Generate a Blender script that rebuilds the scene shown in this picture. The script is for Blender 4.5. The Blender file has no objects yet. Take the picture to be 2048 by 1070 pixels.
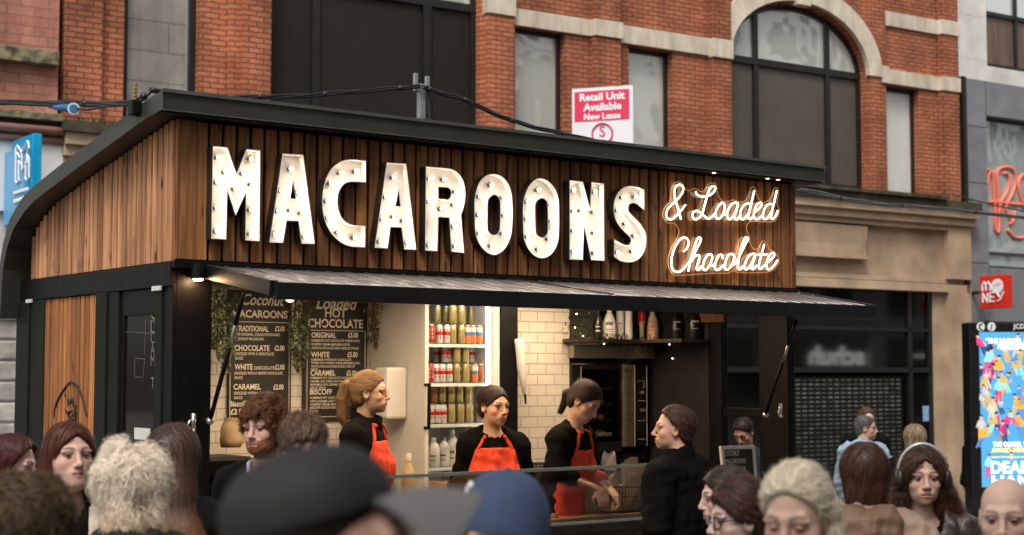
import bpy, bmesh, math, random
import numpy as np
from mathutils import Vector as V, Matrix, Euler
from mathutils.geometry import tessellate_polygon
random.seed(7); RNG = np.random.default_rng(7)
C = bpy.context.scene
COL = C.collection
R = math.radians
# ------------------------------------------------------------------ camera, sky, sun, exposure
FPX, CX, CY, YH = 3150.0, 1024.0, 535.0, 749.0
CAMZ = 1.9
PITCH = math.atan2(YH - CY, FPX)
cam = bpy.data.cameras.new('camera'); camo = bpy.data.objects.new('camera', cam); COL.objects.link(camo)
camo.location = (0, 0, CAMZ); camo.rotation_euler = (math.pi / 2 + PITCH, 0, 0)
cam.sensor_width = 36; cam.lens = FPX / 2048 * 36; cam.clip_start = .05; cam.clip_end = 400
cam.dof.use_dof = True; cam.dof.focus_distance = 9.3; cam.dof.aperture_fstop = 3.1
C.camera = camo
SUN_EL, SUN_AZ = R(56), R(192)          # azimuth measured from +Y clockwise: behind the camera, to its left
w = bpy.data.worlds.new('World'); C.world = w; w.use_nodes = True
nt = w.node_tree; bg = nt.nodes['Background']; bg.inputs['Strength'].default_value = .15
sky = nt.nodes.new('ShaderNodeTexSky'); sky.sky_type = 'NISHITA'; sky.sun_disc = False
sky.sun_elevation = SUN_EL; sky.sun_rotation = SUN_AZ; sky.air_density = 1.0; sky.dust_density = 4.0; sky.ozone_density = .6
hs = nt.nodes.new('ShaderNodeHueSaturation'); hs.inputs['Saturation'].default_value = .12   # overcast: grey cloud, little blue
nt.links.new(sky.outputs[0], hs.inputs['Color']); nt.links.new(hs.outputs[0], bg.inputs['Color'])
sl = bpy.data.lights.new('sun', 'SUN'); sl.energy = 1.7; sl.angle = R(14); sl.color = (1, .93, .84)
so = bpy.data.objects.new('sun', sl); COL.objects.link(so)
sd = V((math.sin(SUN_AZ) * math.cos(SUN_EL), math.cos(SUN_AZ) * math.cos(SUN_EL), math.sin(SUN_EL)))
so.rotation_euler = sd.to_track_quat('Z', 'Y').to_euler(); so.location = (-8, -8, 30)
C.view_settings.view_transform = 'Standard'; C.view_settings.look = 'None'; C.view_settings.gamma = 1
C.view_settings.exposure = 0.42
C.render.engine = 'CYCLES'
C.cycles.use_denoising = True
C.cycles.max_bounces = 6; C.cycles.diffuse_bounces = 3; C.cycles.glossy_bounces = 3; C.cycles.transmission_bounces = 4
C.cycles.transparent_max_bounces = 12; C.cycles.sample_clamp_indirect = 4; C.cycles.caustics_reflective = False; C.cycles.caustics_refractive = False

# ------------------------------------------------------------------ geometry helpers
def ray(px, py):
    X, Z = (px - CX) / FPX, (CY - py) / FPX
    c, s = math.cos(PITCH), math.sin(PITCH)
    return V((X, c - s * Z, s + c * Z))
EYE = V((0, 0, CAMZ))
def at(px, py, d):
    r = ray(px, py); return EYE + r * (d / r.y)
class Frame:
    def __init__(s, x, y, z, yaw):
        s.o = V((x, y, z)); s.yaw = yaw
        s.u = V((math.cos(yaw), math.sin(yaw), 0)); s.v = V((-math.sin(yaw), math.cos(yaw), 0))
    def pt(s, u, v, w): return s.o + s.u * u + s.v * v + V((0, 0, w))
    def loc(s, p):
        q = p - s.o; return V((q.dot(s.u), q.dot(s.v), q.z))
    def hit(s, px, py, v=None, u=None, w=None):
        r = ray(px, py); q = EYE - s.o
        if v is not None: t = (v - q.dot(s.v)) / r.dot(s.v)
        elif u is not None: t = (u - q.dot(s.u)) / r.dot(s.u)
        else: t = (w - q.z) / r.z
        return s.loc(EYE + r * t)
WORLD = Frame(0, 0, 0, 0)
ORG = {}
def tag(o, label=None, cat=None, group=None, kind=None):
    if label: o['label'] = label
    if cat: o['category'] = cat
    if group: o['group'] = group
    if kind: o['kind'] = kind
    return o
def root(name, label, cat, fr=WORLD, org=(0, 0, 0), group=None, kind=None):
    o = bpy.data.objects.new(name, None); COL.objects.link(o)
    o.location = fr.pt(*org); o.rotation_euler = (0, 0, fr.yaw); o.empty_display_size = .1
    ORG[o.name] = V(org)
    return tag(o, label, cat, group, kind)
def dup(src, loc, label=None, group=None, rz=None, scale=None):
    c = src.copy(); COL.objects.link(c); c.location = loc
    if rz is not None: c.rotation_euler = (0, 0, rz)
    if scale: c.scale = (scale,) * 3
    if label: c['label'] = label
    if group: c['group'] = group
    for ch in list(src.children):
        d = ch.copy(); COL.objects.link(d); d.parent = c
    return c
def inset(loop, d):
    n = len(loop); out = []
    area = sum(loop[i][0] * loop[(i + 1) % n][1] - loop[(i + 1) % n][0] * loop[i][1] for i in range(n))
    sg = 1 if area > 0 else -1
    for i in range(n):
        p, q, r = V(loop[i - 1]), V(loop[i]), V(loop[(i + 1) % n])
        a = (q - p).normalized(); b = (r - q).normalized()
        na, nb = V((-a.y, a.x)) * sg, V((-b.y, b.x)) * sg
        m = na + nb; L = m.length
        if L < 1e-4: m = na
        else: m = m / L
        k = max(.45, m.dot(na))
        out.append(tuple(q + m * (d / k)))
    return out
def smooth_loop(pts, n=4, closed=True):
    """Catmull-Rom through the points"""
    P = [V(p) for p in pts]; m = len(P); out = []
    for i in range(m if closed else m - 1):
        if closed: p0, p1, p2, p3 = P[i - 1], P[i], P[(i + 1) % m], P[(i + 2) % m]
        else: p0, p1, p2, p3 = P[max(i - 1, 0)], P[i], P[i + 1], P[min(i + 2, m - 1)]
        for k in range(n):
            t = k / n
            out.append(.5 * ((2 * p1) + (p2 - p0) * t + (2 * p0 - 5 * p1 + 4 * p2 - p3) * t * t + (3 * p1 - p0 - 3 * p2 + p3) * t ** 3))
    if not closed: out.append(P[-1].copy())
    return [tuple(p) for p in out]
FONT_CACHE = {}
def text_geo(s, bold=0.0):
    """built-in font outline -> (verts2d, faces, width) for height 1 letters"""
    k = (s, bold)
    if k in FONT_CACHE: return FONT_CACHE[k]
    cu = bpy.data.curves.new('t', 'FONT'); cu.body = s; cu.size = 1; cu.offset = bold; cu.resolution_u = 3; cu.fill_mode = 'FRONT'
    ob = bpy.data.objects.new('t', cu); COL.objects.link(ob)
    dg = bpy.context.evaluated_depsgraph_get(); ev = ob.evaluated_get(dg); me = ev.to_mesh()
    vs = [(v.co.x, v.co.y) for v in me.vertices]; fs = [tuple(p.vertices) for p in me.polygons]
    ev.to_mesh_clear(); bpy.data.objects.remove(ob); bpy.data.curves.remove(cu)
    x0 = min(v[0] for v in vs); x1 = max(v[0] for v in vs)
    vs = [(a - x0, b) for a, b in vs]
    FONT_CACHE[k] = (vs, fs, x1 - x0); return FONT_CACHE[k]
class MB:
    def __init__(s): s.v = []; s.f = []; s.m = []; s.t = []; s.tint = 1.0
    def face(s, pts, m=0, t=None):
        i = len(s.v); s.v += [tuple(p) for p in pts]; s.f.append(tuple(range(i, i + len(pts)))); s.m.append(m); s.t.append(s.tint if t is None else t)
    def add(s, vs, fs, m=0, t=None):
        i = len(s.v); s.v += [tuple(p) for p in vs]
        for f in fs: s.f.append(tuple(i + k for k in f)); s.m.append(m); s.t.append(s.tint if t is None else t)
    def box(s, u0, u1, v0, v1, w0, w1, m=0, t=None):
        vs = [(a, b, c) for c in (w0, w1) for b in (v0, v1) for a in (u0, u1)]
        s.add(vs, [(0, 2, 3, 1), (4, 5, 7, 6), (0, 1, 5, 4), (2, 6, 7, 3), (0, 4, 6, 2), (1, 3, 7, 5)], m, t)
    def bar(s, a, b, hw, hh, m=0, up=V((0, 0, 1)), t=None):
        a, b = V(a), V(b); d = (b - a).normalized(); x = d.cross(up)
        if x.length < 1e-3: x = d.cross(V((1, 0, 0)))
        x.normalize(); y = x.cross(d)
        vs = [p + x * i * hw + y * j * hh for p in (a, b) for i, j in ((-1, -1), (1, -1), (1, 1), (-1, 1))]
        s.add(vs, [(0, 1, 2, 3), (7, 6, 5, 4), (0, 4, 5, 1), (1, 5, 6, 2), (2, 6, 7, 3), (3, 7, 4, 0)], m, t)
    def tube(s, pts, r, n=8, m=0, closed=False, t=None, caps=True):
        P = [V(p) for p in pts]; k = len(P); rs = r if isinstance(r, (list, tuple)) else [r] * k
        vs = []; prev = None
        for i in range(k):
            if closed: d = P[(i + 1) % k] - P[i - 1]
            else: d = P[min(i + 1, k - 1)] - P[max(i - 1, 0)]
            if d.length < 1e-9: d = V((0, 0, 1))
            d.normalize()
            if prev is None:
                x = d.cross(V((0, 0, 1)))
                if x.length < .05: x = d.cross(V((1, 0, 0)))
            else: x = prev - d * prev.dot(d)
            x.normalize(); prev = x; y = d.cross(x)
            vs += [P[i] + (x * math.cos(2 * math.pi * j / n) + y * math.sin(2 * math.pi * j / n)) * rs[i] for j in range(n)]
        fs = []
        for i in range(k if closed else k - 1):
            a, b = i * n, ((i + 1) % k) * n
            for j in range(n): fs.append((a + j, a + (j + 1) % n, b + (j + 1) % n, b + j))
        if not closed and caps: fs += [tuple(range(n - 1, -1, -1)), tuple(range((k - 1) * n, k * n))]
        s.add(vs, fs, m, t)
    def lathe(s, prof, c=(0, 0, 0), n=16, m=0, t=None, ms=None, sx=1, sy=1):
        vs = []
        for r, z in prof: vs += [(c[0] + r * sx * math.cos(2 * math.pi * j / n), c[1] + r * sy * math.sin(2 * math.pi * j / n), c[2] + z) for j in range(n)]
        i0 = len(s.v); s.v += vs
        for i in range(len(prof) - 1):
            for j in range(n):
                s.f.append((i0 + i * n + j, i0 + i * n + (j + 1) % n, i0 + (i + 1) * n + (j + 1) % n, i0 + (i + 1) * n + j)); s.m.append(ms[i] if ms else m); s.t.append(s.tint if t is None else t)
        s.f.append(tuple(i0 + (len(prof) - 1) * n + j for j in range(n))); s.m.append(ms[-1] if ms else m); s.t.append(s.tint if t is None else t)
        s.f.append(tuple(i0 + j for j in range(n - 1, -1, -1))); s.m.append(ms[0] if ms else m); s.t.append(s.tint if t is None else t)
    def ball(s, c, r, n=12, k=8, m=0, t=None):
        r3 = r if isinstance(r, (tuple, list)) else (r, r, r)
        vs = [(c[0], c[1], c[2] - r3[2])]
        for i in range(1, k):
            a = -math.pi / 2 + math.pi * i / k
            vs += [(c[0] + r3[0] * math.cos(a) * math.cos(2 * math.pi * j / n), c[1] + r3[1] * math.cos(a) * math.sin(2 * math.pi * j / n), c[2] + r3[2] * math.sin(a)) for j in range(n)]
        vs.append((c[0], c[1], c[2] + r3[2])); fs = []
        for j in range(n): fs.append((0, 1 + (j + 1) % n, 1 + j)); fs.append((len(vs) - 1, 1 + (k - 2) * n + j, 1 + (k - 2) * n + (j + 1) % n))
        for i in range(k - 2):
            for j in range(n): a = 1 + i * n; fs.append((a + j, a + (j + 1) % n, a + n + (j + 1) % n, a + n + j))
        s.add(vs, fs, m, t)
    def poly(s, loops, fn, m=0, t=None, flip=False):
        """filled 2-D polygon with holes; fn maps (a,b) to a point"""
        P = [[V((p[0], p[1], 0)) for p in l] for l in loops]; flat = [p for l in P for p in l]
        tr = tessellate_polygon(P)
        vs = [fn(p.x, p.y) for p in flat]; fs = []
        for a, b, c in tr:
            ar = (flat[b] - flat[a]).cross(flat[c] - flat[a]).z
            if (ar > 0) == flip: a, c = c, a
            fs.append((a, b, c))
        s.add(vs, fs, m, t)
    def wall(s, loop, f0, f1, m=0, t=None):
        n = len(loop)
        for i in range(n):
            p, q = loop[i], loop[(i + 1) % n]
            s.face([f0(*p), f0(*q), f1(*q), f1(*p)], m, t)
    def solid(s, loops, v0, v1, m=0, mside=None, t=None):
        """polygon in the (u,w) plane extruded from v0 (front) to v1 (back)"""
        s.poly(loops, lambda a, b: (a, v0, b), m, t); s.poly(loops, lambda a, b: (a, v1, b), m if mside is None else mside, t, True)
        for l in loops: s.wall(l, lambda a, b: (a, v0, b), lambda a, b: (a, v1, b), m if mside is None else mside, t)
    def text(s, st, fn, h, m=0, sx=1.0, bold=0.0, align='l', width=None):
        """fn maps (x,y) in metres to a point; h = cap height"""
        vs, fs, wd = text_geo(st, bold); k = h / .7
        if width: sx = width / (wd * k)
        off = 0 if align == 'l' else (-wd * k * sx / 2 if align == 'c' else -wd * k * sx)
        s.add([fn(x * k * sx + off, y * k) for x, y in vs], fs, m)
        return wd * k * sx
    def build(s, name, mats, fr=WORLD, parent=None, org=None, smooth=False, bevel=0.0, label=None, cat=None, group=None, kind=None, auto=None):
        me = bpy.data.meshes.new(name)
        if org is None and parent is None:
            a = np.array(s.v); lo, hi = a.min(0), a.max(0); org = ((lo[0] + hi[0]) / 2, (lo[1] + hi[1]) / 2, lo[2])
        o3 = np.array(ORG[parent.name] if parent else org, dtype=float)
        vv = np.array(s.v, dtype=float) - o3
        me.from_pydata(vv.tolist(), [], s.f)
        for mt in (mats if isinstance(mats, (list, tuple)) else [mats]): me.materials.append(mt)
        me.polygons.foreach_set('material_index', s.m)
        if smooth: me.polygons.foreach_set('use_smooth', [True] * len(s.f))
        at_ = me.attributes.new('tint', 'FLOAT', 'CORNER')
        at_.data.foreach_set('value', np.repeat(np.array(s.t, dtype=np.float32), [len(f) for f in s.f]))
        me.update()
        if auto is not None:
            me.polygons.foreach_set('use_smooth', [True] * len(s.f)); me.set_sharp_from_angle(angle=R(auto))
        o = bpy.data.objects.new(name, me); COL.objects.link(o)
        if parent: o.parent = parent; ORG[o.name] = V(o3) if o.name not in ORG else ORG[o.name]
        else: o.location = fr.pt(*org); o.rotation_euler = (0, 0, fr.yaw); ORG[o.name] = V(o3)
        if bevel:
            md = o.modifiers.new('bevel', 'BEVEL'); md.width = bevel; md.segments = 2; md.limit_method = 'ANGLE'; md.angle_limit = R(40)
        return tag(o, label, cat, group, kind)

# ------------------------------------------------------------------ materials
MATS = {}
def nodes(name):
    m = bpy.data.materials.new(name); m.use_nodes = True
    t = m.node_tree; return m, t, t.nodes['Principled BSDF'], t.links.new
def ss(b, **k):
    for a, v in k.items(): b.inputs[a.replace('_', ' ')].default_value = v
def srgb(r, g, b):
    f = lambda c: (c / 255 / 12.92) if c <= 10 else ((c / 255 + .055) / 1.055) ** 2.4
    return (f(r), f(g), f(b))
def mat(name, col, rough=.6, metal=0.0, var=.15, scale=6.0, bump=0.0, bscale=80.0, spec=.5, stretch=(1, 1, 1), emit=None, coat=0.0, tint=False, detail=4):
    """plain surface with noise mottling (dirt, wear) and fine bump"""
    if name in MATS: return MATS[name]
    m, t, b, L = nodes(name)
    tc = t.nodes.new('ShaderNodeTexCoord'); mp = t.nodes.new('ShaderNodeMapping'); mp.inputs['Scale'].default_value = stretch
    L(tc.outputs['Object'], mp.inputs[0])
    n = t.nodes.new('ShaderNodeTexNoise'); n.inputs['Scale'].default_value = scale; n.inputs['Detail'].default_value = detail; L(mp.outputs[0], n.inputs['Vector'])
    cr = t.nodes.new('ShaderNodeValToRGB'); e = cr.color_ramp.elements
    e[0].position = .3; e[1].position = .72
    e[0].color = tuple(c * (1 - var) for c in col) + (1,); e[1].color = tuple(min(1, c * (1 + var)) for c in col) + (1,)
    L(n.outputs['Fac'], cr.inputs[0]); out = cr.outputs[0]
    if tint:
        a = t.nodes.new('ShaderNodeAttribute'); a.attribute_name = 'tint'
        mx = t.nodes.new('ShaderNodeMix'); mx.data_type = 'RGBA'; mx.blend_type = 'MULTIPLY'; mx.inputs[0].default_value = 1
        L(out, mx.inputs[6]); L(a.outputs['Fac'], mx.inputs[7]); out = mx.outputs[2]
    L(out, b.inputs['Base Color']); ss(b, Roughness=rough, Metallic=metal, Specular_IOR_Level=spec, Coat_Weight=coat)
    if var > 0:
        rr = t.nodes.new('ShaderNodeMapRange'); rr.inputs[3].default_value = max(.03, rough - .1); rr.inputs[4].default_value = min(1, rough + .1)
        L(n.outputs['Fac'], rr.inputs[0]); L(rr.outputs[0], b.inputs['Roughness'])
    if bump:
        n2 = t.nodes.new('ShaderNodeTexNoise'); n2.inputs['Scale'].default_value = bscale; n2.inputs['Detail'].default_value = 3; L(mp.outputs[0], n2.inputs['Vector'])
        bp = t.nodes.new('ShaderNodeBump'); bp.inputs['Strength'].default_value = bump; bp.inputs['Distance'].default_value = .01; L(n2.outputs[0], bp.inputs['Height']); L(bp.outputs[0], b.inputs['Normal'])
    if emit:
        b.inputs['Emission Color'].default_value = tuple(emit[:3]) + (1,); b.inputs['Emission Strength'].default_value = emit[3]
    MATS[name] = m; return m
def brick_mat(name, c1, c2, mortar, bw=.225, bh=.075, ms=.010, rough=.85, bump=.5, noise=.35, spec=.3, off=.5, soot=.45, smooth_=.1):
    m, t, b, L = nodes(name)
    tc = t.nodes.new('ShaderNodeTexCoord'); sp = t.nodes.new('ShaderNodeSeparateXYZ'); L(tc.outputs['Object'], sp.inputs[0])
    ad = t.nodes.new('ShaderNodeMath'); L(sp.outputs[0], ad.inputs[0]); L(sp.outputs[1], ad.inputs[1])
    cb = t.nodes.new('ShaderNodeCombineXYZ'); L(ad.outputs[0], cb.inputs[0]); L(sp.outputs[2], cb.inputs[1])
    br = t.nodes.new('ShaderNodeTexBrick'); br.offset = off; L(cb.outputs[0], br.inputs['Vector'])
    ss(br, Scale=1.0, Mortar_Size=ms, Mortar_Smooth=smooth_, Bias=0.0, Brick_Width=bw, Row_Height=bh)
    br.inputs['Color1'].default_value = c1 + (1,); br.inputs['Color2'].default_value = c2 + (1,); br.inputs['Mortar'].default_value = mortar + (1,)
    n = t.nodes.new('ShaderNodeTexNoise'); n.inputs['Scale'].default_value = 1.3; n.inputs['Detail'].default_value = 6; L(tc.outputs['Object'], n.inputs['Vector'])
    mr = t.nodes.new('ShaderNodeMapRange'); mr.inputs[1].default_value = .3; mr.inputs[2].default_value = .75; mr.inputs[3].default_value = 1 - soot; mr.inputs[4].default_value = 1.12; L(n.outputs['Fac'], mr.inputs[0])
    mx = t.nodes.new('ShaderNodeMix'); mx.data_type = 'RGBA'; mx.blend_type = 'MULTIPLY'; mx.inputs[0].default_value = 1; L(br.outputs['Color'], mx.inputs[6]); L(mr.outputs[0], mx.inputs[7])
    n2 = t.nodes.new('ShaderNodeTexNoise'); n2.inputs['Scale'].default_value = 14; n2.inputs['Detail'].default_value = 3; L(tc.outputs['Object'], n2.inputs['Vector'])
    ms_ = t.nodes.new('ShaderNodeMapping'); ms_.inputs['Scale'].default_value = (2.6, 2.6, .22); L(tc.outputs['Object'], ms_.inputs[0])
    n3 = t.nodes.new('ShaderNodeTexNoise'); n3.inputs['Scale'].default_value = 1; n3.inputs['Detail'].default_value = 5; L(ms_.outputs[0], n3.inputs['Vector'])
    m3 = t.nodes.new('ShaderNodeMapRange'); m3.inputs[1].default_value = .35; m3.inputs[2].default_value = .7; m3.inputs[3].default_value = 1 - soot * .6; m3.inputs[4].default_value = 1.06; L(n3.outputs['Fac'], m3.inputs[0])
    pr3 = t.nodes.new('ShaderNodeMath'); pr3.operation = 'MULTIPLY'; L(mr.outputs[0], pr3.inputs[0]); L(m3.outputs[0], pr3.inputs[1]); L(pr3.outputs[0], mx.inputs[7])
    m2 = t.nodes.new('ShaderNodeMapRange'); m2.inputs[3].default_value = 1 - noise; m2.inputs[4].default_value = 1 + noise; L(n2.outputs['Fac'], m2.inputs[0])
    mx2 = t.nodes.new('ShaderNodeMix'); mx2.data_type = 'RGBA'; mx2.blend_type = 'MULTIPLY'; mx2.inputs[0].default_value = 1; L(mx.outputs[2], mx2.inputs[6]); L(m2.outputs[0], mx2.inputs[7])
    L(mx2.outputs[2], b.inputs['Base Color']); ss(b, Roughness=rough, Specular_IOR_Level=spec)
    iv = t.nodes.new('ShaderNodeMath'); iv.operation = 'SUBTRACT'; iv.inputs[0].default_value = 1; L(br.outputs['Fac'], iv.inputs[1])
    bp = t.nodes.new('ShaderNodeBump'); bp.inputs['Strength'].default_value = bump; bp.inputs['Distance'].default_value = .008; L(iv.outputs[0], bp.inputs['Height']); L(bp.outputs[0], b.inputs['Normal'])
    MATS[name] = m; return m
def wood_mat(name, dark, light, knots=.5, rough=.65, gs=1.0):
    m, t, b, L = nodes(name)
    tc = t.nodes.new('ShaderNodeTexCoord'); a = t.nodes.new('ShaderNodeAttribute'); a.attribute_name = 'tint'
    of = t.nodes.new('ShaderNodeVectorMath'); of.operation = 'SCALE'; of.inputs['Scale'].default_value = 37.0
    cx = t.nodes.new('ShaderNodeCombineXYZ'); L(a.outputs['Fac'], cx.inputs[2]); L(cx.outputs[0], of.inputs[0])
    ad = t.nodes.new('ShaderNodeVectorMath'); L(tc.outputs['Object'], ad.inputs[0]); L(of.outputs[0], ad.inputs[1])
    mp = t.nodes.new('ShaderNodeMapping'); mp.inputs['Scale'].default_value = (38 * gs, 38 * gs, 2.2 * gs); L(ad.outputs[0], mp.inputs[0])
    n = t.nodes.new('ShaderNodeTexNoise'); n.inputs['Scale'].default_value = 1; n.inputs['Detail'].default_value = 6; n.inputs['Distortion'].default_value = .6; L(mp.outputs[0], n.inputs['Vector'])
    cr = t.nodes.new('ShaderNodeValToRGB'); e = cr.color_ramp.elements; e[0].position = .3; e[1].position = .7; e[0].color = dark + (1,); e[1].color = light + (1,); L(n.outputs['Fac'], cr.inputs[0])
    mr = t.nodes.new('ShaderNodeMapRange'); mr.inputs[3].default_value = .55; mr.inputs[4].default_value = 1.3; L(a.outputs['Fac'], mr.inputs[0])
    mx = t.nodes.new('ShaderNodeMix'); mx.data_type = 'RGBA'; mx.blend_type = 'MULTIPLY'; mx.inputs[0].default_value = 1; L(cr.outputs[0], mx.inputs[6]); L(mr.outputs[0], mx.inputs[7])
    mp2 = t.nodes.new('ShaderNodeMapping'); mp2.inputs['Scale'].default_value = (15, 15, 4.2); L(ad.outputs[0], mp2.inputs[0])
    vo = t.nodes.new('ShaderNodeTexVoronoi'); vo.inputs['Scale'].default_value = 1; L(mp2.outputs[0], vo.inputs['Vector'])
    kr = t.nodes.new('ShaderNodeMapRange'); kr.inputs[1].default_value = .08; kr.inputs[2].default_value = .2; kr.inputs[3].default_value = 1 - knots; kr.inputs[4].default_value = 1; L(vo.outputs['Distance'], kr.inputs[0])
    m2 = t.nodes.new('ShaderNodeMix'); m2.data_type = 'RGBA'; m2.blend_type = 'MULTIPLY'; m2.inputs[0].default_value = 1; L(mx.outputs[2], m2.inputs[6]); L(kr.outputs[0], m2.inputs[7])
    L(m2.outputs[2], b.inputs['Base Color']); ss(b, Roughness=rough, Specular_IOR_Level=.3)
    bp = t.nodes.new('ShaderNodeBump'); bp.inputs['Strength'].default_value = .25; bp.inputs['Distance'].default_value = .004; L(n.outputs['Fac'], bp.inputs['Height']); L(bp.outputs[0], b.inputs['Normal'])
    MATS[name] = m; return m
def glow(name, col, s):
    if name in MATS: return MATS[name]
    m, t, b, L = nodes(name); ss(b, Base_Color=tuple(col) + (1,), Roughness=.3)
    b.inputs['Emission Color'].default_value = tuple(col) + (1,); b.inputs['Emission Strength'].default_value = s
    MATS[name] = m; return m
def glass_mat(name, tintc=(.8, .85, .85), alpha=.15, rough=.03, spec=.5):
    """thin pane: mostly clear with real reflections"""
    if name in MATS: return MATS[name]
    m, t, b, L = nodes(name)
    tr = t.nodes.new('ShaderNodeBsdfTransparent'); tr.inputs[0].default_value = tintc + (1,)
    gl = t.nodes.new('ShaderNodeBsdfGlossy'); gl.inputs['Roughness'].default_value = rough
    fr = t.nodes.new('ShaderNodeLayerWeight'); pw = t.nodes.new('ShaderNodeMath'); pw.operation = 'POWER'; pw.inputs[1].default_value = 4; L(fr.outputs['Facing'], pw.inputs[0])
    ad = t.nodes.new('ShaderNodeMath'); ad.inputs[1].default_value = alpha + .045; L(pw.outputs[0], ad.inputs[0])
    mx = t.nodes.new('ShaderNodeMixShader'); L(ad.outputs[0], mx.inputs[0]); L(tr.outputs[0], mx.inputs[1]); L(gl.outputs[0], mx.inputs[2])
    L(mx.outputs[0], t.nodes['Material Output'].inputs[0]); MATS[name] = m; return m
def vcol_mat(name, rough=.5, spec=.4, sss=0.0, bump=0.0, bscale=200):
    m, t, b, L = nodes(name)
    a = t.nodes.new('ShaderNodeAttribute'); a.attribute_name = 'col'; ss(b, Roughness=rough, Specular_IOR_Level=spec)
    tc = t.nodes.new('ShaderNodeTexCoord'); nz = t.nodes.new('ShaderNodeTexNoise'); nz.inputs['Scale'].default_value = 45; nz.inputs['Detail'].default_value = 5; L(tc.outputs['Object'], nz.inputs['Vector'])
    mr = t.nodes.new('ShaderNodeMapRange'); mr.inputs[1].default_value = .3; mr.inputs[2].default_value = .7; mr.inputs[3].default_value = .93; mr.inputs[4].default_value = 1.05; L(nz.outputs['Fac'], mr.inputs[0])
    mx = t.nodes.new('ShaderNodeMix'); mx.data_type = 'RGBA'; mx.blend_type = 'MULTIPLY'; mx.inputs[0].default_value = 1; L(a.outputs['Color'], mx.inputs[6]); L(mr.outputs[0], mx.inputs[7]); L(mx.outputs[2], b.inputs['Base Color'])
    if sss: ss(b, Subsurface_Weight=sss, Subsurface_Scale=.012); b.inputs['Subsurface Radius'].default_value = (1, .4, .25)
    if bump:
        n = t.nodes.new('ShaderNodeTexNoise'); n.inputs['Scale'].default_value = bscale; bp = t.nodes.new('ShaderNodeBump'); bp.inputs['Strength'].default_value = bump; bp.inputs['Distance'].default_value = .003; L(n.outputs[0], bp.inputs['Height']); L(bp.outputs[0], b.inputs['Normal'])
    MATS[name] = m; return m
# ------------------------------------------------------------------ the street and the buildings
K = Frame(-1.755, 8.2, 0, R(37.22))        # kiosk: u along its front, v into it
F = Frame(-3.64, 21.9, 0, R(34.02))        # brick facade behind
BRICK = brick_mat('brick', (.58, .198, .098), (.475, .145, .068), (.17, .080, .048), noise=.35)
PINK = brick_mat('pink_block', (.60, .275, .20), (.52, .215, .15), (.36, .18, .13), bw=.36, bh=.125, ms=.008, noise=.3)
STONE = mat('sandstone', (.50, .40, .29), .85, var=.22, scale=2.2, bump=.3, bscale=60)
STONE2 = mat('weathered_stone', (.41, .29, .19), .85, var=.30, scale=1.6, bump=.35, bscale=40)
DIRTY = mat('mossy_ledge', (.055, .045, .022), .95, var=.6, scale=5, bump=.8, bscale=30)
BLACKF = mat('black_frame', (.012, .011, .010), .4, var=.2)
BLIND = mat('dark_blind', (.014, .0108, .0075), .6, spec=.3, var=.12, scale=1.5, coat=.04)
BLIND2 = mat('grey_blind', (.078, .068, .053), .6, var=.12, scale=1.2, coat=.1)
CONC = mat('pale_concrete', (.62, .60, .56), .8, var=.22, scale=1.5, bump=.15)
CLAD = mat('grey_cladding', (.19, .19, .205), .5, var=.15, scale=3)
def pane_mat(name, base, mixf):
    m, t, b, L = nodes(name)
    tc = t.nodes.new('ShaderNodeTexCoord'); n = t.nodes.new('ShaderNodeTexNoise'); n.inputs['Scale'].default_value = .9; L(tc.outputs['Object'], n.inputs['Vector'])
    bp = t.nodes.new('ShaderNodeBump'); bp.inputs['Strength'].default_value = .30; bp.inputs['Distance'].default_value = .06; L(n.outputs[0], bp.inputs['Height'])
    ss(b, Base_Color=base + (1,), Roughness=.5)
    g = t.nodes.new('ShaderNodeBsdfGlossy'); g.inputs['Roughness'].default_value = .02; g.inputs[0].default_value = (.85, .88, .88, 1); L(bp.outputs[0], g.inputs['Normal'])
    mx = t.nodes.new('ShaderNodeMixShader'); mx.inputs[0].default_value = mixf; L(b.outputs[0], mx.inputs[1]); L(g.outputs[0], mx.inputs[2])
    L(mx.outputs[0], t.nodes['Material Output'].inputs[0]); MATS[name] = m; return m
PANE = pane_mat('window_glass', (.64, .65, .58), .45)  # pale base colour stands in for blinds and bright reflected sky
PANEP = pane_mat('pale_window_glass', (.70, .71, .66), .20)  # pale reflection put into the base colour here too
DARKGL = mat('dark_glass', (.006, .006, .005), .04, var=0, spec=.28)
# ground
m, t, b, L = nodes('paving')
PAVE = brick_mat('paving', (.20, .18, .16), (.15, .135, .12), (.07, .065, .06), bw=.6, bh=.4, ms=.008, rough=.7, bump=.3, noise=.3)
def ground_fix():
    # paving lies flat: feed x,y instead of x+y,z
    t = PAVE.node_tree
    br = [n for n in t.nodes if n.type == 'TEX_BRICK'][0]; tc = [n for n in t.nodes if n.type == 'TEX_COORD'][0]
    t.links.new(tc.outputs['Object'], br.inputs['Vector'])
ground_fix()
g = MB(); g.face([(-90, -60, 0), (90, -60, 0), (90, 8, 0), (-90, 8, 0)]); g.face([(-90, 8, 0), (90, 8, 0), (90, 40, -.70), (-90, 40, -.70)]); g.face([(-90, 40, -.70), (90, 40, -.70), (90, 140, -.70), (-90, 140, -.70)])   # the street falls away gently
g.build('ground', PAVE, org=(0, 0, 0), kind='structure')

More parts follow.
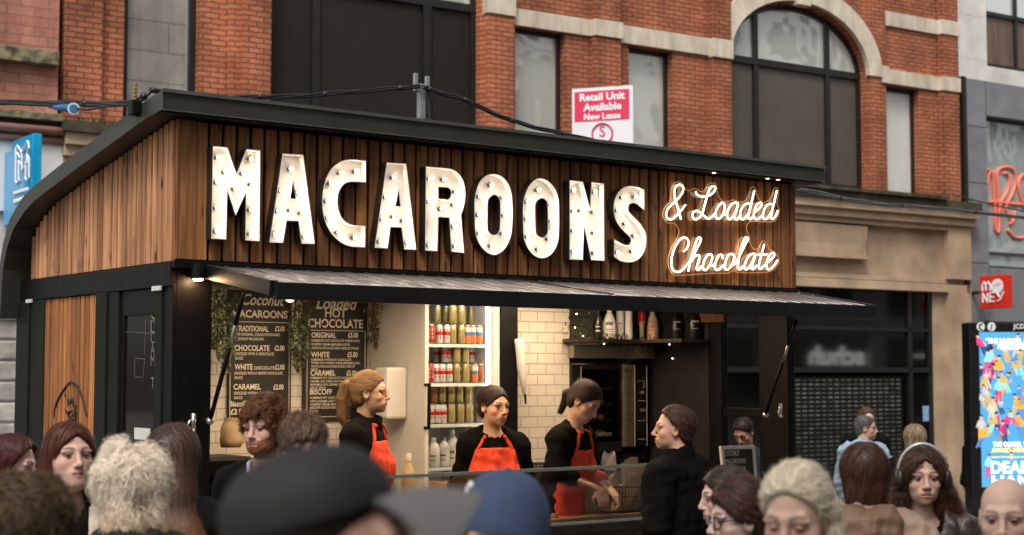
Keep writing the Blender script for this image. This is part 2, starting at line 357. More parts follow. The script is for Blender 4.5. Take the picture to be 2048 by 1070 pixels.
def arch_loop(u0, u1, w0, ws, rise, n=24):
    c, r = (u0 + u1) / 2, (u1 - u0) / 2
    return [(u0, w0), (u1, w0)] + [(c + r * math.cos(math.pi * i / n), ws + rise * math.sin(math.pi * i / n)) for i in range(n + 1)]
def rect(u0, u1, w0, w1): return [(u0, w0), (u1, w0), (u1, w1), (u0, w1)]
BB = root('brick_building', 'red brick building with pale stone bands and a big arched window behind the kiosk', 'building', F, (6, 0, 0))
W1 = rect(.26, 3.81, 5.25, 9.4); WA = rect(4.45, 5.42, 5.25, 7.36); WB = rect(6.71, 7.65, 5.25, 7.31)
AR = arch_loop(8.9, 12.27, 5.27, 7.38, 1.13); WC = rect(12.8, 13.7, 5.25, 7.28); W0 = rect(-1.88, -.80, 5.25, 9.4)
m = MB()
m.poly([rect(-2.72, 14.7, 5.2, 11)] + [W0, W1, WA, WB, AR, WC], lambda a, b: (a, 0, b))
for l in (W0, W1, WA, WB, AR, WC): m.wall(l, lambda a, b: (a, 0, b), lambda a, b: (a, .3, b))
m.wall(rect(-2.72, 14.7, 5.2, 11), lambda a, b: (a, 0, b), lambda a, b: (a, .6, b))
for a, c_, d in ((-2.72, -2.21, .10), (-.40, -.24, .09), (-.24, .20, .16), (3.86, 4.34, .14), (5.92, 6.45, .13), (8.44, 8.86, .12), (12.32, 12.74, .06), (14.22, 14.69, .13)):
    m.box(a, c_, -d, .02, 5.2, 11)
m.build('brick_wall', BRICK, F, BB)
# stone dressings
m = MB()
for a, c_, d, z0, z1 in ((3.84, 4.36, .17, 7.46, 7.98), (4.36, 5.92, .05, 7.36, 7.63), (5.90, 6.47, .17, 7.36, 7.63), (6.47, 8.44, .05, 7.33, 7.63), (8.42, 8.88, .16, 7.30, 7.62),
                      (12.62, 12.80, .10, 7.30, 7.62), (12.80, 14.22, .05, 7.31, 7.58), (14.20, 14.71, .16, 7.31, 7.58), (12.78, 14.22, .05, 8.40, 8.68), (14.20, 14.71, .16, 8.40, 8.68)):
    m.box(a, c_, -d, .03, z0, z1, t=random.uniform(.92, 1.05))
n = 14; c0 = 10.585
for i in range(n):       # voussoirs of the arch
    a0, a1 = math.pi * i / n + .0012, math.pi * (i + 1) / n - .0012
    q = []
    for rr, aa in ((0, a0), (0, (a0 + a1) / 2), (0, a1), (1, a1), (1, (a0 + a1) / 2), (1, a0)):
        q.append((c0 + (1.69 + .36 * rr) * math.cos(aa), 7.40 + (1.15 + .36 * rr) * math.sin(aa)))
    m.solid([q], -.09, .02)
m.box(c0 - .16, c0 + .16, -.16, .02, 8.47, 9.2)
m.build('stone_band', mat('pale_stone', (.60, .52, .41), .85, var=.24, scale=2.5, bump=.25, bscale=60, tint=True, stretch=(2.2, 2.2, .7)), F, BB, bevel=.006)
# windows: frame + panes
def window(loop, mull, trans, panes, name='window', depth=.16, fw=.07, sill=True):
    f = MB(); fr_in = inset(loop, fw)
    f.solid([loop, fr_in], depth - .02, depth + .06)
    us = [p[0] for p in loop]; ws = [p[1] for p in loop]
    for (u, hw, w0, w1) in mull: f.box(u - hw, u + hw, depth - .03, depth + .05, w0, w1)
    for (w_, hh, u0, u1) in trans: f.box(u0, u1, depth - .035, depth + .05, w_ - hh, w_ + hh)
    fo = f.build(name, BLACKF, F, BB)
    for lp, mt, nm in panes:
        p = MB(); p.poly([lp], lambda a, b: (a, depth + .02, b)); p.build(nm, mt, F, fo)
PANEREFL = brick_mat('reflected_stone', (.36, .33, .29), (.33, .30, .265), (.22, .20, .17), bw=1.4, bh=.42, ms=.012, noise=.08, bump=.2)  # reflection of a stone building painted on the window as blocks and joints
window(W0, [], [], [(rect(-1.85, -.92, 5.28, 9.36), PANEREFL, 'reflection_pane')], fw=.10)
TRZ = F.hit(905, 12, v=.16).z
window(W1, [(1.05, .06, 5.3, 9.4), (2.93, .07, 5.3, 9.4)], [(TRZ, .06, .3, 3.8)],
       [(rect(.3, 3.75, 5.3, TRZ), BLIND, 'dark_blind'), (rect(.3, 3.75, TRZ + .002, 9.36), PANE, 'pane')], fw=.09)
window(WA, [], [], [(rect(4.47, 5.40, 5.28, 7.34), PANE, 'pane')], fw=.07)
window(WB, [], [], [(rect(6.73, 7.63, 5.28, 7.29), PANE, 'pane')], fw=.07)
window(WC, [], [], [(rect(12.82, 13.68, 5.28, 7.26), PANEP, 'pane')], fw=.07)
ar_in = inset(AR, .05)
window(AR, [(9.66, .055, 5.3, 8.45), (11.42, .055, 5.3, 8.45)], [(7.40, .06, 8.93, 12.24)],
       [(rect(8.95, 12.22, 5.3, 7.40), BLIND2, 'grey_blind'), ([(8.95, 7.401), (12.22, 7.401)] + [p for p in ar_in if p[1] > 7.41], PANE, 'pane')], fw=.09)
# sills, cornice with grime, entablature
m = MB(); m.box(-2.8, 14.95, -.42, .05, 5.02, 5.16); m.box(12.2, 13.9, -.50, 0, 5.16, 5.22); m.box(9.9, 12.3, -.48, 0, 5.16, 5.22)
for i in range(420):     # moss and weeds along the ledge
    u = random.uniform(-2.7, 14.9); h = random.uniform(.02, .09) * (1.8 if random.random() < .2 else 1)
    if random.random() < .6: u = random.choice([random.uniform(-2.7, -1.6), random.uniform(10, 14.9)])
    v0 = random.uniform(-.42, -.1); a = random.uniform(0, 3.1)
    m.face([(u - .012 * math.cos(a), v0 - .012 * math.sin(a), 5.15), (u + .012 * math.cos(a), v0 + .012 * math.sin(a), 5.15), (u + random.uniform(-.05, .05), v0 + random.uniform(-.06, .03), 5.15 + h)])
m.build('ledge', DIRTY, F, BB)
m = MB()
m.box(-2.75, 14.92, -.36, .05, 4.86, 5.02); m.box(-2.75, 14.90, -.28, .05, 4.72, 4.86); m.box(-2.75, 14.88, -.20, .05, 4.62, 4.72)
m.box(-2.75, 14.86, -.05, .05, 3.70, 4.62); m.box(-2.75, 14.88, -.10, .05, 3.62, 3.70); m.box(-2.75, 14.90, -.16, .05, 3.45, 3.60)
# sloping boxed panel under the cornice
pr = [(-.20, 4.58), (-.05, 4.58), (-.05, 3.98), (-.22, 3.98), (-.22, 4.03), (-.16, 4.03), (-.16, 4.24)]
i0, i1 = 8.0, 12.05
m.face([(i0, a, b) for a, b in pr]); m.face([(i1, a, b) for a, b in pr][::-1])
for k in range(len(pr)):
    p, q = pr[k], pr[(k + 1) % len(pr)]; m.face([(i0, *q), (i1 + (.35 if p[1] > 4.5 and q[1] > 4.5 else 0), *q), (i1, *p), (i0, *p)])
m.box(14.22, 14.86, -.20, .05, 3.70, 4.62)
for u in (8.9, 10.9, 12.62, 13.72): m.box(u - .012, u + .0, -.053, -.045, 3.72, 4.6)
m.build('entablature', STONE2, F, BB, bevel=.008)
m = MB(); m.box(14.26, 14.86, -.18, .06, -.8, 3.45); m.box(13.95, 14.26, -.03, .06, -.8, 3.45)
for z in (.6, 1.15, 1.75, 2.35, 2.9): m.box(14.255, 14.865, -.184, -.17, z, z + .008)
m.build('stone_pilaster', STONE2, F, BB, bevel=.01)
# dark shopfront
m = MB(); m.box(5.0, 13.95, .6, .7, -.8, 3.45); m.box(5, 13.95, .02, .6, 3.42, 3.5); m.box(5, 13.95, 0, .6, -.8, .02)
m.build('shop_interior', mat('shop_black', (.006, .006, .005), .8, var=.3), F, BB)
m = MB(); m.box(5.0, 13.95, .04, .07, -.8, .12); m.box(5, 13.95, .0, .08, 1.94, 2.03)
for u in (10.2, 13.35, 13.90): m.box(u - .05, u + .05, .0, .08, -.8, 3.45)
m.box(5.0, 13.95, .0, .08, 2.70, 2.76)
m.build('shopfront_frame', BLACKF, F, BB)
m = MB(); m.poly([rect(5.0, 13.9, 2.02, 3.44)], lambda a, b: (a, .05, b)); m.poly([rect(13.38, 13.88, .1, 1.95)], lambda a, b: (a, .05, b))
m.build('shopfront_glass', DARKGL, F, BB)
m = MB()
for r_ in range(24):     # roller shutter: rows of pressed slots
    w0 = .05 + r_ * .078
    m.box(10.25, 13.3, .10, .112, w0 - .009, w0 + .009)
for u in np.arange(10.3, 13.31, .16): m.box(u - .022, u + .022, .095, .115, .02, 1.88)
m.build('shutter_grille', mat('shutter_metal', (.022, .022, .018), .35, metal=.6), F, BB)
m = MB()
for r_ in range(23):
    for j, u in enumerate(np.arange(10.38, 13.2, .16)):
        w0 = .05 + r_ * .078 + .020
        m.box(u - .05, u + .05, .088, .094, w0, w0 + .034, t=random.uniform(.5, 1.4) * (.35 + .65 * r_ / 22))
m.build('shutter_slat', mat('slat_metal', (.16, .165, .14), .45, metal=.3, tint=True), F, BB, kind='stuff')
m = MB(); p0 = F.hit(1846, 812, v=.03); p1 = F.hit(1862, 842, v=.03); m.box(p0.x, p1.x, .028, .038, p1.z, p0.z)
m.build('door_notice', mat('notice_blue', (.25, .38, .62), .6, var=.6, scale=30), F, BB)
# pink stone block neighbour on the left
PB = root('pink_block_building', 'pink block building with a mossy ledge at the left edge', 'building', F, (-4.5, 0, 0))
m = MB(); m.box(-8.5, -2.80, -.12, .5, 4.9, 11); m.build('block_wall', PINK, F, PB)
m = MB(); m.box(-8.5, -2.83, -.26, -.1, 5.88, 6.06); m.box(-8.5, -2.8, -.34, -.1, 5.14, 5.24); m.build('ledge', mat('lichen_stone', (.17, .15, .085), .95, var=.75, scale=9, bump=.6, bscale=25), F, PB, bevel=.01)
m = MB(); m.tube([(-8, -.28, 5.02), (-2.3, -.28, 5.02)], .055, 10); m.tube([(-8, -.22, 4.90), (-2.3, -.22, 4.90)], .05, 10); m.build('drain_pipe', mat('pipe_pink', (.30, .15, .12), .6, var=.3), F, PB, smooth=True)
m = MB(); m.box(-8.5, -2.70, -.2, 0, 3.96, 4.86); m.build('white_fascia', mat('white_panel', (.68, .67, .66), .5, var=.06), F, PB)
m = MB(); m.box(-8.5, -2.72, -.14, 0, 2.78, 3.96); m.build('grey_panel', mat('greywhite_panel', (.5, .5, .5), .5, var=.08), F, PB)
m = MB(); m.box(-8.5, -2.72, -.22, 0, 2.60, 2.78); m.build('stone_course', STONE, F, PB)
m = MB()
for r_ in range(-3, 10):
    m.box(-8.5, -2.72, -.16 - random.uniform(0, .02), 0, .0 + r_ * .26, .25 + r_ * .26, t=random.uniform(.85, 1.1))
m.build('rusticated_stone', mat('grey_stone', (.36, .33, .29), .9, var=.3, scale=4, bump=.9, bscale=14, tint=True), F, PB, bevel=.03)
# grey clad building on the right
GB = root('grey_building', 'grey clad modern building with pale concrete above at the right edge', 'building', F, (18, 0, 0))
m = MB()
UP = rect(15.62, 19.5, 7.95, 11); LW = rect(15.47, 19.5, 3.97, 6.95)
m.poly([rect(14.80, 24, 7.62, 11.5), rect(15.62, 19.5, 7.95, 11)], lambda a, b: (a, -.05, b)); m.wall(UP, lambda a, b: (a, -.05, b), lambda a, b: (a, .25, b))
for u in (15.2,): m.box(u - .006, u + .006, -.053, -.04, 7.7, 11)
for z in (8.05, 8.9): m.box(14.8, 15.6, -.053, -.04, z - .005, z + .005)
m.build('concrete_panel', CONC, F, GB)
m = MB(); m.poly([rect(14.86, 24, -.8, 7.62), LW, rect(15.3, 24, -.8, 2.93)], lambda a, b: (a, -.12, b)); m.wall(LW, lambda a, b: (a, -.12, b), lambda a, b: (a, .2, b))
m.wall(rect(14.86, 24, -.8, 7.62), lambda a, b: (a, -.12, b), lambda a, b: (a, .4, b)); m.wall(rect(15.3, 24, -.8, 2.93), lambda a, b: (a, -.12, b), lambda a, b: (a, .2, b))
m.build('cladding', CLAD, F, GB)
m = MB()
for z in (4.05, 5.6, 6.70): m.box(14.86, 15.47, -.123, -.11, z - .006, z + .006)
for u in (15.47, 17.2): m.box(u - .006, u + .006, -.123, -.11, 6.95, 7.6); m.box(u - .006, u + .006, -.123, -.11, 3.0, 3.97)
m.box(14.76, 14.86, -.16, .1, -.8, 7.64)
m.build('joint', BLACKF, F, GB)
f = MB(); f.solid([UP, inset(UP, .09)], .05, .12); f.box(15.7, 19.5, .04, .12, 9.0, 9.08); f.box(16.6, 16.68, .04, .12, 8, 11); fo = f.build('window', BLACKF, F, GB)
m = MB(); m.poly([rect(15.68, 19.45, 9.05, 10.95)], lambda a, b: (a, .09, b)); m.build('pane', PANE, F, fo)
m = MB(); m.poly([rect(15.68, 19.45, 8.0, 9.05)], lambda a, b: (a, .09, b)); m.build('lower_panel', mat('rust_panel', (.13, .085, .06), .35, var=.3, scale=3, stretch=(4, 1, .4)), F, fo)
f = MB(); f.solid([LW, inset(LW, .06)], .08, .15); f.box(15.5, 19.4, .06, .14, 4.25, 4.30); f.box(17.05, 17.1, .06, .14, 4, 6.9)
fo = f.build('window', mat('window_grey_frame', (.04, .043, .042), .4), F, GB)
m = MB(); m.poly([rect(15.5, 19.4, 4.0, 6.92)], lambda a, b: (a, .12, b)); m.build('pane', pane_mat('shop_window_glass', (.42, .48, .46), .40), F, fo)
m = MB(); m.box(15.3, 24, .15, .2, -.8, 2.95); m.build('shop_interior', MATS['shop_black'], F, GB)
# orange tube lettering inside the grey building's window
def zpx(x, y): return (1900 + x / 3.149, 300 + y / 3.149)
m = MB()
for st in ([(212, 128), (248, 128), (240, 180), (226, 300), (220, 420), (222, 520)], [(262, 130), (275, 200), (282, 350), (286, 500), (310, 500), (306, 300), (296, 180), (300, 130), (340, 108), (390, 118), (412, 160), (408, 230), (380, 300), (350, 360), (372, 420), (392, 470)],
           [(330, 150), (360, 150), (372, 200), (352, 280), (318, 330), (318, 400)], [(214, 325), (300, 330), (380, 338), (466, 345)], [(466, 150), (440, 180), (430, 230), (445, 300), (466, 360)], [(360, 500), (400, 545), (440, 555), (466, 548)], [(376, 470), (400, 440), (408, 380)]):
    pts = []
    for q in smooth_loop([zpx(*p) for p in st], 3, False):
        h = F.hit(*q, v=.10); pts.append(h)
    m.tube(pts, .034, 8)
m.build('window_letters', mat('orange_tube', (.85, .20, .13), .4, var=.05), F, smooth=True, label='large orange outline letters in the grey building window', cat='sign')
# opposite side of the street, seen only as reflections in the glass
OB = root('opposite_building', 'pale office building across the street, seen reflected in the windows', 'building', F, (30, -24, 0))
m = MB(); m.box(-14, 70, -30, -24, 0, 17)
for k in range(14): m.box(-10.4 + k * 6, -9.6 + k * 6, -24.0, -23.6, 0, 17)
for z in (3.6, 7.0, 10.2, 13.4): m.box(-14, 70, -24, -23.7, z - .15, z + .15)
m.build('facade', mat('pale_facade', (.88, .86, .82), .8, var=.25, scale=.4), F, OB)
WFAR = mat('far_window', (.05, .055, .06), .1)
for k in range(2, 12):
    for z in (4.2, 7.4, 10.6, 13.8):
        for a, c_ in ((1, 2.6), (3.3, 5)):
            m = MB(); u = -10 + k * 6; m.box(u + a, u + c_, -24, -23.95, z, z + 2.2); m.build('window', WFAR, F, OB)
m = MB(); m.box(-14, 70, -24, -23.92, .2, 3.3); m.build('shopfront', MATS['shop_black'], F, OB)
a = F.hit(1616, 728, v=24.05); c_ = F.hit(1727, 728, v=24.05); tp = F.hit(1616, 690, v=24.05)
m = MB(); m.text('schuh', lambda x, y: (c_.x - x, -23.9, a.z + y), (tp.z - a.z) * .95, bold=.04, width=c_.x - a.x)
a2 = F.hit(1822, 716, v=24.05); c2 = F.hit(1863, 716, v=24.05)
m.text('Summer', lambda x, y: (c2.x - x, -23.9, a2.z + y), (tp.z - a.z) * .34, width=c2.x - a2.x)
m.build('shop_sign', glow('sign_white', (1, .97, .9), 5.0), F, label='white shop sign lettering across the street, seen mirrored in the dark shopfront', cat='sign')

# ------------------------------------------------------------------ signs on the buildings
# blue projecting bank sign
vf = -1.15; uu = F.hit(65, 300, v=vf).x; vb = F.hit(24, 300, u=uu).y; ur = F.hit(84, 300, v=vf).x
wt = F.hit(65, 266, v=vf).z; wb = F.hit(65, 428, v=vf).z - .1
BS = root('bank_sign', 'bright blue projecting box sign with a white ribbon M', 'sign', F, (uu + .05, (vf + vb) / 2, wb))
m = MB(); m.box(uu, ur, vf, vb, wb, wt); m.build('sign_box', mat('sign_cyan', (.0, .30, .56), .35, var=.05), F, BS, bevel=.01)
m = MB(); m.box(uu - .06, uu - .005, vf + .12, vb + .12, wb + .03, wt - .14); m.build('sign_panel', mat('sign_blue', (.10, .34, .60), .4, var=.08), F, BS)
def bsp(x, y):
    h = F.hit(x / 5.943, 250 + y / 5.944, u=uu - .075); return h
m = MB()
for st in ([(200, 690), (185, 660), (190, 260), (205, 245), (262, 330), (262, 540)], [(222, 660), (222, 420), (262, 480)], [(262, 540), (320, 440), (320, 330), (345, 270), (335, 195), (320, 190), (300, 240), (262, 330)], [(305, 640), (305, 430)], [(318, 660), (345, 620), (345, 400), (330, 360)], [(205, 330), (240, 390)], [(200, 690), (232, 650)], [(318, 660), (300, 620)]):
    m.tube([bsp(*p) for p in st], .012, 6)
for q in (((165, 835), (340, 770), (340, 735)), ((165, 925), (300, 885), (300, 845))):
    h1, h2, h3 = [bsp(*p_) for p_ in q]; m.box(uu - .082, uu - .074, h2.y, h1.y, h2.z, h3.z)
m.build('sign_lettering', mat('sign_white_paint', (.78, .80, .82), .5, var=.05), F, BS)
m = MB(); m.box(uu + .03, ur - .03, vb, -.1, wb + .3, wb + .36); m.box(uu + .03, ur - .03, vb, -.1, wt - .5, wt - .44); m.build('bracket', BLACKF, F, BS)
# red MONEY sign
vf = -1.0; uu = F.hit(2014, 580, v=vf).x; vb = F.hit(1959, 580, u=uu).y
wt = F.hit(2014, 548.5, v=vf).z; wb = F.hit(2014, 615, v=vf).z
MS = root('money_sign', 'square red projecting sign reading MONEY', 'sign', F, (uu, (vf + vb) / 2, wb))
m = MB(); m.box(uu, uu + .16, vf, vb, wb, wt); m.build('sign_box', mat('sign_red', (.62, .022, .012), .35, var=.06), F, MS, bevel=.012)
def msp(x, y): return F.hit(1900 + x / 3.149, 300 + y / 3.149, u=uu - .012)
m = MB()
for st in ([(204, 888), (204, 850), (215, 832), (226, 850), (226, 885)], [(226, 850), (240, 832), (254, 850), (254, 885)], [(207, 960), (207, 905), (236, 958), (236, 903)], [(277, 897), (252, 900), (252, 957), (277, 953)], [(252, 928), (274, 926)], [(295, 897), (310, 925)], [(338, 893), (318, 940), (300, 952)]):
    m.tube([msp(*p) for p in st], .02, 6)
m.build('sign_lettering', MATS['sign_white_paint'], F, MS)
m = MB(); cc = msp(297, 857); m.lathe([(.0, 0), (.135, 0), (.135, .012), (0, .012)], (0, 0, 0), 24)
m.v = [(uu - .004 - z, cc.y + x, cc.z + y) for x, y, z in m.v]; dsc = m.build('emblem', MATS['sign_white_paint'], F, MS)
m = MB(); m.text('virgin', lambda x, y: (uu - .018, cc.y + .09 - x * .94, cc.z - .02 + y + x * .25), .06, width=.18); m.build('emblem_lettering', mat('ink_red', (.55, .05, .1), .5), F, MS)
m = MB(); m.box(uu + .05, uu + .11, vb, -.1, (wb + wt) / 2 - .03, (wb + wt) / 2 + .03); m.build('bracket', BLACKF, F, MS)
# Retail Unit board
RY = R(-20.4); rp = at(1144, 178, 24.6); RF = Frame(rp.x, rp.y, 0, RY)
rw = RF.hit(1266, 172, v=0).x; rt = rp.z; rb = rt - 1.5
RS = root('letting_board', 'white letting board with a pink panel reading Retail Unit Available', 'sign', RF, (rw / 2, 0, rb))
m = MB(); m.box(0, rw, 0, .05, rb, rt); m.build('board', mat('board_white', (.74, .72, .76), .5, var=.04), RF, RS)
pk = [RF.hit(1149, 185, v=0), RF.hit(1259, 246, v=0)]
m = MB(); m.box(pk[0].x, pk[1].x, -.006, .01, rt - .53, rt - .055); m.build('pink_panel', mat('panel_pink', (.66, .025, .085), .5, var=.05), RF, RS)
m = MB(); cxm = rw / 2
for s_, yy, h_, ww in (('Retail Unit', rt - .205, .115, .74), ('Available', rt - .365, .115, .63), ('New Lease', rt - .505, .095, .60)):
    m.text(s_, lambda x, y: (cxm + x, -.010, yy + y), h_, bold=.035, align='c', width=ww)
m.build('lettering', MATS['sign_white_paint'], RF, RS)
m = MB(); m.tube([(cxm + .165 * math.cos(a), -.01, rt - .74 + .165 * math.sin(a)) for a in np.linspace(0, 2 * math.pi, 33)[:-1]], .014, 6, closed=True)
m.text('S', lambda x, y: (cxm + x, -.012, rt - .78 + y), .17, align='c'); m.text('M', lambda x, y: (cxm + x, -.012, rt - .90 + y), .07, align='c')
m.build('emblem', mat('panel_pink2', (.60, .06, .14), .5), RF, RS)
m = MB(); m.box(rw * .45, rw * .55, .05, 1.4, rb + .5, rb + .58); m.build('bracket', BLACKF, RF, RS)
# advertising totem
TY = R(5); tp_ = at(1938, 645, 23.0); TF = Frame(tp_.x, tp_.y, 0, TY)
tw = 1.35; th = tp_.z
AD = root('advert_totem', 'tall black street advert screen showing small figures on a blue ground', 'advert screen', TF, (tw / 2, .15, 0))
m = MB(); m.box(0, tw, 0, .3, -.6, th); m.build('case', mat('totem_black', (.008, .008, .009), .3, var=.2), TF, AD, bevel=.01)
s0 = TF.hit(1958, 664, v=-.006); sx0 = s0.x; sz1 = s0.z; sx1 = tw - .06; sz0 = sz1 - 2.25
def emis(name, col, k=.9): return glow(name, col, k)
m = MB(); m.box(sx0, sx1, -.006, .01, sz0, sz1); scr = m.build('screen', emis('screen_blue', (.065, .27, .50), .72), TF, AD)
m = MB()
SK, PAL = [], [(.55, .04, .17), (.02, .04, .12), (.55, .45, .3), (.42, .40, .38), (.60, .30, .04), (.08, .2, .42), (.28, .2, .14), (.42, .34, .08), (.2, .55, .5)]
pm = [emis('pic%d' % i, c, .72) for i, c in enumerate(PAL)] + [emis('pic_skin', (.5, .3, .2), .9), emis('pic_hair', (.015, .01, .01), .5)]
rr = random.Random(5)
spots = [(1963, 690, 0, 1), (1978, 700, 1, 1), (1985, 722, 0, 1.2), (2010, 700, 3, 1.1), (2033, 690, 2, 1.1), (1969, 752, 1, 1.1), (2008, 770, 3, 1.2), (1984, 820, 2, 1.2), (2014, 845, 0, 1.1), (2040, 850, 4, 1.1), (1998, 870, 5, .8), (1966, 872, 4, 1), (1977, 930, 8, 1), (2030, 735, 7, .7), (2045, 700, 6, 1), (2040, 790, 5, .9), (1965, 800, 3, .7), (2022, 905, 1, .6)]
spots += [(rr.uniform(1962, 2060), rr.uniform(712, 875), rr.randrange(9), rr.uniform(.7, 1.25)) for _ in range(26)]
for x, y, ci, sc in spots:      # little figures, each a torso, legs, arms and head
    h = TF.hit(x, y, v=-.008); k = .23 * sc; ln = rr.uniform(-.5, .5)
    fn = lambda a, b: (h.x + (a + b * ln) * k, -.009 - .0001 * ci, h.z + b * k)
    m.poly([[(-.16, -.1), (.16, -.1), (.2, .3), (.1, .42), (-.1, .42), (-.2, .3)]], fn, ci)
    m.poly([[(-.15, -.75), (-.02, -.75), (.0, -.1), (-.16, -.1)]], fn, (ci + 1) % 9); m.poly([[(.05, -.72), (.17, -.7), (.16, -.1), (.01, -.1)]], fn, (ci + 1) % 9)
    m.poly([[(.2, .3), (.34, -.05), (.29, -.1), (.14, .12)]], fn, 9); m.poly([[(-.2, .3), (-.3, -.02), (-.24, -.06), (-.14, .1)]], fn, ci)
    m.poly([[(.10 * math.cos(a), .54 + .12 * math.sin(a)) for a in np.linspace(0, 6.28, 13)[:-1]]], fn, 9)
    m.poly([[(.12 * math.cos(a), .59 + .1 * math.sin(a)) for a in np.linspace(0, 3.14, 9)]], lambda a, b: (h.x + (a + b * ln) * k, -.0105, h.z + b * k), 10)
m.build('picture_figures', pm, TF, scr)
m = MB()
def tl(st, x0, x1, y, hh, mi):
    a = TF.hit(x0, y, v=-.013); c_ = TF.hit(x1, y, v=-.013); hm = TF.hit(x0, y - hh, v=-.013).z - a.z
    m.text(st, lambda x, yy: (a.x + x, -.013, a.z + yy), hm, mi, bold=.03, width=c_.x - a.x)
tl('"THE MUSICAL OF', 1972, 2062, 687, 10, 0); tl('FOR ALL GENERATIONS"', 1996, 2085, 698, 10, 0); tl('THE OLIVIER, TONY', 1986, 2075, 893, 9, 0); tl('AWARD-WINNING', 1983, 2072, 905, 9, 1); tl('SENSATIONAL NEW SHOW', 1983, 2062, 916, 3, 1); tl('DEAR', 1982, 2062, 946, 23, 0); tl('HAN', 1984, 2062, 974, 23, 0)
m.build('picture_lettering', [glow('screen_white', (1, 1, 1), .95), glow('screen_yellow', (.9, .7, .1), .9)], TF, scr)
m = MB(); tl('JCD', 2026, 2050, 657, 9, 0)
for x_ in (1961.5, 1983):
    h = TF.hit(x_, 653.5, v=-.008); m.poly([[(h.x + .062 * math.cos(a), h.z + .066 * math.sin(a)) for a in np.linspace(0, 6.28, 21)[:-1]]], lambda a, b: (a, -.008, b), 0)
m.build('header_lettering', mat('header_white', (.75, .75, .75), .5, var=0), TF, AD)
m = MB(); h = TF.hit(1983, 653.5, v=-.011); m.text('i', lambda x, y: (h.x + x + y * .2 - .01, -.011, h.z - .045 + y), .09, bold=.03, align='c')
h = TF.hit(1961.5, 653.5, v=-.011); m.tube([(h.x + .02, -.011, h.z + .045), (h.x - .018, -.011, h.z + .025), (h.x - .022, -.011, h.z - .025), (h.x + .02, -.011, h.z - .045)], .011, 5)
m.build('header_symbol', MATS['totem_black'], TF, AD)

# bare street tree behind the camera's right, seen only as a reflection
ta = F.hit(1300, 200, v=14.0); tr = random.Random(11)
BT = root('bare_tree', 'bare winter tree across the street, seen reflected in a window', 'tree', F, (ta.x, -14, 0))
def branch(m, p, d, L_, r, lv):
    q = p + d * L_; m.tube([p, p.lerp(q, .5) + V((tr.uniform(-1, 1), tr.uniform(-1, 1), 0)) * L_ * .06, q], [r, r * .85, r * .65], 5 if lv > 1 else 8, caps=False)
    if lv >= 5: return
    for k in range(3 if lv < 3 else 2):
        e = V((tr.uniform(-1, 1), tr.uniform(-1, 1), tr.uniform(-.1, .9))); branch(m, p.lerp(q, tr.uniform(.6, 1)), (d * .9 + e * .75).normalized(), L_ * tr.uniform(.6, .8), r * .6, lv + 1)
m = MB(); m.tube([(ta.x, -14, 0), (ta.x + .05, -14, 2), (ta.x, -14, 4.2)], [.16, .13, .11], 9); m.build('trunk', mat('bark', (.05, .04, .03), .9, var=.3, bump=.5), F, BT)
m = MB(); branch(m, V((ta.x, -14, 4.1)), V((0, 0, 1)), 1.7, .10, 0); branch(m, V((ta.x, -14, 3.7)), V((.5, .2, .8)).normalized(), 1.5, .07, 1); branch(m, V((ta.x, -14, 3.9)), V((-.5, -.1, .8)).normalized(), 1.5, .07, 1); m.build('branches', MATS['bark'], F, BT)
# ------------------------------------------------------------------ the kiosk
GREEN = mat('dark_green_metal', (.029, .030, .021), .42, var=.12, scale=5)
BLK = mat('black_metal', (.004, .0036, .0032), .45, spec=.2, var=.3, scale=9)
POSTG = mat('dark_green_wood', (.0075, .009, .0055), .6, spec=.2, var=.3, scale=8, stretch=(6, 6, 1))
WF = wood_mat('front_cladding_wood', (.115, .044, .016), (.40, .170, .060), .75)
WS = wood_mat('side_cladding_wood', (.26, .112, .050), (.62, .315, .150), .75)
WP = wood_mat('orange_panel_wood', (.22, .078, .022), (.47, .19, .062), .6)
KI = root('market_kiosk', 'timber clad market kiosk with a dark green curved roof and raised serving flap', 'kiosk', K, (2.3, 1.1, 0))
LN = 4.69
prof = [(-.15, 3.355), (-.15, 3.255)] ; outer = [(-.15, 3.355), (.05, 3.33), (1.10, 3.14), (1.66, 3.03), (1.86, 2.97), (2.06, 2.86), (2.17, 2.71), (2.23, 2.55), (2.26, 2.25)]
inner = [(2.19, 2.25), (2.155, 2.55), (2.10, 2.68), (1.98, 2.80), (1.80, 2.89), (1.62, 2.945), (1.08, 3.05), (.05, 3.235), (-.15, 3.255)]
m = MB()
pp = outer + inner
m.poly([pp], lambda a, b: (-.155, a, b)); m.poly([pp], lambda a, b: (LN + .16, a, b), flip=True)
m.wall(pp, lambda a, b: (-.155, a, b), lambda a, b: (LN + .16, a, b))
m.build('roof', GREEN, K, KI, bevel=.004)
m = MB(); m.box(-.165, LN + .17, -.163, -.152, 3.343, 3.362); m.box(-.165, LN + .17, -.158, -.151, 3.25, 3.256)
m.build('roof_trim', mat('trim_metal', (.16, .16, .14), .35, metal=.7), K, KI)
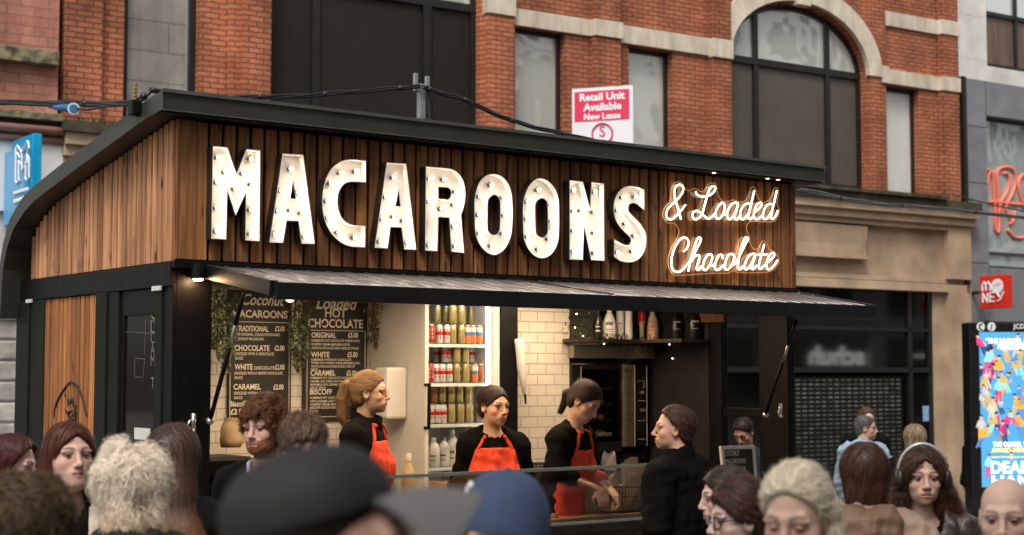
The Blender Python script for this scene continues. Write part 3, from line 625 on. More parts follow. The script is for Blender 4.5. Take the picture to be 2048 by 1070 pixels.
# soffit filling between cladding and roof
m = MB(); m.box(-.14, LN + .14, -.145, .05, 3.240, 3.252); m.build('soffit', BLK, K, KI)
def rooflow(v):
    P = sorted(inner)
    for (a, x), (b, y) in zip(P, P[1:]):
        if a <= v <= b: return x + (y - x) * (v - a) / (b - a)
    return P[-1][1] if v > P[-1][0] else P[0][1]
m = MB(); u = .10
m.box(0, LN, .0, .06, 2.49, 3.236, 1, .1); m.box(-.012, .098, -.028, .0, 2.50, 3.236, 0, .45)
while u < LN - .02:
    m.box(u, min(u + .064, LN), -random.uniform(.020, .024), 0, 2.50, 3.232, 0, random.uniform(.05, .95)); u += .0825
m.build('front_cladding', [WF, BLK], K, KI, bevel=.003)
m = MB(); v = .0
m.poly([[(0.03, 2.5), (2.06, 2.5), (2.06, rooflow(2.06)), (1.7, rooflow(1.7)), (1.08, rooflow(1.08)), (.03, rooflow(.03))]], lambda a, b: (.02, a, b), 1, t=.05)
v = .004
while v < 2.02:
    top = min(rooflow(v), rooflow(min(v + .05, 2.18))) - .002
    m.box(-random.uniform(.022, .028), .01, v, v + .050, 2.49, top, 0, random.uniform(.05, 1)); v += .0655
m.build('side_cladding', [WS, BLK], K, KI, bevel=.003)
m = MB(); m.box(LN - .02, LN, .06, 2.15, 2.45, 2.85); m.poly([[(.0, 2.4), (2.15, 2.4), (2.15, 2.55), (1.08, 3.04), (0, 3.23)]], lambda a, b: (LN, a, b)); m.build('end_cladding', WS, K, KI)
# beam, posts and lower left side
m = MB()
m.box(-.035, .05, -.01, 2.2, 2.36, 2.485); m.box(-.03, LN + .02, -.045, .03, 2.452, 2.492)
m.box(.0, .205, -.012, .05, .0, 2.452); m.box(-.02, .0, -.012, .10, .0, 2.37)
m.build('beam', BLK, K, KI, bevel=.004)
m = MB()
for a, b in ((.10, .19), (.66, .80), (.80, .96), (1.77, 2.0), (2.0, 2.22)):
    m.box(-.03 - (.012 if (a * 100) % 3 > 1 else 0), .04, a, b - .004, 0, 2.36)
m.build('side_post', POSTG, K, KI, bevel=.006)
m = MB(); v = .965
while v < 1.765:
    m.box(-.020 - random.uniform(0, .003), .02, v, v + .052, .0, 2.355, 0, random.uniform(.1, .95)); v += .0665
wp = m.build('wood_panel', WP, K, KI, bevel=.003)
def z6(x, y): return (80 + x / 3.4528, 570 + y / 3.4528)
m = MB()
for st in ([(100, 912), (104, 850), (140, 760), (190, 690), (215, 672), (260, 700), (295, 780), (320, 900)], [(172, 755), (180, 775)], [(195, 835), (195, 790), (210, 812), (225, 785), (228, 830)], [(240, 850), (250, 830), (240, 890), (225, 900)], [(225, 870), (200, 875), (195, 905), (220, 912)], [(205, 935), (190, 960)], [(225, 930), (245, 925), (255, 880)], [(240, 980), (250, 930)], [(190, 940), (195, 1000)], [(215, 940), (228, 935)], [(175, 860), (185, 880)]):
    m.tube([K.hit(*z6(*p), u=-.024) for p in smooth_loop(st, 3, False)], .007, 5)
m.build('drawn_emblem', mat('branding_ink', (.025, .012, .006), .8, var=.2), K, wp)
m = MB(); m.box(-.01, .02, .18, .665, 0, 1.17); m.box(-.012, .02, .18, .225, 1.17, 2.36); m.box(-.012, .02, .62, .665, 1.17, 2.36); m.box(-.014, .02, .18, .665, 2.22, 2.36); m.box(-.015, .02, .18, .665, 1.12, 1.17)
wn = m.build('side_window', BLK, K, KI, bevel=.004)
m = MB(); m.box(.0, .01, .225, .62, 1.17, 2.22); m.build('glass', mat('smoked_glass', (.012, .010, .007), .06, var=0, spec=.5), K, wn)
m = MB()
for ch, y in (('L', 313), ('C', 388), ('A', 468), ('M', 545), ('T', 700)):
    a = K.hit(*z6(764, y + 15), u=-.004); m.text(ch, lambda x, yy: (-.004, a.y - x, a.z + yy), .062, width=.048)
a, b = K.hit(*z6(762, 255), u=-.004), K.hit(*z6(806, 255), u=-.004); m.box(-.005, -.002, b.y, a.y, a.z, a.z + .006)
c_ = K.hit(*z6(798, 172), u=-.004); m.tube([(-.004, c_.y + .05 * math.cos(t_), c_.z + .05 * math.sin(t_)) for t_ in np.linspace(0, 6.28, 17)[:-1]], .006, 5, closed=True); m.tube([(-.004, c_.y + .02 * math.cos(t_), c_.z + .025 * math.sin(t_)) for t_ in np.linspace(0, 6.28, 9)[:-1]], .006, 5, closed=True)
for q in ([(655, 505), (725, 512)], [(725, 512), (722, 540)], [(655, 636), (712, 636)], [(655, 520), (655, 630)], [(720, 540), (712, 630)], [(735, 160), (722, 480)], [(580, 322), (770, 335)]):  # thin lines drawn as reflections of things inside, not lettering
    m.tube([K.hit(*z6(*p), u=-.003) for p in q], .0012, 4)
m.build('lettering_and_reflections', mat('vinyl_and_reflection', (.17, .15, .115), .6), K, wn)
m = MB()
for x0, y0, x1, y1 in ((305, 571, 322, 582), (53, 598, 64, 606)):
    a = K.hit(x0, y1, u=-.04); b = K.hit(x1, y0, u=-.04); m.box(-.046, -.036, b.y, a.y, a.z, b.z)
m.build('white_sticker', mat('sticker_white', (.6, .6, .58), .5), K, KI)
m = MB(); a = K.hit(269, 878, u=-.02); b = K.hit(300, 857, u=-.02); m.box(-.022, -.016, b.y, a.y, a.z, b.z); m.build('paper_notice', mat('paper_white', (.62, .60, .55), .7), K, KI)
# inside
TILE = brick_mat('white_tile', (.62, .56, .47), (.58, .52, .43), (.36, .31, .25), bw=.155, bh=.076, ms=.004, rough=.28, bump=.6, noise=.04, spec=.5, soot=.06)
m = MB(); m.box(.05, LN - .03, 2.0, 2.08, .15, 2.62); m.build('back_wall', TILE, K, KI)
m = MB(); m.box(3.20, 3.785, 1.385, 2.0, 1.27, 2.56); m.build('tiled_partition', TILE, K, KI)
m = MB(); m.box(.05, .10, .05, 2.0, .15, 2.62); m.box(.10, LN - .03, 0.06, 2.0, 2.56, 2.62); m.box(.0, LN, .0, 2.15, -.2, .15)
m.build('inner_lining', mat('lining_dark', (.030, .025, .018), .7, var=.3), K, KI)
m = MB()                      # right end wall with an open window to the street
m.box(LN - .09, LN - .02, -.012, .26, 0, 2.452); m.box(LN - .09, LN - .02, .64, 2.0, 0, 2.56); m.box(LN - .085, LN - .025, .26, .64, 0, 1.02); m.box(LN - .085, LN - .025, .26, .64, 2.33, 2.56); m.box(LN - .08, LN - .03, .26, .64, 1.60, 1.66)
m.build('end_wall', BLK, K, KI, bevel=.004)
m = MB(); m.box(LN - .12, LN - .09, .58, .85, 2.28, 2.5, 0, .1); m.build('end_post', WF, K, KI, bevel=.004)
m = MB(); m.box(LN - .095, LN - .0895, .76, 1.95, .15, 2.5); m.build('end_lining', mat('lining_black', (.005, .004, .003), .7, var=.4), K, KI)
# counter
m = MB(); m.box(.21, LN - .1, -.10, .55, .93, .985); m.build('counter_top', mat('counter_dark', (.03, .022, .016), .3, var=.4, scale=12), K, KI, bevel=.006)
m = MB(); m.box(.21, LN - .1, -.06, .0, .0, .93); m.build('counter_front', mat('counter_panel', (.045, .036, .028), .5, var=.7, scale=55), K, KI)
m = MB(); m.box(.22, 3.32, -.075, -.067, .985, 1.315); m.box(3.312, 3.32, -.067, .40, .985, 1.315); gl = m.build('counter_glass', glass_mat('guard_glass', (.93, .95, .93), 0.0), K, KI)
m = MB(); m.box(.22, 3.325, -.078, -.064, 1.315, 1.335); m.box(.22, 3.325, -.085, -.066, .985, 1.0)
m.build('glass_edge', mat('glass_green_edge', (.42, .47, .40), .25, var=.1), K, gl)
# serving flap
m = MB(); h0, h1 = 2.470, 2.345
nn = 9
vs = [(.20, -.03, h0), (4.68, -.03, h0), (4.53, -.83, h1), (.13, -.83, h1)]
m.face(vs[::-1]); m.face([(a, b, c - .012) for a, b, c in vs]); m.wall([(0, 0), (1, 0), (2, 0), (3, 0)], lambda a, b: vs[int(a)], lambda a, b: (vs[int(a)][0], vs[int(a)][1], vs[int(a)][2] - .012))
fl = m.build('serving_flap', mat('flap_metal', (.20, .185, .175), .36, metal=.6, var=.22, scale=1.6, stretch=(7, .6, 1), bump=.06, bscale=3), K, KI)
m = MB(); m.box(.125, 4.54, -.855, -.815, 2.262, 2.347)
m.bar((.165, -.04, 2.44), (.125, -.83, 2.318), .022, .038); m.bar((4.68, -.04, 2.44), (4.53, -.83, 2.318), .022, .038)
m.bar((2.3, -.04, 2.42), (2.3, -.83, 2.30), .015, .025); m.box(.15, 4.50, -.10, -.06, 2.40, 2.44)
m.build('flap_frame', mat('flap_frame_black', (.007, .007, .007), .4, spec=.3, var=.2), K, fl, bevel=.003)
m = MB()
for i in range(22):
    for (a, b, c) in ((vs[3], vs[2], 0),):
        t_ = (i + .5) / 22; m.ball((a[0] + (b[0] - a[0]) * t_, -.818, 2.350), .005, 6, 4)
for i in range(5):
    t_ = (i + .3) / 5; m.ball((.20 - .07 * t_, -.03 - .8 * t_, 2.473 - .125 * t_), .006, 6, 4); m.ball((4.66 - .14 * t_, -.03 - .8 * t_, 2.473 - .125 * t_), .006, 6, 4)
m.build('rivet', mat('rivet_steel', (.6, .6, .58), .3, metal=.9), K, fl, kind='stuff')
m = MB()
for k in range(36):
    t_ = (k + .5) / 36; p_ = V(vs[0]).lerp(V(vs[1]), t_); q_ = V(vs[3]).lerp(V(vs[2]), t_); m.tube([p_ + V((0, 0, .001)), q_ + V((0, .01, .001))], .006, 6)
m.build('flap_rib', MATS['flap_metal'], K, fl, smooth=True, kind='stuff')
m = MB(); ww = [K.hit(1015, 530, v=-.03), K.hit(1075, 552, v=-.2), K.hit(1150, 575, v=-.55), K.hit(1228, 597, v=-.84)]
m.tube([(p.x, p.y, 2.478 - .155 * (-p.y - .03)) for p in ww], .004, 5); m.build('flap_cord', BLK, K, fl)
STEEL = mat('bright_steel', (.62, .60, .56), .3, metal=.9)
for (qa, va, qb, vb_) in (((488, 585), -.55, (420, 842), -.03), ((1592, 642), -.62, (1531, 830), -.03)):
    a = K.hit(*qa, v=va); b = K.hit(*qb, v=vb_); a = V((a.x, a.y, min(a.z, 2.36)))
    m = MB(); md = a.lerp(b, .42); m.tube([md, b], .0125, 8); m.tube([a, a.lerp(b, .24)], .0125, 8); st_ = m.build('gas_strut', BLK, K, KI, smooth=True)
    m = MB(); m.tube([a.lerp(b, .23), md], .009, 8, t=1); m.ball(b, .022); m.build('rod', STEEL, K, st_, smooth=True)
for q, nm in (((386, 848), 0), ((1560, 823), 1)):
    a = K.hit(*q, v=-.02)
    m = MB(); m.box(a.x - .008, a.x + .012, -.03, -.012, a.z - .045, a.z + .055); m.tube([(a.x, -.03, a.z + .02), (a.x - .03, -.045, a.z + .02), (a.x - .045, -.045, a.z - .01), (a.x - .02, -.03, a.z - .03)], .006, 6); m.ball((a.x, -.032, a.z - .035), .010)
    m.build('latch', STEEL, K, KI, smooth=True)
# lights the kiosk has: downlight on the post, soffit spots, ceiling strips inside; plus an added front fill strip
WARM = (1.0, .62, .30)
a = K.hit(396, 550, v=-.07)
m = MB(); m.lathe([(.03, 0), (.036, .0), (.036, .075), (.0, .08)], (a.x, -.07, a.z - .02), 14); hp = m.build('downlight', BLK, K, KI, smooth=False)
m = MB(); m.lathe([(0, 0), (.024, 0), (.024, .006), (0, .006)], (a.x, -.07, a.z - .028), 12); m.build('lamp_face', glow('warm_lamp', WARM, 170), K, hp)
for x_, y_ in ((1420, 341), (1527, 349), (1548, 352)):
    uu = K.hit(x_, y_, v=-.09).x
    m = MB(); m.lathe([(0, 0), (.022, 0), (.022, .012), (0, .012)], (uu, -.128, 3.238), 12); hp = m.build('soffit_light', BLK, K, KI)
    m = MB(); m.lathe([(0, 0), (.013, 0), (.013, .004), (0, .004)], (uu, -.128, 3.233), 12); m.build('lamp_face', glow('warm_spot', (1, .55, .22), 3.5), K, hp)
m = MB()
for u0, u1, v_ in ((.5, 1.9, .95), (2.3, 3.9, .85), (.5, 3.5, .17)):  # last strip is an added fill near the hatch, lighting staff from the front
    m.box(u0, u1, v_, v_ + .12, 2.50, 2.545)
cl = m.build('ceiling_and_fill_light', BLK, K, KI)
m = MB()
for u0, u1, v_ in ((.5, 1.9, .95), (2.3, 3.9, .85), (.5, 3.5, .17)): m.face([(u0, v_, 2.498), (u0, v_ + .12, 2.498), (u1, v_ + .12, 2.498), (u1, v_, 2.498)])
m.build('diffuser', glow('ceiling_and_fill_glow', (1, .75, .50), 34), K, cl)

# ------------------------------------------------------------------ marquee letters
LET = {
 'M': ((400, 280, 4.8625), [(125, 58), (268, 72), (355, 330), (452, 88), (588, 100), (580, 985), (441, 975), (447, 510), (347, 738), (267, 490), (256, 968), (110, 960)], None,
   [(167, 165), (488, 185), (242, 310), (418, 325), (162, 405), (497, 425), (335, 470), (157, 655), (490, 675), (157, 885), (488, 910)], 0),
 'A': ((400, 280, 4.8625), [(803, 132), (1005, 143), (1118, 1012), (988, 1008), (957, 788), (845, 785), (810, 1000), (675, 997)], [(905, 400), (932, 572), (880, 568)],
   [(878, 278), (782, 490), (950, 508), (757, 690), (880, 680), (985, 705), (722, 912), (1013, 935)], 0),
 'C': ((620, 300, 4.8625), [(545, 102), (400, 90), (300, 112), (215, 175), (155, 280), (122, 420), (120, 560), (145, 690), (205, 810), (300, 900), (400, 940), (537, 948), (540, 738), (430, 732), (350, 700), (300, 640), (275, 560), (270, 480), (285, 400), (330, 335), (400, 308), (545, 316)], None,
   [(440, 205), (295, 220), (198, 325), (165, 495), (172, 655), (272, 797), (428, 847)], 0),
 'A2': ((620, 300, 4.8625), [(747, 122), (937, 133), (1035, 972), (918, 968), (890, 755), (785, 750), (755, 958), (628, 950)], [(862, 388), (880, 548), (833, 545)],
   [(807, 265), (735, 455), (702, 670), (812, 645), (910, 685), (680, 885), (942, 895)], 0),
 'R': ((840, 320, 4.8625), [(58, 62), (280, 82), (360, 115), (415, 185), (440, 280), (440, 400), (412, 505), (402, 530), (430, 905), (305, 893), (285, 562), (180, 555), (170, 888), (50, 880)], [(180, 262), (275, 268), (300, 295), (305, 325), (298, 360), (275, 385), (180, 375)],
   [(92, 180), (228, 188), (345, 305), (88, 400), (330, 432), (205, 470), (325, 640), (88, 825), (340, 835)], 0),
 'O': ((840, 320, 4.8625), [(710, 135), (790, 155), (850, 215), (885, 300), (902, 420), (900, 640), (885, 740), (850, 830), (800, 890), (730, 925), (660, 905), (600, 850), (555, 770), (535, 670), (530, 420), (545, 310), (580, 215), (640, 155)], [(718, 338), (760, 360), (780, 420), (778, 640), (765, 700), (735, 728), (700, 725), (665, 690), (658, 630), (660, 430), (672, 375)],
   [(688, 243), (578, 350), (806, 360), (570, 530), (818, 535), (575, 712), (805, 712), (692, 832)], 2),
 'O2': ((1030, 340, 5.35), [(270, 88), (350, 115), (420, 185), (460, 280), (474, 400), (472, 680), (455, 790), (410, 880), (350, 930), (285, 945), (220, 925), (160, 870), (110, 780), (90, 680), (85, 400), (100, 290), (140, 190), (200, 115)], [(285, 302), (330, 325), (350, 390), (350, 640), (335, 695), (295, 722), (250, 705), (222, 650), (218, 400), (235, 335)],
   [(245, 212), (130, 335), (375, 360), (122, 520), (385, 545), (135, 712), (362, 735), (248, 843)], 2),
 'N': ((1030, 340, 5.35), [(585, 108), (728, 125), (803, 415), (818, 128), (952, 145), (958, 972), (815, 965), (740, 605), (728, 962), (585, 957)], None,
   [(622, 215), (848, 230), (622, 435), (705, 430), (845, 450), (625, 645), (850, 670), (622, 870), (850, 885)], 0),
 'S': ((1030, 340, 5.35), [(1385, 212), (1330, 185), (1250, 170), (1170, 185), (1105, 240), (1065, 330), (1055, 430), (1075, 530), (1130, 620), (1190, 680), (1235, 730), (1240, 770), (1220, 800), (1190, 802), (1140, 785), (1060, 738), (1060, 930), (1130, 975), (1215, 990), (1300, 970), (1365, 910), (1400, 820), (1408, 720), (1385, 640), (1330, 560), (1260, 490), (1215, 440), (1212, 400), (1225, 365), (1260, 352), (1310, 370), (1385, 435)], None,
   [(1152, 292), (1285, 282), (1098, 430), (1185, 572), (1282, 700), (1095, 880), (1258, 868)], 0)}
ENAM = mat('white_enamel', (.90, .84, .75), .75, spec=.2, var=.05, scale=9)
LSIDE = mat('bronze_side', (.030, .022, .014), .45, metal=.3, var=.4)
BULB = glow('bulb_glow', (1, .82, .65), 80.0); SOCK = mat('bulb_socket', (.10, .055, .03), .6)
LNAMES = [('M', 'capital M, first of the lit bulb letters'), ('A', 'capital A between the M and the C, lit by bulbs'), ('C', 'capital C, round white letter lit by bulbs'), ('A2', 'capital A between the C and the R, lit by bulbs'), ('R', 'capital R, white tray letter lit by bulbs'), ('O', 'capital O right after the R, lit by bulbs'), ('O2', 'capital O right before the N, lit by bulbs'), ('N', 'capital N, white tray letter lit by bulbs'), ('S', 'capital S, last of the lit bulb letters')]
FV, TV, BV = -.092, -.048, -.026
for key, lab in LNAMES:
    (ox, oy, s_), outl, hole, bulbs, sm = LET[key]
    cv = lambda p, v=FV: (lambda h: (h.x, h.z))(K.hit(ox + p[0] / s_, oy + p[1] / s_, v=v))
    def prep(l):
        q = [cv(p) for p in l]
        if sm: q = smooth_loop(q, 3)
        return q
    if key in ('C', 'S', 'R'):   # curves get extra points
        q = [cv(p) for p in outl]; out = []
        n = len(q)
        for i in range(n):
            p0, p1, p2, p3 = [V(q[(i + k) % n]) for k in (-1, 0, 1, 2)]
            out.append(tuple(p1))
            a1 = (p1 - p0).angle(p2 - p1); a2 = (p2 - p1).angle(p3 - p2)
            if a1 < .75 and a2 < .75 and (p2 - p1).length > .03 and (a1 > .08 or a2 > .08):
                out.append(tuple((p1 + p2) / 2 + (p1 - p0 + p2 - p3) * (.06)))
        loops = [out]
    else: loops = [prep(outl)]
    if hole: loops.append(prep(hole))
    area = lambda l: sum(l[i][0] * l[(i + 1) % len(l)][1] - l[(i + 1) % len(l)][0] * l[i][1] for i in range(len(l)))
    loops[0] = loops[0] if area(loops[0]) > 0 else loops[0][::-1]
    if hole: loops[1] = loops[1] if area(loops[1]) < 0 else loops[1][::-1]
    ins = [inset(loops[0], .0045)] + ([[tuple(p) for p in inset(loops[1], -.0045)]] if hole else [])
    m = MB(); f = lambda v: (lambda a, b: (a, v, b))
    for l, i_ in zip(loops, ins):
        m.wall(l, f(FV), f(BV), 1); m.wall(i_, f(TV), f(FV), 0)
        k = len(l)
        for i in range(k):
            p, q, r, s2 = l[i], l[(i + 1) % k], i_[(i + 1) % k], i_[i]
            m.face([(p[0], FV, p[1]), (q[0], FV, q[1]), (r[0], FV, r[1]), (s2[0], FV, s2[1])], 0)
    m.poly(loops, f(TV), 0); m.poly(loops, f(BV), 1, flip=True)
    lo = m.build('marquee_letter', [ENAM, LSIDE], K, label='white marquee ' + lab, cat='sign letter', group='marquee letters spelling MACAROONS')
    for b in bulbs:
        h = K.hit(ox + (b[0] + 3) / s_, oy + (b[1] + 2) / s_, v=-.078)
        m = MB(); m.tube([(h.x, TV, h.z), (h.x, TV - .031, h.z)], .0100, 10, 1); m.ball((h.x + .001, TV - .036, h.z), .0086, 10, 7, 0)
        m.build('bulb', [BULB, SOCK], K, lo, smooth=True)
# ------------------------------------------------------------------ neon sign
n1 = lambda p, v: K.hit(1315 + p[0] / 7.877, 355 + p[1] / 7.877, v=v)
STK1 = [[(440, 430), (380, 510), (300, 600), (240, 650), (190, 660), (150, 635), (135, 580), (160, 500), (220, 430), (290, 370), (350, 300), (395, 230), (405, 170), (380, 125), (335, 115), (290, 140), (265, 200), (265, 280), (285, 370), (320, 480), (345, 570), (370, 660)],
 [(600, 222), (620, 265), (680, 295), (750, 300), (820, 280), (880, 235), (910, 180), (900, 145), (860, 140), (820, 180), (790, 260), (760, 370), (730, 480), (705, 570), (660, 630), (605, 660), (565, 640), (550, 590), (570, 545), (620, 525), (680, 555), (740, 610), (800, 650), (860, 620), (910, 560)],
 [(1010, 405), (960, 450), (925, 520), (915, 590), (930, 640), (970, 650), (1020, 600), (1050, 530), (1060, 450), (1040, 405), (1000, 400)], [(1030, 590), (1070, 585), (1100, 560)],
 [(1270, 410), (1220, 395), (1160, 430), (1110, 520), (1095, 600), (1115, 650), (1150, 655), (1200, 600), (1245, 500), (1270, 410), (1240, 520), (1215, 610), (1225, 655), (1265, 650), (1310, 590)],
 [(1460, 420), (1420, 410), (1360, 440), (1310, 530), (1300, 610), (1325, 655), (1365, 650), (1420, 580), (1460, 480), (1525, 205)], [(1480, 400), (1430, 600), (1440, 650), (1475, 650), (1520, 590)],
 [(1520, 560), (1580, 510), (1630, 450), (1635, 410), (1605, 400), (1560, 440), (1525, 530), (1520, 610), (1545, 655), (1590, 650), (1640, 610), (1670, 570)],
 [(1810, 425), (1770, 415), (1715, 450), (1670, 540), (1660, 610), (1685, 655), (1725, 645), (1775, 580), (1815, 480), (1880, 205)], [(1835, 400), (1790, 590), (1795, 645), (1825, 650), (1870, 590), (1895, 520)]]
STK2 = [[(410, 375), (455, 340), (485, 270), (480, 200), (440, 160), (390, 165), (330, 220), (270, 320), (230, 440), (218, 560), (235, 650), (280, 695), (340, 700), (400, 660), (470, 580), (540, 480), (620, 330), (680, 210), (675, 165), (645, 160), (610, 220), (575, 330), (530, 480), (485, 690)],
 [(530, 540), (580, 460), (630, 435), (660, 450), (650, 520), (620, 620), (620, 660), (650, 665), (690, 610)],
 [(800, 425), (760, 470), (725, 560), (715, 630), (735, 670), (780, 655), (830, 580), (860, 490), (850, 430), (810, 420)], [(830, 590), (870, 600), (905, 570)],
 [(1030, 495), (1020, 440), (985, 430), (940, 480), (910, 570), (905, 640), (930, 670), (975, 655), (1040, 590)],
 [(1140, 420), (1100, 460), (1070, 550), (1060, 630), (1080, 665), (1125, 650), (1180, 570), (1210, 480), (1195, 425), (1150, 415)],
 [(1180, 590), (1230, 560), (1300, 430), (1380, 270), (1425, 190), (1410, 155), (1380, 165), (1340, 260), (1300, 400), (1270, 560), (1270, 640), (1300, 660), (1345, 610)],
 [(1540, 420), (1490, 415), (1430, 460), (1385, 550), (1370, 630), (1400, 660), (1450, 620), (1500, 530), (1545, 420), (1500, 560), (1480, 640), (1510, 655), (1560, 600)],
 [(1680, 265), (1640, 420), (1600, 570), (1600, 640), (1630, 650), (1690, 590)], [(1590, 425), (1720, 425)],
 [(1710, 570), (1780, 510), (1835, 450), (1830, 405), (1790, 410), (1745, 480), (1720, 570), (1725, 640), (1765, 660), (1830, 610), (1890, 515)]]
OUTL = [(150, 705), (100, 640), (85, 570), (110, 480), (180, 400), (210, 310), (215, 200), (250, 100), (320, 68), (390, 90), (440, 170), (500, 212), (590, 170), (690, 225), (740, 200), (800, 110), (870, 80), (930, 120), (945, 230), (990, 330), (1080, 385), (1200, 350), (1320, 390), (1400, 350), (1450, 230), (1490, 150), (1540, 165), (1570, 280), (1640, 385), (1700, 390), (1790, 320), (1830, 190), (1870, 165), (1915, 200), (1885, 400), (1925, 510), (1880, 650), (1800, 700), (1550, 690), (1450, 700), (1410, 770)] + [(x, y + 787.7) for x, y in [(1415, 60), (1450, 150), (1470, 270), (1530, 345), (1600, 320), (1650, 215), (1710, 240), (1760, 340), (1850, 390), (1920, 500), (1880, 610), (1800, 690), (1600, 710), (1400, 715), (1250, 700), (1200, 680), (1100, 720), (900, 720), (600, 740), (300, 755), (230, 720), (175, 620), (170, 480), (220, 320), (310, 170), (345, 60), (320, 0)]] + [(300, 750), (250, 718), (190, 718)]
NVT, NVB = -.060, -.044
lp = smooth_loop([(n1(p, NVB).x, n1(p, NVB).z) for p in OUTL], 2)
c0 = n1((1000, 800), NVB)
NS = root('neon_sign', 'glowing warm white script sign reading & Loaded Chocolate on clear acrylic', 'neon sign', K, (c0.x, NVB, c0.z))
m = MB(); m.solid([lp], NVB, NVB + .008); m.build('acrylic_backing', glass_mat('clear_acrylic', (.97, .93, .88), .0, .05), K, NS)
m = MB(); m.tube([(a, NVB + .002, b) for a, b in lp], .0022, 5, closed=True); m.build('acrylic_edge', glow('edge_glow', (.9, .46, .22), .22), K, NS)  # neon light caught in the acrylic edge, put in as its own glow
m = MB()
for i, (ST, dy) in enumerate(((STK1, 0), (STK2, 787.7))):
    for st in ST: m.tube([n1((x, y + dy), NVT) for x, y in smooth_loop(st, 4, False)], .0060, 8)
m.build('neon_tube', glow('neon_white', (1, .80, .56), 3.0), K, NS, smooth=True)
m = MB()
for p in ((330, 40 + 60), (1870, 240), (300, 1480), (1800, 1430)): h = n1(p, NVB); m.tube([(h.x, NVB - .006, h.z), (h.x, -.02, h.z)], .008, 8)
m.build('standoff', STEEL, K, NS)
# ------------------------------------------------------------------ things in, on and around the kiosk
CHALK = mat('blackboard', (.016, .013, .010), .6, var=.5, scale=7)
CREAM = mat('chalk_cream', (.74, .66, .52), .8, var=.12, scale=60)
CGREY = mat('chalk_line', (.40, .36, .29), .8, var=.2)
BVV = 1.97
def board(name, label, x0, x1, ytop, ybot, border, lines, script):
    a = K.hit(x0, ybot, v=BVV); b = K.hit(x1, ybot, v=BVV); top = 2.47
    r_ = root(name, label, 'menu board', K, ((a.x + b.x) / 2, BVV, a.z))
    m = MB(); m.box(a.x - .015, b.x + .015, BVV, BVV + .022, a.z - .012, top); m.build('panel', CHALK, K, r_, bevel=.003)
    m = MB(); t_ = .0035
    p = K.hit(border[0], border[2], v=BVV); q = K.hit(border[1], border[2], v=BVV); z1 = K.hit(border[0], border[3], v=BVV).z
    for bx in ((p.x - t_, p.x + t_, p.z, z1), (q.x - t_, q.x + t_, p.z, z1), (p.x, q.x, p.z - t_, p.z + t_), (p.x + .03, q.x - .01, z1 - t_, z1 + t_)):
        m.box(bx[0], bx[1], BVV - .004, BVV + .001, bx[2], bx[3])
    m.build('border', CGREY, K, r_)
    m = MB()
    for st, xa, xb, y, hh, bold in lines:
        a = K.hit(xa, y, v=BVV - .004); b = K.hit(xb, y, v=BVV - .004); hm = K.hit(xa, y - hh, v=BVV - .004).z - a.z
        m.text(st, lambda x, yy: (a.x + x, BVV - .004, a.z + yy), hm, bold=bold, width=b.x - a.x)
    for st, xa, xb, y, hh in script:
        a = K.hit(xa, y, v=BVV - .004); b = K.hit(xb, y, v=BVV - .004); hm = K.hit(xa, y - hh, v=BVV - .004).z - a.z
        m.text(st, lambda x, yy: (a.x + x + yy * .3, BVV - .004, a.z + yy), hm, bold=.02, width=b.x - a.x - hm * .3)
    m.build('lettering', CREAM, K, r_)
bl = lambda rows: [(s_, a, b, y, h_, .012 if h_ < 8 else .022) for s_, a, b, y, h_ in rows]
board('menu_board', 'tall blackboard menu headed Coconut Macaroons on the tiled wall', 460, 578, 585, 838, (459, 577, 837, 643),
  bl([('MACAROONS', 466, 575, 634, 15), ('TRADITIONAL', 472, 537, 662, 11), ('£2.00', 550, 570, 662, 10), ('THE ORIGINAL, STRAIGHTFORWARD', 471, 560, 671, 5.5), ('COCONUT MACAROON', 470, 527, 680, 5.5),
      ('CHOCOLATE', 469, 539, 701, 11), ('£2.00', 549, 569, 701, 10), ('DRIZZLED WITH A CHOCOLATE', 470, 548, 710, 5.5), ('SAUCE', 470, 486, 719, 5.5),
      ('WHITE', 469, 505, 739, 11), ('CHOCOLATE', 508, 549, 739, 6.5), ('£2.00', 550, 569, 739, 10), ('DRIZZLED WITH A WHITE CHOCOLATE', 469, 565, 749, 5.5), ('SAUCE', 469, 485, 758, 5.5),
      ('CARAMEL', 467, 522, 779, 11), ('£2.00', 547, 567, 779, 10), ('DRIZZLED WITH A CARAMEL', 468, 543, 789, 5.5), ('SAUCE', 468, 485, 798, 5.5), ('Biscoff', 459, 492, 813, 11), ('£2.50', 461, 490, 829, 11)]),
  [('Coconut', 482, 572, 609, 22)])
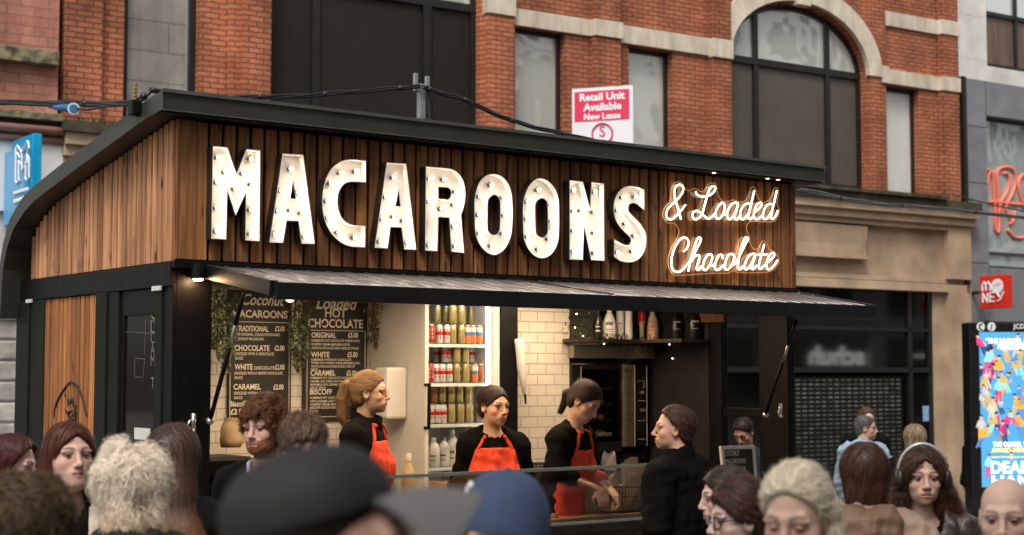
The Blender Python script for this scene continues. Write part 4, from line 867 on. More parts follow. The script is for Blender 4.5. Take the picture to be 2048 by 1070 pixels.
board('menu_board', 'tall blackboard menu headed Hot Chocolate behind the ponytailed woman', 610, 730, 600, 838, (613, 729, 834, 660),
  bl([('HOT', 650, 693, 634, 17), ('CHOCOLATE', 616, 726, 654, 17), ('ORIGINAL', 623, 672, 675, 10.5), ('£5.00', 696, 716, 675, 10), ('HOMEMADE HOT CHOCOLATE TOPPED WITH', 623, 719, 683, 4.6), ('WHIPPED CREAM, MARSHMALLOWS,', 623, 700, 690.5, 4.6), ('CHOCOLATE SAUCE AND A BISCUIT STRAW', 623, 718, 698, 4.6),
      ('WHITE', 622, 659, 714, 10.5), ('£5.00', 695, 715, 714, 10), ('HOMEMADE WHITE HOT CHOCOLATE', 622, 703, 721.5, 4.6), ('TOPPED WITH WHIPPED CREAM, MARSHMALLOWS,', 622, 720, 728, 4.6), ('WHITE CHOCOLATE SAUCE AND A BISCUIT', 622, 710, 735, 4.6), ('STRAW', 622, 635, 741, 4.6),
      ('CARAMEL', 621, 671, 751, 10.5), ('£5.00', 693, 713, 751, 10), ('HOMEMADE HOT CHOCOLATE, FLAVOURED WITH', 621, 716, 758, 4.6), ('CARAMEL AND TOPPED WITH WHIPPED CREAM,', 621, 712, 765, 4.6), ('MARSHMALLOWS, CARAMEL SAUCE AND A', 621, 705, 771.5, 4.6), ('BISCUIT STRAW', 621, 652, 778, 4.6),
      ('BISCOFF', 620, 664, 789, 10.5), ('£5.00', 692, 712, 789, 10), ('HOMEMADE HOT CHOCOLATE, FLAVOURED', 620, 708, 798, 4.6), ('WITH CARAMEL AND TOPPED WITH', 620, 700, 805, 4.6), ('WHIPPED CREAM, MARSHMALLOWS,', 620, 702, 811.5, 4.6), ('BISCOFF SAUCE AND A BISCUIT', 620, 697, 818, 4.6), ('STRAW', 620, 636, 825, 4.6)]),
  [('Loaded', 632, 716, 617, 24)])
# hanging ivy
IVY = mat('ivy_leaf', (.075, .095, .030), .5, var=.55, scale=40, tint=True)
IVYD = mat('dry_leaf', (.17, .12, .055), .6, var=.5, scale=40, tint=True)
def ivy(label, x0, x1, y0, y1, v, n, mt, tails):
    a = K.hit(x0, y0, v=v); b = K.hit(x1, y1, v=v); m = MB(); sm = MB()
    top = min(2.46, a.z + .12)
    for k in range(tails):
        u = a.x + (b.x - a.x) * (k + .5) / tails + random.uniform(-.02, .02); ln = (top - b.z) * random.uniform(.55, 1.0); ph = random.uniform(0, 6)
        pts = [(u + .015 * math.sin(ph + t_ * 7), v + .01 * math.cos(ph + t_ * 5), top - ln * t_) for t_ in np.linspace(0, 1, 9)]
        sm.tube(pts, .0025, 4)
        for i in range(n // tails):
            t_ = random.random() ** .8; sp = .045 * (1.15 - t_)
            c = V((u + .015 * math.sin(ph + t_ * 7) + random.gauss(0, sp * .7), v - .02 + random.gauss(0, sp), top - ln * t_ + random.gauss(0, .01)))
            d = V((random.gauss(0, 1), random.gauss(0, 1), random.gauss(-.5, 1))).normalized(); s_ = random.uniform(.010, .021); e = d.cross(V((random.gauss(0, 1), random.gauss(0, 1), .3))).normalized(); nn_ = d.cross(e) * s_ * .25
            m.face([c, c + d * s_ * .7 + e * s_ * .6 + nn_, c + d * s_ * 1.7, c + d * s_ * .7 - e * s_ * .6 + nn_], 0, random.uniform(.45, 1.5))
    r_ = root('hanging_ivy', label, 'plant', K, ((a.x + b.x) / 2, v, b.z), group='trailing plants inside the kiosk')
    m.build('foliage', mt, K, r_); sm.build('stem', mat('ivy_stem', (.05, .04, .02), .8), K, r_)
ivy('trailing ivy at the left end of the hatch beside the corner post', 424, 464, 560, 770, 1.80, 900, IVY, 7)
ivy('trailing ivy between the two blackboard menus', 583, 612, 600, 745, 1.88, 520, IVY, 5)
ivy('sparse dry trailing plant right of the hot chocolate menu', 733, 768, 612, 715, 1.90, 420, IVYD, 5)
ivy('thin green plant trailing down the tiles left of the oven', 1122, 1150, 640, 830, 1.60, 70, IVY, 2)
# pendant bulb under the flap
p = K.hit(580, 594, v=-.62)
PBR = root('pendant_bulb', 'small lit globe bulb hanging under the flap near the Coconut menu', 'light bulb', K, (p.x, p.y, p.z))
m = MB(); m.ball((p.x, p.y, p.z), .026, 14, 10); m.build('bulb', glow('globe_glow', (1, .62, .36), 9), K, PBR, smooth=True)
m = MB(); m.lathe([(.014, 0), (.016, .03), (.008, .045)], (p.x, p.y, p.z + .022), 10); m.tube([(p.x, p.y, p.z + .06), (p.x, p.y, 2.36)], .004, 6); m.build('socket', BLK, K, PBR)
# fridge
FV0, FV1, FU0, FU1 = 1.296, 1.985, 2.44, 3.07
FR = root('drinks_fridge', 'tall white glass fronted drinks fridge stacked with cans', 'fridge', K, ((FU0 + FU1) / 2, 1.64, .15))
FW_ = mat('fridge_white', (.60, .56, .50), .4, var=.06); FIN = mat('fridge_lining', (.66, .68, .66), .4, var=.04)
m = MB(); t_ = .035
m.box(FU0, FU0 + t_, FV0 + .03, FV1, .15, 2.48); m.box(FU1 - t_, FU1, FV0 + .03, FV1, .15, 2.48); m.box(FU0 + t_, FU1 - t_, FV1 - .03, FV1, .15, 2.48); m.box(FU0 + t_, FU1 - t_, FV0 + .03, FV1 - .03, 2.44, 2.48); m.box(FU0 + t_, FU1 - t_, FV0 + .03, FV1 - .03, .15, .35)
m.build('cabinet', FW_, K, FR, bevel=.004)
m = MB()
for lp in (rect(FU0, FU1, .16, 2.47),):
    m.solid([lp, [(FU0 + .03, .22), (FU1 - .055, .22), (FU1 - .055, 2.43), (FU0 + .03, 2.43)]], FV0 - .01, FV0 + .028)
dr = m.build('door', FW_, K, FR, bevel=.003)
m = MB(); m.face([(FU0 + .03, FV0 + .01, .22), (FU1 - .055, FV0 + .01, .22), (FU1 - .055, FV0 + .01, 2.43), (FU0 + .03, FV0 + .01, 2.43)]); m.build('door_glass', glass_mat('fridge_glass', (.95, .97, .97), .02), K, dr)
m = MB(); m.tube([(FU0 + .008, FV0 - .045, 1.53), (FU0 + .008, FV0 - .05, 1.84)], .012, 8); m.bar((FU0 + .008, FV0 - .045, 1.54), (FU0 + .008, FV0, 1.54), .01, .01); m.bar((FU0 + .008, FV0 - .045, 1.83), (FU0 + .008, FV0, 1.83), .01, .01); m.build('handle', BLK, K, dr, smooth=False)
m = MB(); m.box(FU1 - .072, FU1 - .062, FV0 + .035, FV0 + .055, .4, 2.42); m.box(FU0 + .05, FU1 - .08, FV0 + .04, FV0 + .07, 2.41, 2.435); m.build('light_strip', glow('fridge_led', (.95, .97, 1), 4), K, FR)
SH = [2.11, 1.84, 1.56, 1.265, .95]
m = MB()
for z in SH:
    m.box(FU0 + .04, FU1 - .06, FV0 + .05, FV0 + .062, z - .022, z); m.box(FU0 + .04, FU1 - .06, FV1 - .05, FV1 - .04, z - .01, z)
    for u in np.arange(FU0 + .05, FU1 - .06, .022): m.box(u - .002, u + .002, FV0 + .062, FV1 - .05, z - .006, z - .002)
m.build('shelf', mat('shelf_white', (.7, .7, .68), .35), K, FR)
CANM = [mat('can_red', (.52, .035, .02), .3, metal=.3, var=.1), mat('can_white', (.62, .60, .57), .3, metal=.2, var=.06), mat('can_gold', (.42, .34, .13), .3, metal=.4, var=.1), mat('can_orange', (.72, .20, .06), .3, metal=.2, var=.1), mat('can_blue', (.12, .20, .38), .3, metal=.2), mat('can_alu', (.6, .6, .6), .25, metal=.9), mat('can_brown', (.30, .12, .05), .35, metal=.2)]
def can_proto(kind):
    m = MB(); r0 = .0265; h = .135
    bands = {'red': [0, 0, 0, 0, 0], 'white': [1, 1, 0, 1, 1], 'gold': [2, 2, 2, 2, 2], 'orange': [3, 3, 4, 1, 3], 'brown': [6, 6, 6, 6, 6]}[kind]
    zs = [(.021, .0), (r0, .008), (r0, .035), (r0, .06), (r0, .085), (r0, .118), (.0215, .130), (.0215, .135), (.019, .132), (0, .132)]
    ms = [5] + bands + [5, 5, 5]
    m.lathe(zs, (0, 0, 0), 14, ms=ms)
    # upright letters on the label as raised ink marks
    if kind in ('white', 'gold', 'red'):
        for j in range(7):
            a = j * .9; ink = 0 if kind == 'white' else (1 if kind == 'red' else 4)
            for k in range(3):
                z = .035 + k * .026; c, s_ = math.cos(a), math.sin(a); rr_ = r0 + .0006
                m.face([(rr_ * math.cos(a - .13), rr_ * math.sin(a - .13), z), (rr_ * math.cos(a + .13), rr_ * math.sin(a + .13), z), (rr_ * math.cos(a + .13), rr_ * math.sin(a + .13), z + .017), (rr_ * math.cos(a - .13), rr_ * math.sin(a - .13), z + .017)], ink if kind != 'gold' else 2, .5)
    me_o = m.build('drink_can', CANM, K, org=(0, 0, 0), auto=50, label='x x x x', cat='can'); return me_o
CP = {}
CANLAB = {'red': 'red drink can in the fridge', 'white': 'white and red drink can in fridge', 'gold': 'gold drink can in the fridge', 'orange': 'orange and blue drink can in fridge', 'brown': 'brown drink can in the fridge'}
ROWN = {0: 'top shelf', 1: 'middle shelf', 2: 'third shelf down'}
def can(kind, px, shelf, row=0, lvl=0):
    z = SH[shelf] + .001 + lvl * .1365
    v = FV0 + .10 + row * .062
    u = K.hit(px, 700, v=v).x; loc = K.pt(u, v, z)
    lab = '%s, %s%s%s' % (CANLAB[kind], ROWN[shelf], ', upper layer' if lvl else ', lower layer', ', back row' if row else '')
    gr = 'drink cans stacked in the fridge'
    if kind not in CP:
        o = can_proto(kind); CP[kind] = o; o.location = loc; o['label'] = lab; o['group'] = gr
    else: dup(CP[kind], loc, lab, gr, rz=random.uniform(0, 6))
for x in (862, 878, 893): can('red' if x < 870 else 'white', x, 0)
for x in (905, 922):
    can('gold', x, 0, 0, 0); can('gold', x, 0, 0, 1)
for x in (934, 945, 958): can('orange', x, 0)
for x in (874, 892, 908, 925): can('gold', x, 0, 1, 0)
for x in (860, 871, 884, 898): can('white' if x > 868 else 'red', x, 1)
for x in (889, 898): can('white', x + 1, 1, 1, 1)
for x in (913, 931):
    can('gold', x, 1, 0, 0); can('gold', x, 1, 0, 1)
can('orange', 949, 1); can('brown', 962, 1)
for s_, (kA, kB) in enumerate((('gold', 'orange'), ('white', 'gold'), ('gold', 'white'))):     # the rows behind
    for r_ in (2, 3):
        for i, x in enumerate(range(872, 968, 17)):
            can(kA if (i + r_) % 3 else kB, x, s_, r_, 0)
            if (i * 7 + s_ + r_) % 3: can(kA, x + 2, s_, r_, 1)
for x in (862, 874, 886): can('white', x, 2)
for x in (903, 921, 938):
    can('gold', x, 2, 0 if x > 900 else 1, 0)
for x in (868, 884, 902, 919, 937): can('gold' if x > 870 else 'brown', x, 2, 1, 1); can('gold', x + 1, 2, 1, 0)
MILK = mat('milk_plastic', (.60, .57, .52), .4, var=.05); CAPB = mat('bottle_black', (.012, .011, .010), .3, var=.3)
def bottle(name, label, cat, px, v, z, h, r, mats, prof=None, group=None, ms=None, marks=None):
    u = K.hit(px, 700, v=v).x
    prof = prof or [(.9, 0), (1, .04), (1, .62), (.8, .74), (.42, .84), (.38, .88), (.42, .885), (.42, .97), (.3, 1.0)]
    m = MB(); m.lathe([(a * r, b * h) for a, b in prof], (u, v, z), 18, ms=ms or [0] * 6 + [1] * 3)
    if marks:
        mi, rows = marks
        for (z0, hw, hh) in rows:
            for ang in (math.radians(-130), ):
                n_ = 6
                for k in range(n_):
                    a0 = ang + (k / n_ - .5) * 2 * hw; a1 = ang + ((k + .8) / n_ - .5) * 2 * hw; rr_ = r * 1.012
                    m.face([(u + rr_ * math.cos(a0), v + rr_ * math.sin(a0), z + z0 * h), (u + rr_ * math.cos(a1), v + rr_ * math.sin(a1), z + z0 * h), (u + rr_ * math.cos(a1), v + rr_ * math.sin(a1), z + (z0 + hh) * h), (u + rr_ * math.cos(a0), v + rr_ * math.sin(a0), z + (z0 + hh) * h)], mi)
    return m.build(name, mats, K, auto=40, label=label, cat=cat, group=group)
INK = mat('ink_dark', (.03, .022, .016), .6)
for x, lb in ((868, 'white milk bottle at the bottom left of the fridge'), (888, 'white milk bottle behind the first on the lowest fridge shelf'), (905, 'tall white milk bottle beside the hooded woman in the fridge')):
    bottle('milk_bottle', lb, 'bottle', x, FV0 + .12 + .05 * (x > 870), SH[3] + .001, .20 if x < 900 else .25, .042, [MILK, MILK, INK], marks=(2, [(.35, .5, .06), (.2, .4, .04)]), group='milk bottles on the low fridge shelf')
# paper dispenser on the fridge side, tall bottle by it
a = K.hit(815, 838, u=FU0 - .002); b = K.hit(748, 735, u=FU0 - .17)
m = MB(); m.box(FU0 - .17, FU0 - .002, a.y, b.y, a.z, b.z); m.build('towel_dispenser', mat('dispenser_white', (.66, .63, .58), .35, var=.05), K, bevel=.02, label='white paper towel dispenser fixed to the fridge side', cat='dispenser')
bottle('syrup_bottle', 'cream pump bottle beside the fridge below the red apron', 'bottle', 818, .75, .985, .42, .045, [mat('syrup_cream', (.55, .42, .22), .35), MILK])
bottle('paper_cup', 'white paper cup on the counter by the fridge', 'cup', 842, .45, .985, .12, .042, [MILK], prof=[(.75, 0), (.98, .95), (1.03, .97), (1.03, 1), (.9, 1), (.7, .1)], ms=[0] * 6)
# pillar, bag, tiles side
m = MB(); m.box(3.075, 3.23, 1.28, 1.42, .15, 2.56); m.build('dark_pillar', BLK, K, bevel=.004, label='black upright post between the fridge and the tiled wall', cat='post')
p0 = K.hit(1033, 683, v=1.27); p1 = K.hit(1048, 808, v=1.27)
m = MB(); m.tube([(p0.x, 1.25, p0.z + .02), (p0.x + .015, 1.25, p0.z - .03), (p0.x + .03, 1.25, p0.z - .2), (p1.x - .01, 1.25, p1.z + .07), (p1.x - .005, 1.25, p1.z + .065), (p1.x, 1.25, p1.z)], [.030, .036, .032, .014, .010, .006], 10); m.m = [0] * len(m.m)
for k in range(len(m.m)):
    if m.f[k][0] >= 30: m.m[k] = 1
pb = m.build('piping_bag', [mat('bag_cloth', (.55, .52, .47), .7, var=.1), INK], K, smooth=True, label='long white tapering cloth with a black tip hanging on the post', cat='cloth bag')
# oven
OV0, OV1, OU0, OU1 = 1.37, 1.98, 3.79, 4.55
OVR = root('bakery_oven', 'black glass fronted bakery oven with steel trim and buns inside', 'oven', K, ((OU0 + OU1) / 2, 1.65, .15))
STL = mat('oven_steel', (.50, .42, .30), .32, metal=.85, var=.12, scale=3, stretch=(1, 1, 8)); OBL = mat('oven_black', (.010, .009, .008), .25, var=.3)
m = MB(); m.box(OU0, OU0 + .02, OV0 + .02, OV1, .15, 2.02); m.box(OU1 - .02, OU1, OV0 + .02, OV1, .15, 2.02); m.box(OU0, OU1, OV1 - .02, OV1, .15, 2.02); m.box(OU0, OU1, OV0 + .02, OV1, 1.98, 2.02); m.box(OU0, OU1, OV0 + .02, OV1, 1.25, 1.31); m.box(OU0, OU1, OV0 + .0, OV1, .15, 1.12); m.build('oven_body', OBL, K, OVR)
m = MB(); m.box(OU0 - .02, OU1 + .03, OV0 - .05, OV1, 2.02, 2.115); m.build('hood', STL, K, OVR, bevel=.006)
gx0, gx1 = K.hit(1162, 800, v=OV0).x, K.hit(1241, 800, v=OV0).x
m = MB(); m.solid([rect(OU0, gx1 + .005, 1.325, 1.975), rect(gx0, gx1, 1.40, 1.94)], OV0 - .01, OV0 + .015); dr = m.build('oven_door', OBL, K, OVR, bevel=.003)
m = MB(); m.face([(gx0, OV0, 1.40), (gx1, OV0, 1.40), (gx1, OV0, 1.94), (gx0, OV0, 1.94)]); m.build('door_glass', glass_mat('oven_glass', (.35, .32, .28), .0), K, dr)
m = MB(); m.box(gx0 - .012, gx0 - .004, OV0 - .014, OV0 - .009, 1.34, 1.96); a = K.hit(1180, 872, v=OV0 - .012); b = K.hit(1223, 872, v=OV0 - .012); m.text('nabolan', lambda x, y: (a.x + x, OV0 - .013, a.z + y), .035, width=b.x - a.x); m.build('door_lettering', mat('grey_ink', (.22, .20, .17), .5), K, dr)
m = MB(); s0, s1 = K.hit(1243, 800, v=OV0).x, K.hit(1251, 800, v=OV0).x; s2, s3 = K.hit(1254, 800, v=OV0).x, K.hit(1265, 800, v=OV0).x
m.box(s0, s1, OV0 - .03, OV0 + .01, 1.36, 1.975); m.box(s2, s3, OV0 - .012, OV0 + .01, 1.36, 1.975); m.box(s0, s1, OV0 - .03, OV0 + .01, 1.0, 1.24); m.box(s2, s3, OV0 - .012, OV0 + .01, 1.0, 1.24); m.build('steel_trim', STL, K, OVR, bevel=.003)
q0, q1 = K.hit(1268, 800, v=OV0).x, K.hit(1292, 800, v=OV0).x
m = MB(); m.box(q0, q1, OV0 - .008, OV0 + .01, 1.36, 1.97); m.box(q1 + .06, q1 + .066, OV0 - .01, OV0 + .0, 1.34, 1.97); cpn = m.build('control_panel', OBL, K, OVR)
m = MB(); m.box(q0 - .003, q0 + .002, OV0 - .011, OV0 - .006, 1.36, 1.97); m.box(q1 - .002, q1 + .003, OV0 - .011, OV0 - .006, 1.36, 1.97)
m.text('5', lambda x, y: (q0 + .08 + x, OV0 - .012, 1.80 + y), .035); m.text('100', lambda x, y: (q0 + .05 + x, OV0 - .012, 1.755 + y), .022); m.text('DRY', lambda x, y: (q0 + .05 + x, OV0 - .012, 1.62 + y), .022)
for z in (1.85, 1.70, 1.55, 1.41): m.box(q0 + .03, q1 - .02, OV0 - .011, OV0 - .008, z, z + .003)
m.build('panel_marking', mat('panel_ink', (.50, .46, .38), .5), K, cpn)
m = MB()
for z in (1.44, 1.56, 1.68, 1.80): m.box(OU0 + .03, gx1 - .01, OV0 + .08, OV1 - .05, z - .008, z)
m.build('rack', STL, K, OVR)
bun = None
for z in (1.44, 1.56, 1.68):
    for k in range(4):
        u = OU0 + .15 + k * .085
        if bun is None:
            m = MB(); m.lathe([(.026, 0), (.036, .012), (.034, .03), (.02, .043), (0, .047)], (0, 0, 0), 12); bun = m.build('bun', mat('bun_crust', (.62, .40, .18), .6, var=.25), K, org=(0, 0, 0), smooth=True, cat='bun'); bun.location = K.pt(u, OV0 + .16, z); bun['label'] = 'round golden bun on a rack inside the oven'; bun['group'] = 'buns baking in the oven'
        else: dup(bun, K.pt(u, OV0 + .16, z))
m = MB(); m.face([(OU0 + .1, OV0 + .25, 1.97), (OU0 + .4, OV0 + .25, 1.97), (OU0 + .4, OV0 + .35, 1.97), (OU0 + .1, OV0 + .35, 1.97)][::-1]); m.build('oven_lamp', glow('oven_lamp', (1, .6, .25), 2.5), K, OVR)
# shelf of bottles over the oven
m = MB(); m.box(3.72, LN - .10, 1.22, 1.45, 2.135, 2.16); m.box(4.30, LN - .10, .74, 1.22, 2.135, 2.16); m.build('wall_shelf', mat('shelf_dark_wood', (.05, .028, .015), .5, var=.3), K, label='dark wooden shelf of bottles above the oven', cat='shelf')
sz = 2.161; RED = mat('red_plastic', (.60, .02, .015), .35, var=.05); TANP = mat('tan_label', (.52, .40, .25), .5, var=.3, scale=60); LBL = mat('fruit_label', (.60, .36, .22), .5, var=.7, scale=45)
jug = [(.9, 0), (1, .05), (1, .45), (.82, .62), (.5, .80), (.34, .86), (.38, .865), (.38, .97), (.28, 1.0)]
bottle('sauce_bottle', 'black sauce bottle left of the white bottles on the shelf', 'bottle', 1196, 1.30, sz, .22, .036, [CAPB, INK, CREAM], jug, 'bottles on the shelf above the oven', marks=(2, [(.25, .5, .05), (.4, .5, .03)]))
bottle('sauce_bottle', 'white jug shaped bottle marked with black lettering on the shelf', 'bottle', 1219, 1.29, sz, .23, .052, [MILK, MILK, INK], jug, 'bottles on the shelf above the oven', marks=(2, [(.45, .5, .10), (.30, .6, .03), (.24, .4, .02)]))
cyl = [(1, 0), (1, .9), (.9, .95), (.6, .96), (.6, 1.0)]
bottle('sauce_bottle', 'plain white cylinder bottle with a thin mark on the shelf', 'bottle', 1241, 1.32, sz, .23, .030, [MILK, MILK, INK], cyl, 'bottles on the shelf above the oven', ms=[0] * 5, marks=(2, [(.5, .35, .05)]))
bottle('sauce_bottle', 'plain white cylinder bottle at the shelf front left of the red one', 'bottle', 1258, 1.25, sz, .235, .029, [MILK, MILK, INK], cyl, 'bottles on the shelf above the oven', ms=[0] * 5)
bottle('sauce_bottle', 'red topped cone shaped bottle on the shelf', 'bottle', 1284, 1.29, sz, .235, .029, [TANP, RED], [(.45, 0), (.55, .05), (.75, .5), (1.0, .58), (1.05, .75), (.9, .9), (.5, 1.0)], 'bottles on the shelf above the oven', ms=[0, 0, 0, 1, 1, 1, 1])
bottle('sauce_bottle', 'white squeezy bottle with a fruit label on the shelf', 'bottle', 1306, 1.27, sz, .235, .048, [MILK, MILK, LBL], jug, 'bottles on the shelf above the oven', ms=[0, 2, 2, 0, 0, 0, 0, 0, 0], marks=(2, [(.52, .4, .05)]))
bottle('sauce_bottle', 'tan labelled slim bottle between the fruit label bottle and the black jug', 'bottle', 1330, 1.33, sz, .22, .030, [TANP, INK, INK], jug, 'bottles on the shelf above the oven', marks=(2, [(.5, .5, .08), (.38, .5, .03)]))
bottle('sauce_bottle', 'big black jug with pale lettering on the shelf, nearer the tan bottle', 'bottle', 1354, 1.06, sz, .25, .058, [CAPB, CAPB, CREAM], jug, 'bottles on the shelf above the oven', marks=(2, [(.50, .5, .04), (.30, .5, .015)]))
bottle('sauce_bottle', 'big black jug with pale lettering at the right end of the shelf', 'bottle', 1390, .86, sz, .25, .058, [CAPB, CAPB, CREAM], jug, 'bottles on the shelf above the oven', marks=(2, [(.50, .5, .04), (.30, .5, .015)]))
m = MB(); gr_ = mat('garland_green', (.020, .026, .012), .7, var=.5, tint=True)
for i in range(900):
    u = random.uniform(3.62, LN - .1); c = V((u, 1.19 + random.gauss(0, .02), 2.165 + random.gauss(0, .018)))
    if u < 3.86: c = V((u, 1.22 + random.gauss(0, .04), 2.16 + random.uniform(-.02, .24)))
    if u > 4.2: c.z -= abs(random.gauss(0, .035))
    d = V((random.gauss(0, 1), random.gauss(0, 1), random.gauss(0, 1))).normalized(); e = d.cross(V((.3, .2, 1))).normalized(); s_ = random.uniform(.012, .03)
    m.face([c, c + d * s_ * .5 + e * s_ * .2, c + d * s_, c + d * s_ * .5 - e * s_ * .2], 0, random.uniform(.4, 1.8))
gar = m.build('garland', gr_, K, label='dark green garland with fairy lights along the bottle shelf', cat='garland')
m = MB()
for x, y in ((1208, 688), (1339, 689), (1377, 689), (1417, 689), (1345, 717), (1385, 717), (1166, 672), (1153, 628), (1150, 655)):
    h = K.hit(x, y, v=1.14); m.ball(h, .0055, 6, 5)
m.build('fairy_light', glow('fairy_glow', (1, .85, .65), 5), K, gar)
h = K.hit(1459, 750, v=.9); m = MB(); m.ball((h.x - .1, .9, h.z), .012, 8, 6); m.build('indicator_light', glow('fairy_glow', (1, .85, .65), 5), K, KI)
# things on the counter
CT = .986
b0 = K.hit(1148, 968, v=.22); b1 = K.hit(1222, 968, v=.22)
TUBM = mat('tub_plastic', (.60, .47, .34), .4, var=.08)
def taper_box(m, u0, u1, v0, v1, z0, z1, ins, wl=.008, mi=0):
    A = [(u0 + ins, v0 + ins, z0), (u1 - ins, v0 + ins, z0), (u1 - ins, v1 - ins, z0), (u0 + ins, v1 - ins, z0)]; B = [(u0, v0, z1), (u1, v0, z1), (u1, v1, z1), (u0, v1, z1)]
    A2 = [(a + (wl if i in (0, 3) else -wl), b + (wl if i in (0, 1) else -wl), z0 + wl) for i, (a, b, c) in enumerate(A)]; B2 = [(a + (wl if i in (0, 3) else -wl), b + (wl if i in (0, 1) else -wl), z1) for i, (a, b, c) in enumerate(B)]
    for i in range(4):
        j = (i + 1) % 4; m.face([A[i], A[j], B[j], B[i]], mi); m.face([A2[j], A2[i], B2[i], B2[j]], mi); m.face([B[i], B[j], B2[j], B2[i]], mi)
    m.face(A[::-1], mi); m.face(A2, mi)
TB = root('plastic_tub', 'cream plastic tub on the counter under the leaning woman hands', 'tub', K, ((b0.x + b1.x) / 2, .34, CT))
m = MB(); taper_box(m, b0.x + .01, b1.x + .10, .20, .48, CT + .032, CT + .19, .025); m.build('tub_body', TUBM, K, TB)
m = MB(); m.solid([rect(b0.x - .005, b1.x + .115, .185, .495), rect(b0.x + .018, b1.x + .092, .208, .472)], CT + .185, CT + .197); m.v = [(x, z, y) for x, y, z in m.v]; m.build('rim', TUBM, K, TB)
m = MB()
for i in range(26): m.ball((random.uniform(b0.x + .04, b1.x + .08), random.uniform(.23, .45), CT + .16 + random.uniform(0, .025)), random.uniform(.012, .022), 7, 5)
m.build('contents', mat('coconut_white', (.66, .60, .50), .8, var=.1), K, TB, smooth=True)
# board
bb = [K.hit(1100, 1045, w=CT + .02), K.hit(1300, 1022, w=CT + .02)]
m = MB(); m.box(bb[0].x, 3.26, .02, .50, CT, CT + .028); m.build('serving_board', mat('board_wood', (.40, .20, .085), .4, var=.3, scale=4, stretch=(1, 9, 9)), K, bevel=.006, label='wide wooden serving board lying on the counter', cat='board')
# basket with paper bags
k0 = K.hit(1218, 1000, v=.08); k1 = K.hit(1300, 1000, v=.08)
BKR = root('wire_basket', 'dark wire basket of brown paper bags on the counter end', 'basket', K, ((k0.x + k1.x) / 2, .2, CT + .03))
m = MB(); cu, cv, ra, rb, zz, hb = (k0.x + k1.x) / 2 + .02, .19, (k1.x - k0.x) / 2 + .02, .16, CT + .03, .165
ring = lambda f_, z: [(cu + ra * f_ * math.cos(a), cv + rb * f_ * math.sin(a), z) for a in np.linspace(0, 2 * math.pi, 33)[:-1]]
m.tube(ring(1, zz + hb), .006, 6, closed=True); m.tube(ring(.84, zz + .005), .004, 6, closed=True); m.tube(ring(.94, zz + hb * .62), .002, 5, closed=True)
for a in np.linspace(0, 2 * math.pi, 57)[:-1]: m.tube([(cu + ra * .84 * math.cos(a), cv + rb * .84 * math.sin(a), zz + .005), (cu + ra * math.cos(a), cv + rb * math.sin(a), zz + hb)], .0018, 4)
m.poly([[(p_[0], p_[1]) for p_ in ring(.84, 0)]], lambda a, b: (a, b, zz + .003))
m.build('basket_frame', BLK, K, BKR)
KRAFT = mat('kraft_paper', (.38, .23, .115), .75, var=.2, scale=25, tint=True); WPAP = mat('white_paper', (.66, .57, .46), .75, var=.08)
def bag(label, u, v, w_, d_, h, z0, rot, mt, lean=0.0):
    m = MB(); n_ = 5; rows = []
    for i in range(n_ + 1):
        t_ = i / n_; ww, dd = w_ * (1 - .10 * t_), d_ * (1 - .75 * t_)
        rows.append([(a * ww / 2 + random.gauss(0, .0035), b * dd / 2 + random.gauss(0, .0035), h * t_ + (random.gauss(0, .012) if i == n_ else 0)) for a, b in ((-1, -1), (0, -1.15), (1, -1), (1, 1), (0, 1.15), (-1, 1))])
    c, s_ = math.cos(rot), math.sin(rot)
    tf = lambda p: (u + p[0] * c - p[1] * s_ + lean * p[2], v + p[0] * s_ + p[1] * c, z0 + p[2])
    for i in range(n_):
        for j in range(6): m.face([tf(rows[i][j]), tf(rows[i][(j + 1) % 6]), tf(rows[i + 1][(j + 1) % 6]), tf(rows[i + 1][j])], 0, random.uniform(.85, 1.1))
    m.face([tf(p) for p in rows[0]][::-1])
    m.build('paper_bag', mt, K, label=label, cat='paper bag', group='paper bags in the wire basket')
bag('squat brown paper bag at the left side of the basket', cu - .10, cv - .03, .17, .10, .24, zz + .01, .2, KRAFT, -.15)
bag('white paper bag standing behind in the basket', cu - .05, cv + .06, .12, .08, .36, zz + .01, .1, WPAP)
bag('narrow brown paper bag folded to a point in the basket middle', cu + .02, cv - .06, .10, .06, .33, zz + .01, -.3, KRAFT, .05)
bag('broad brown paper bag at the right side of the basket', cu + .13, cv + .02, .16, .10, .28, zz + .01, .05, KRAFT, .05)
# tray of macaroons and carton in front
m = MB()
tb0 = K.hit(1075, 1030, w=CT + .03)
m = MB(); taper_box(m, tb0.x - .32, tb0.x + .02, .04, .24, CT + .002, CT + .03, .01); m.build('paper_tray', KRAFT, K, label='flat brown paper tray of macaroons on the counter by the blue cap', cat='tray')
mac = None
for i in range(9):
    u, v_ = tb0.x - .28 + (i % 5) * .065, .09 + (i // 5) * .08
    if mac is None:
        m = MB(); m.ball((0, 0, .022), (.028, .028, .022), 12, 8)
        m.v = [tuple(V(p) + V((random.gauss(0, .002),) * 3)) for p in m.v]
        mac = m.build('macaroon', mat('macaroon_brown', (.24, .10, .04), .8, var=.5, scale=60, bump=.8, bscale=200), K, org=(0, 0, 0), smooth=True, label='toasted coconut macaroon on the brown paper tray', cat='macaroon', group='macaroons on the paper tray'); mac.location = K.pt(u, v_, CT + .011)
    else: dup(mac, K.pt(u, v_, CT + .011), rz=random.uniform(0, 6))
c0_ = K.hit(875, 965, v=.35); c1_ = K.hit(940, 945, v=.35)
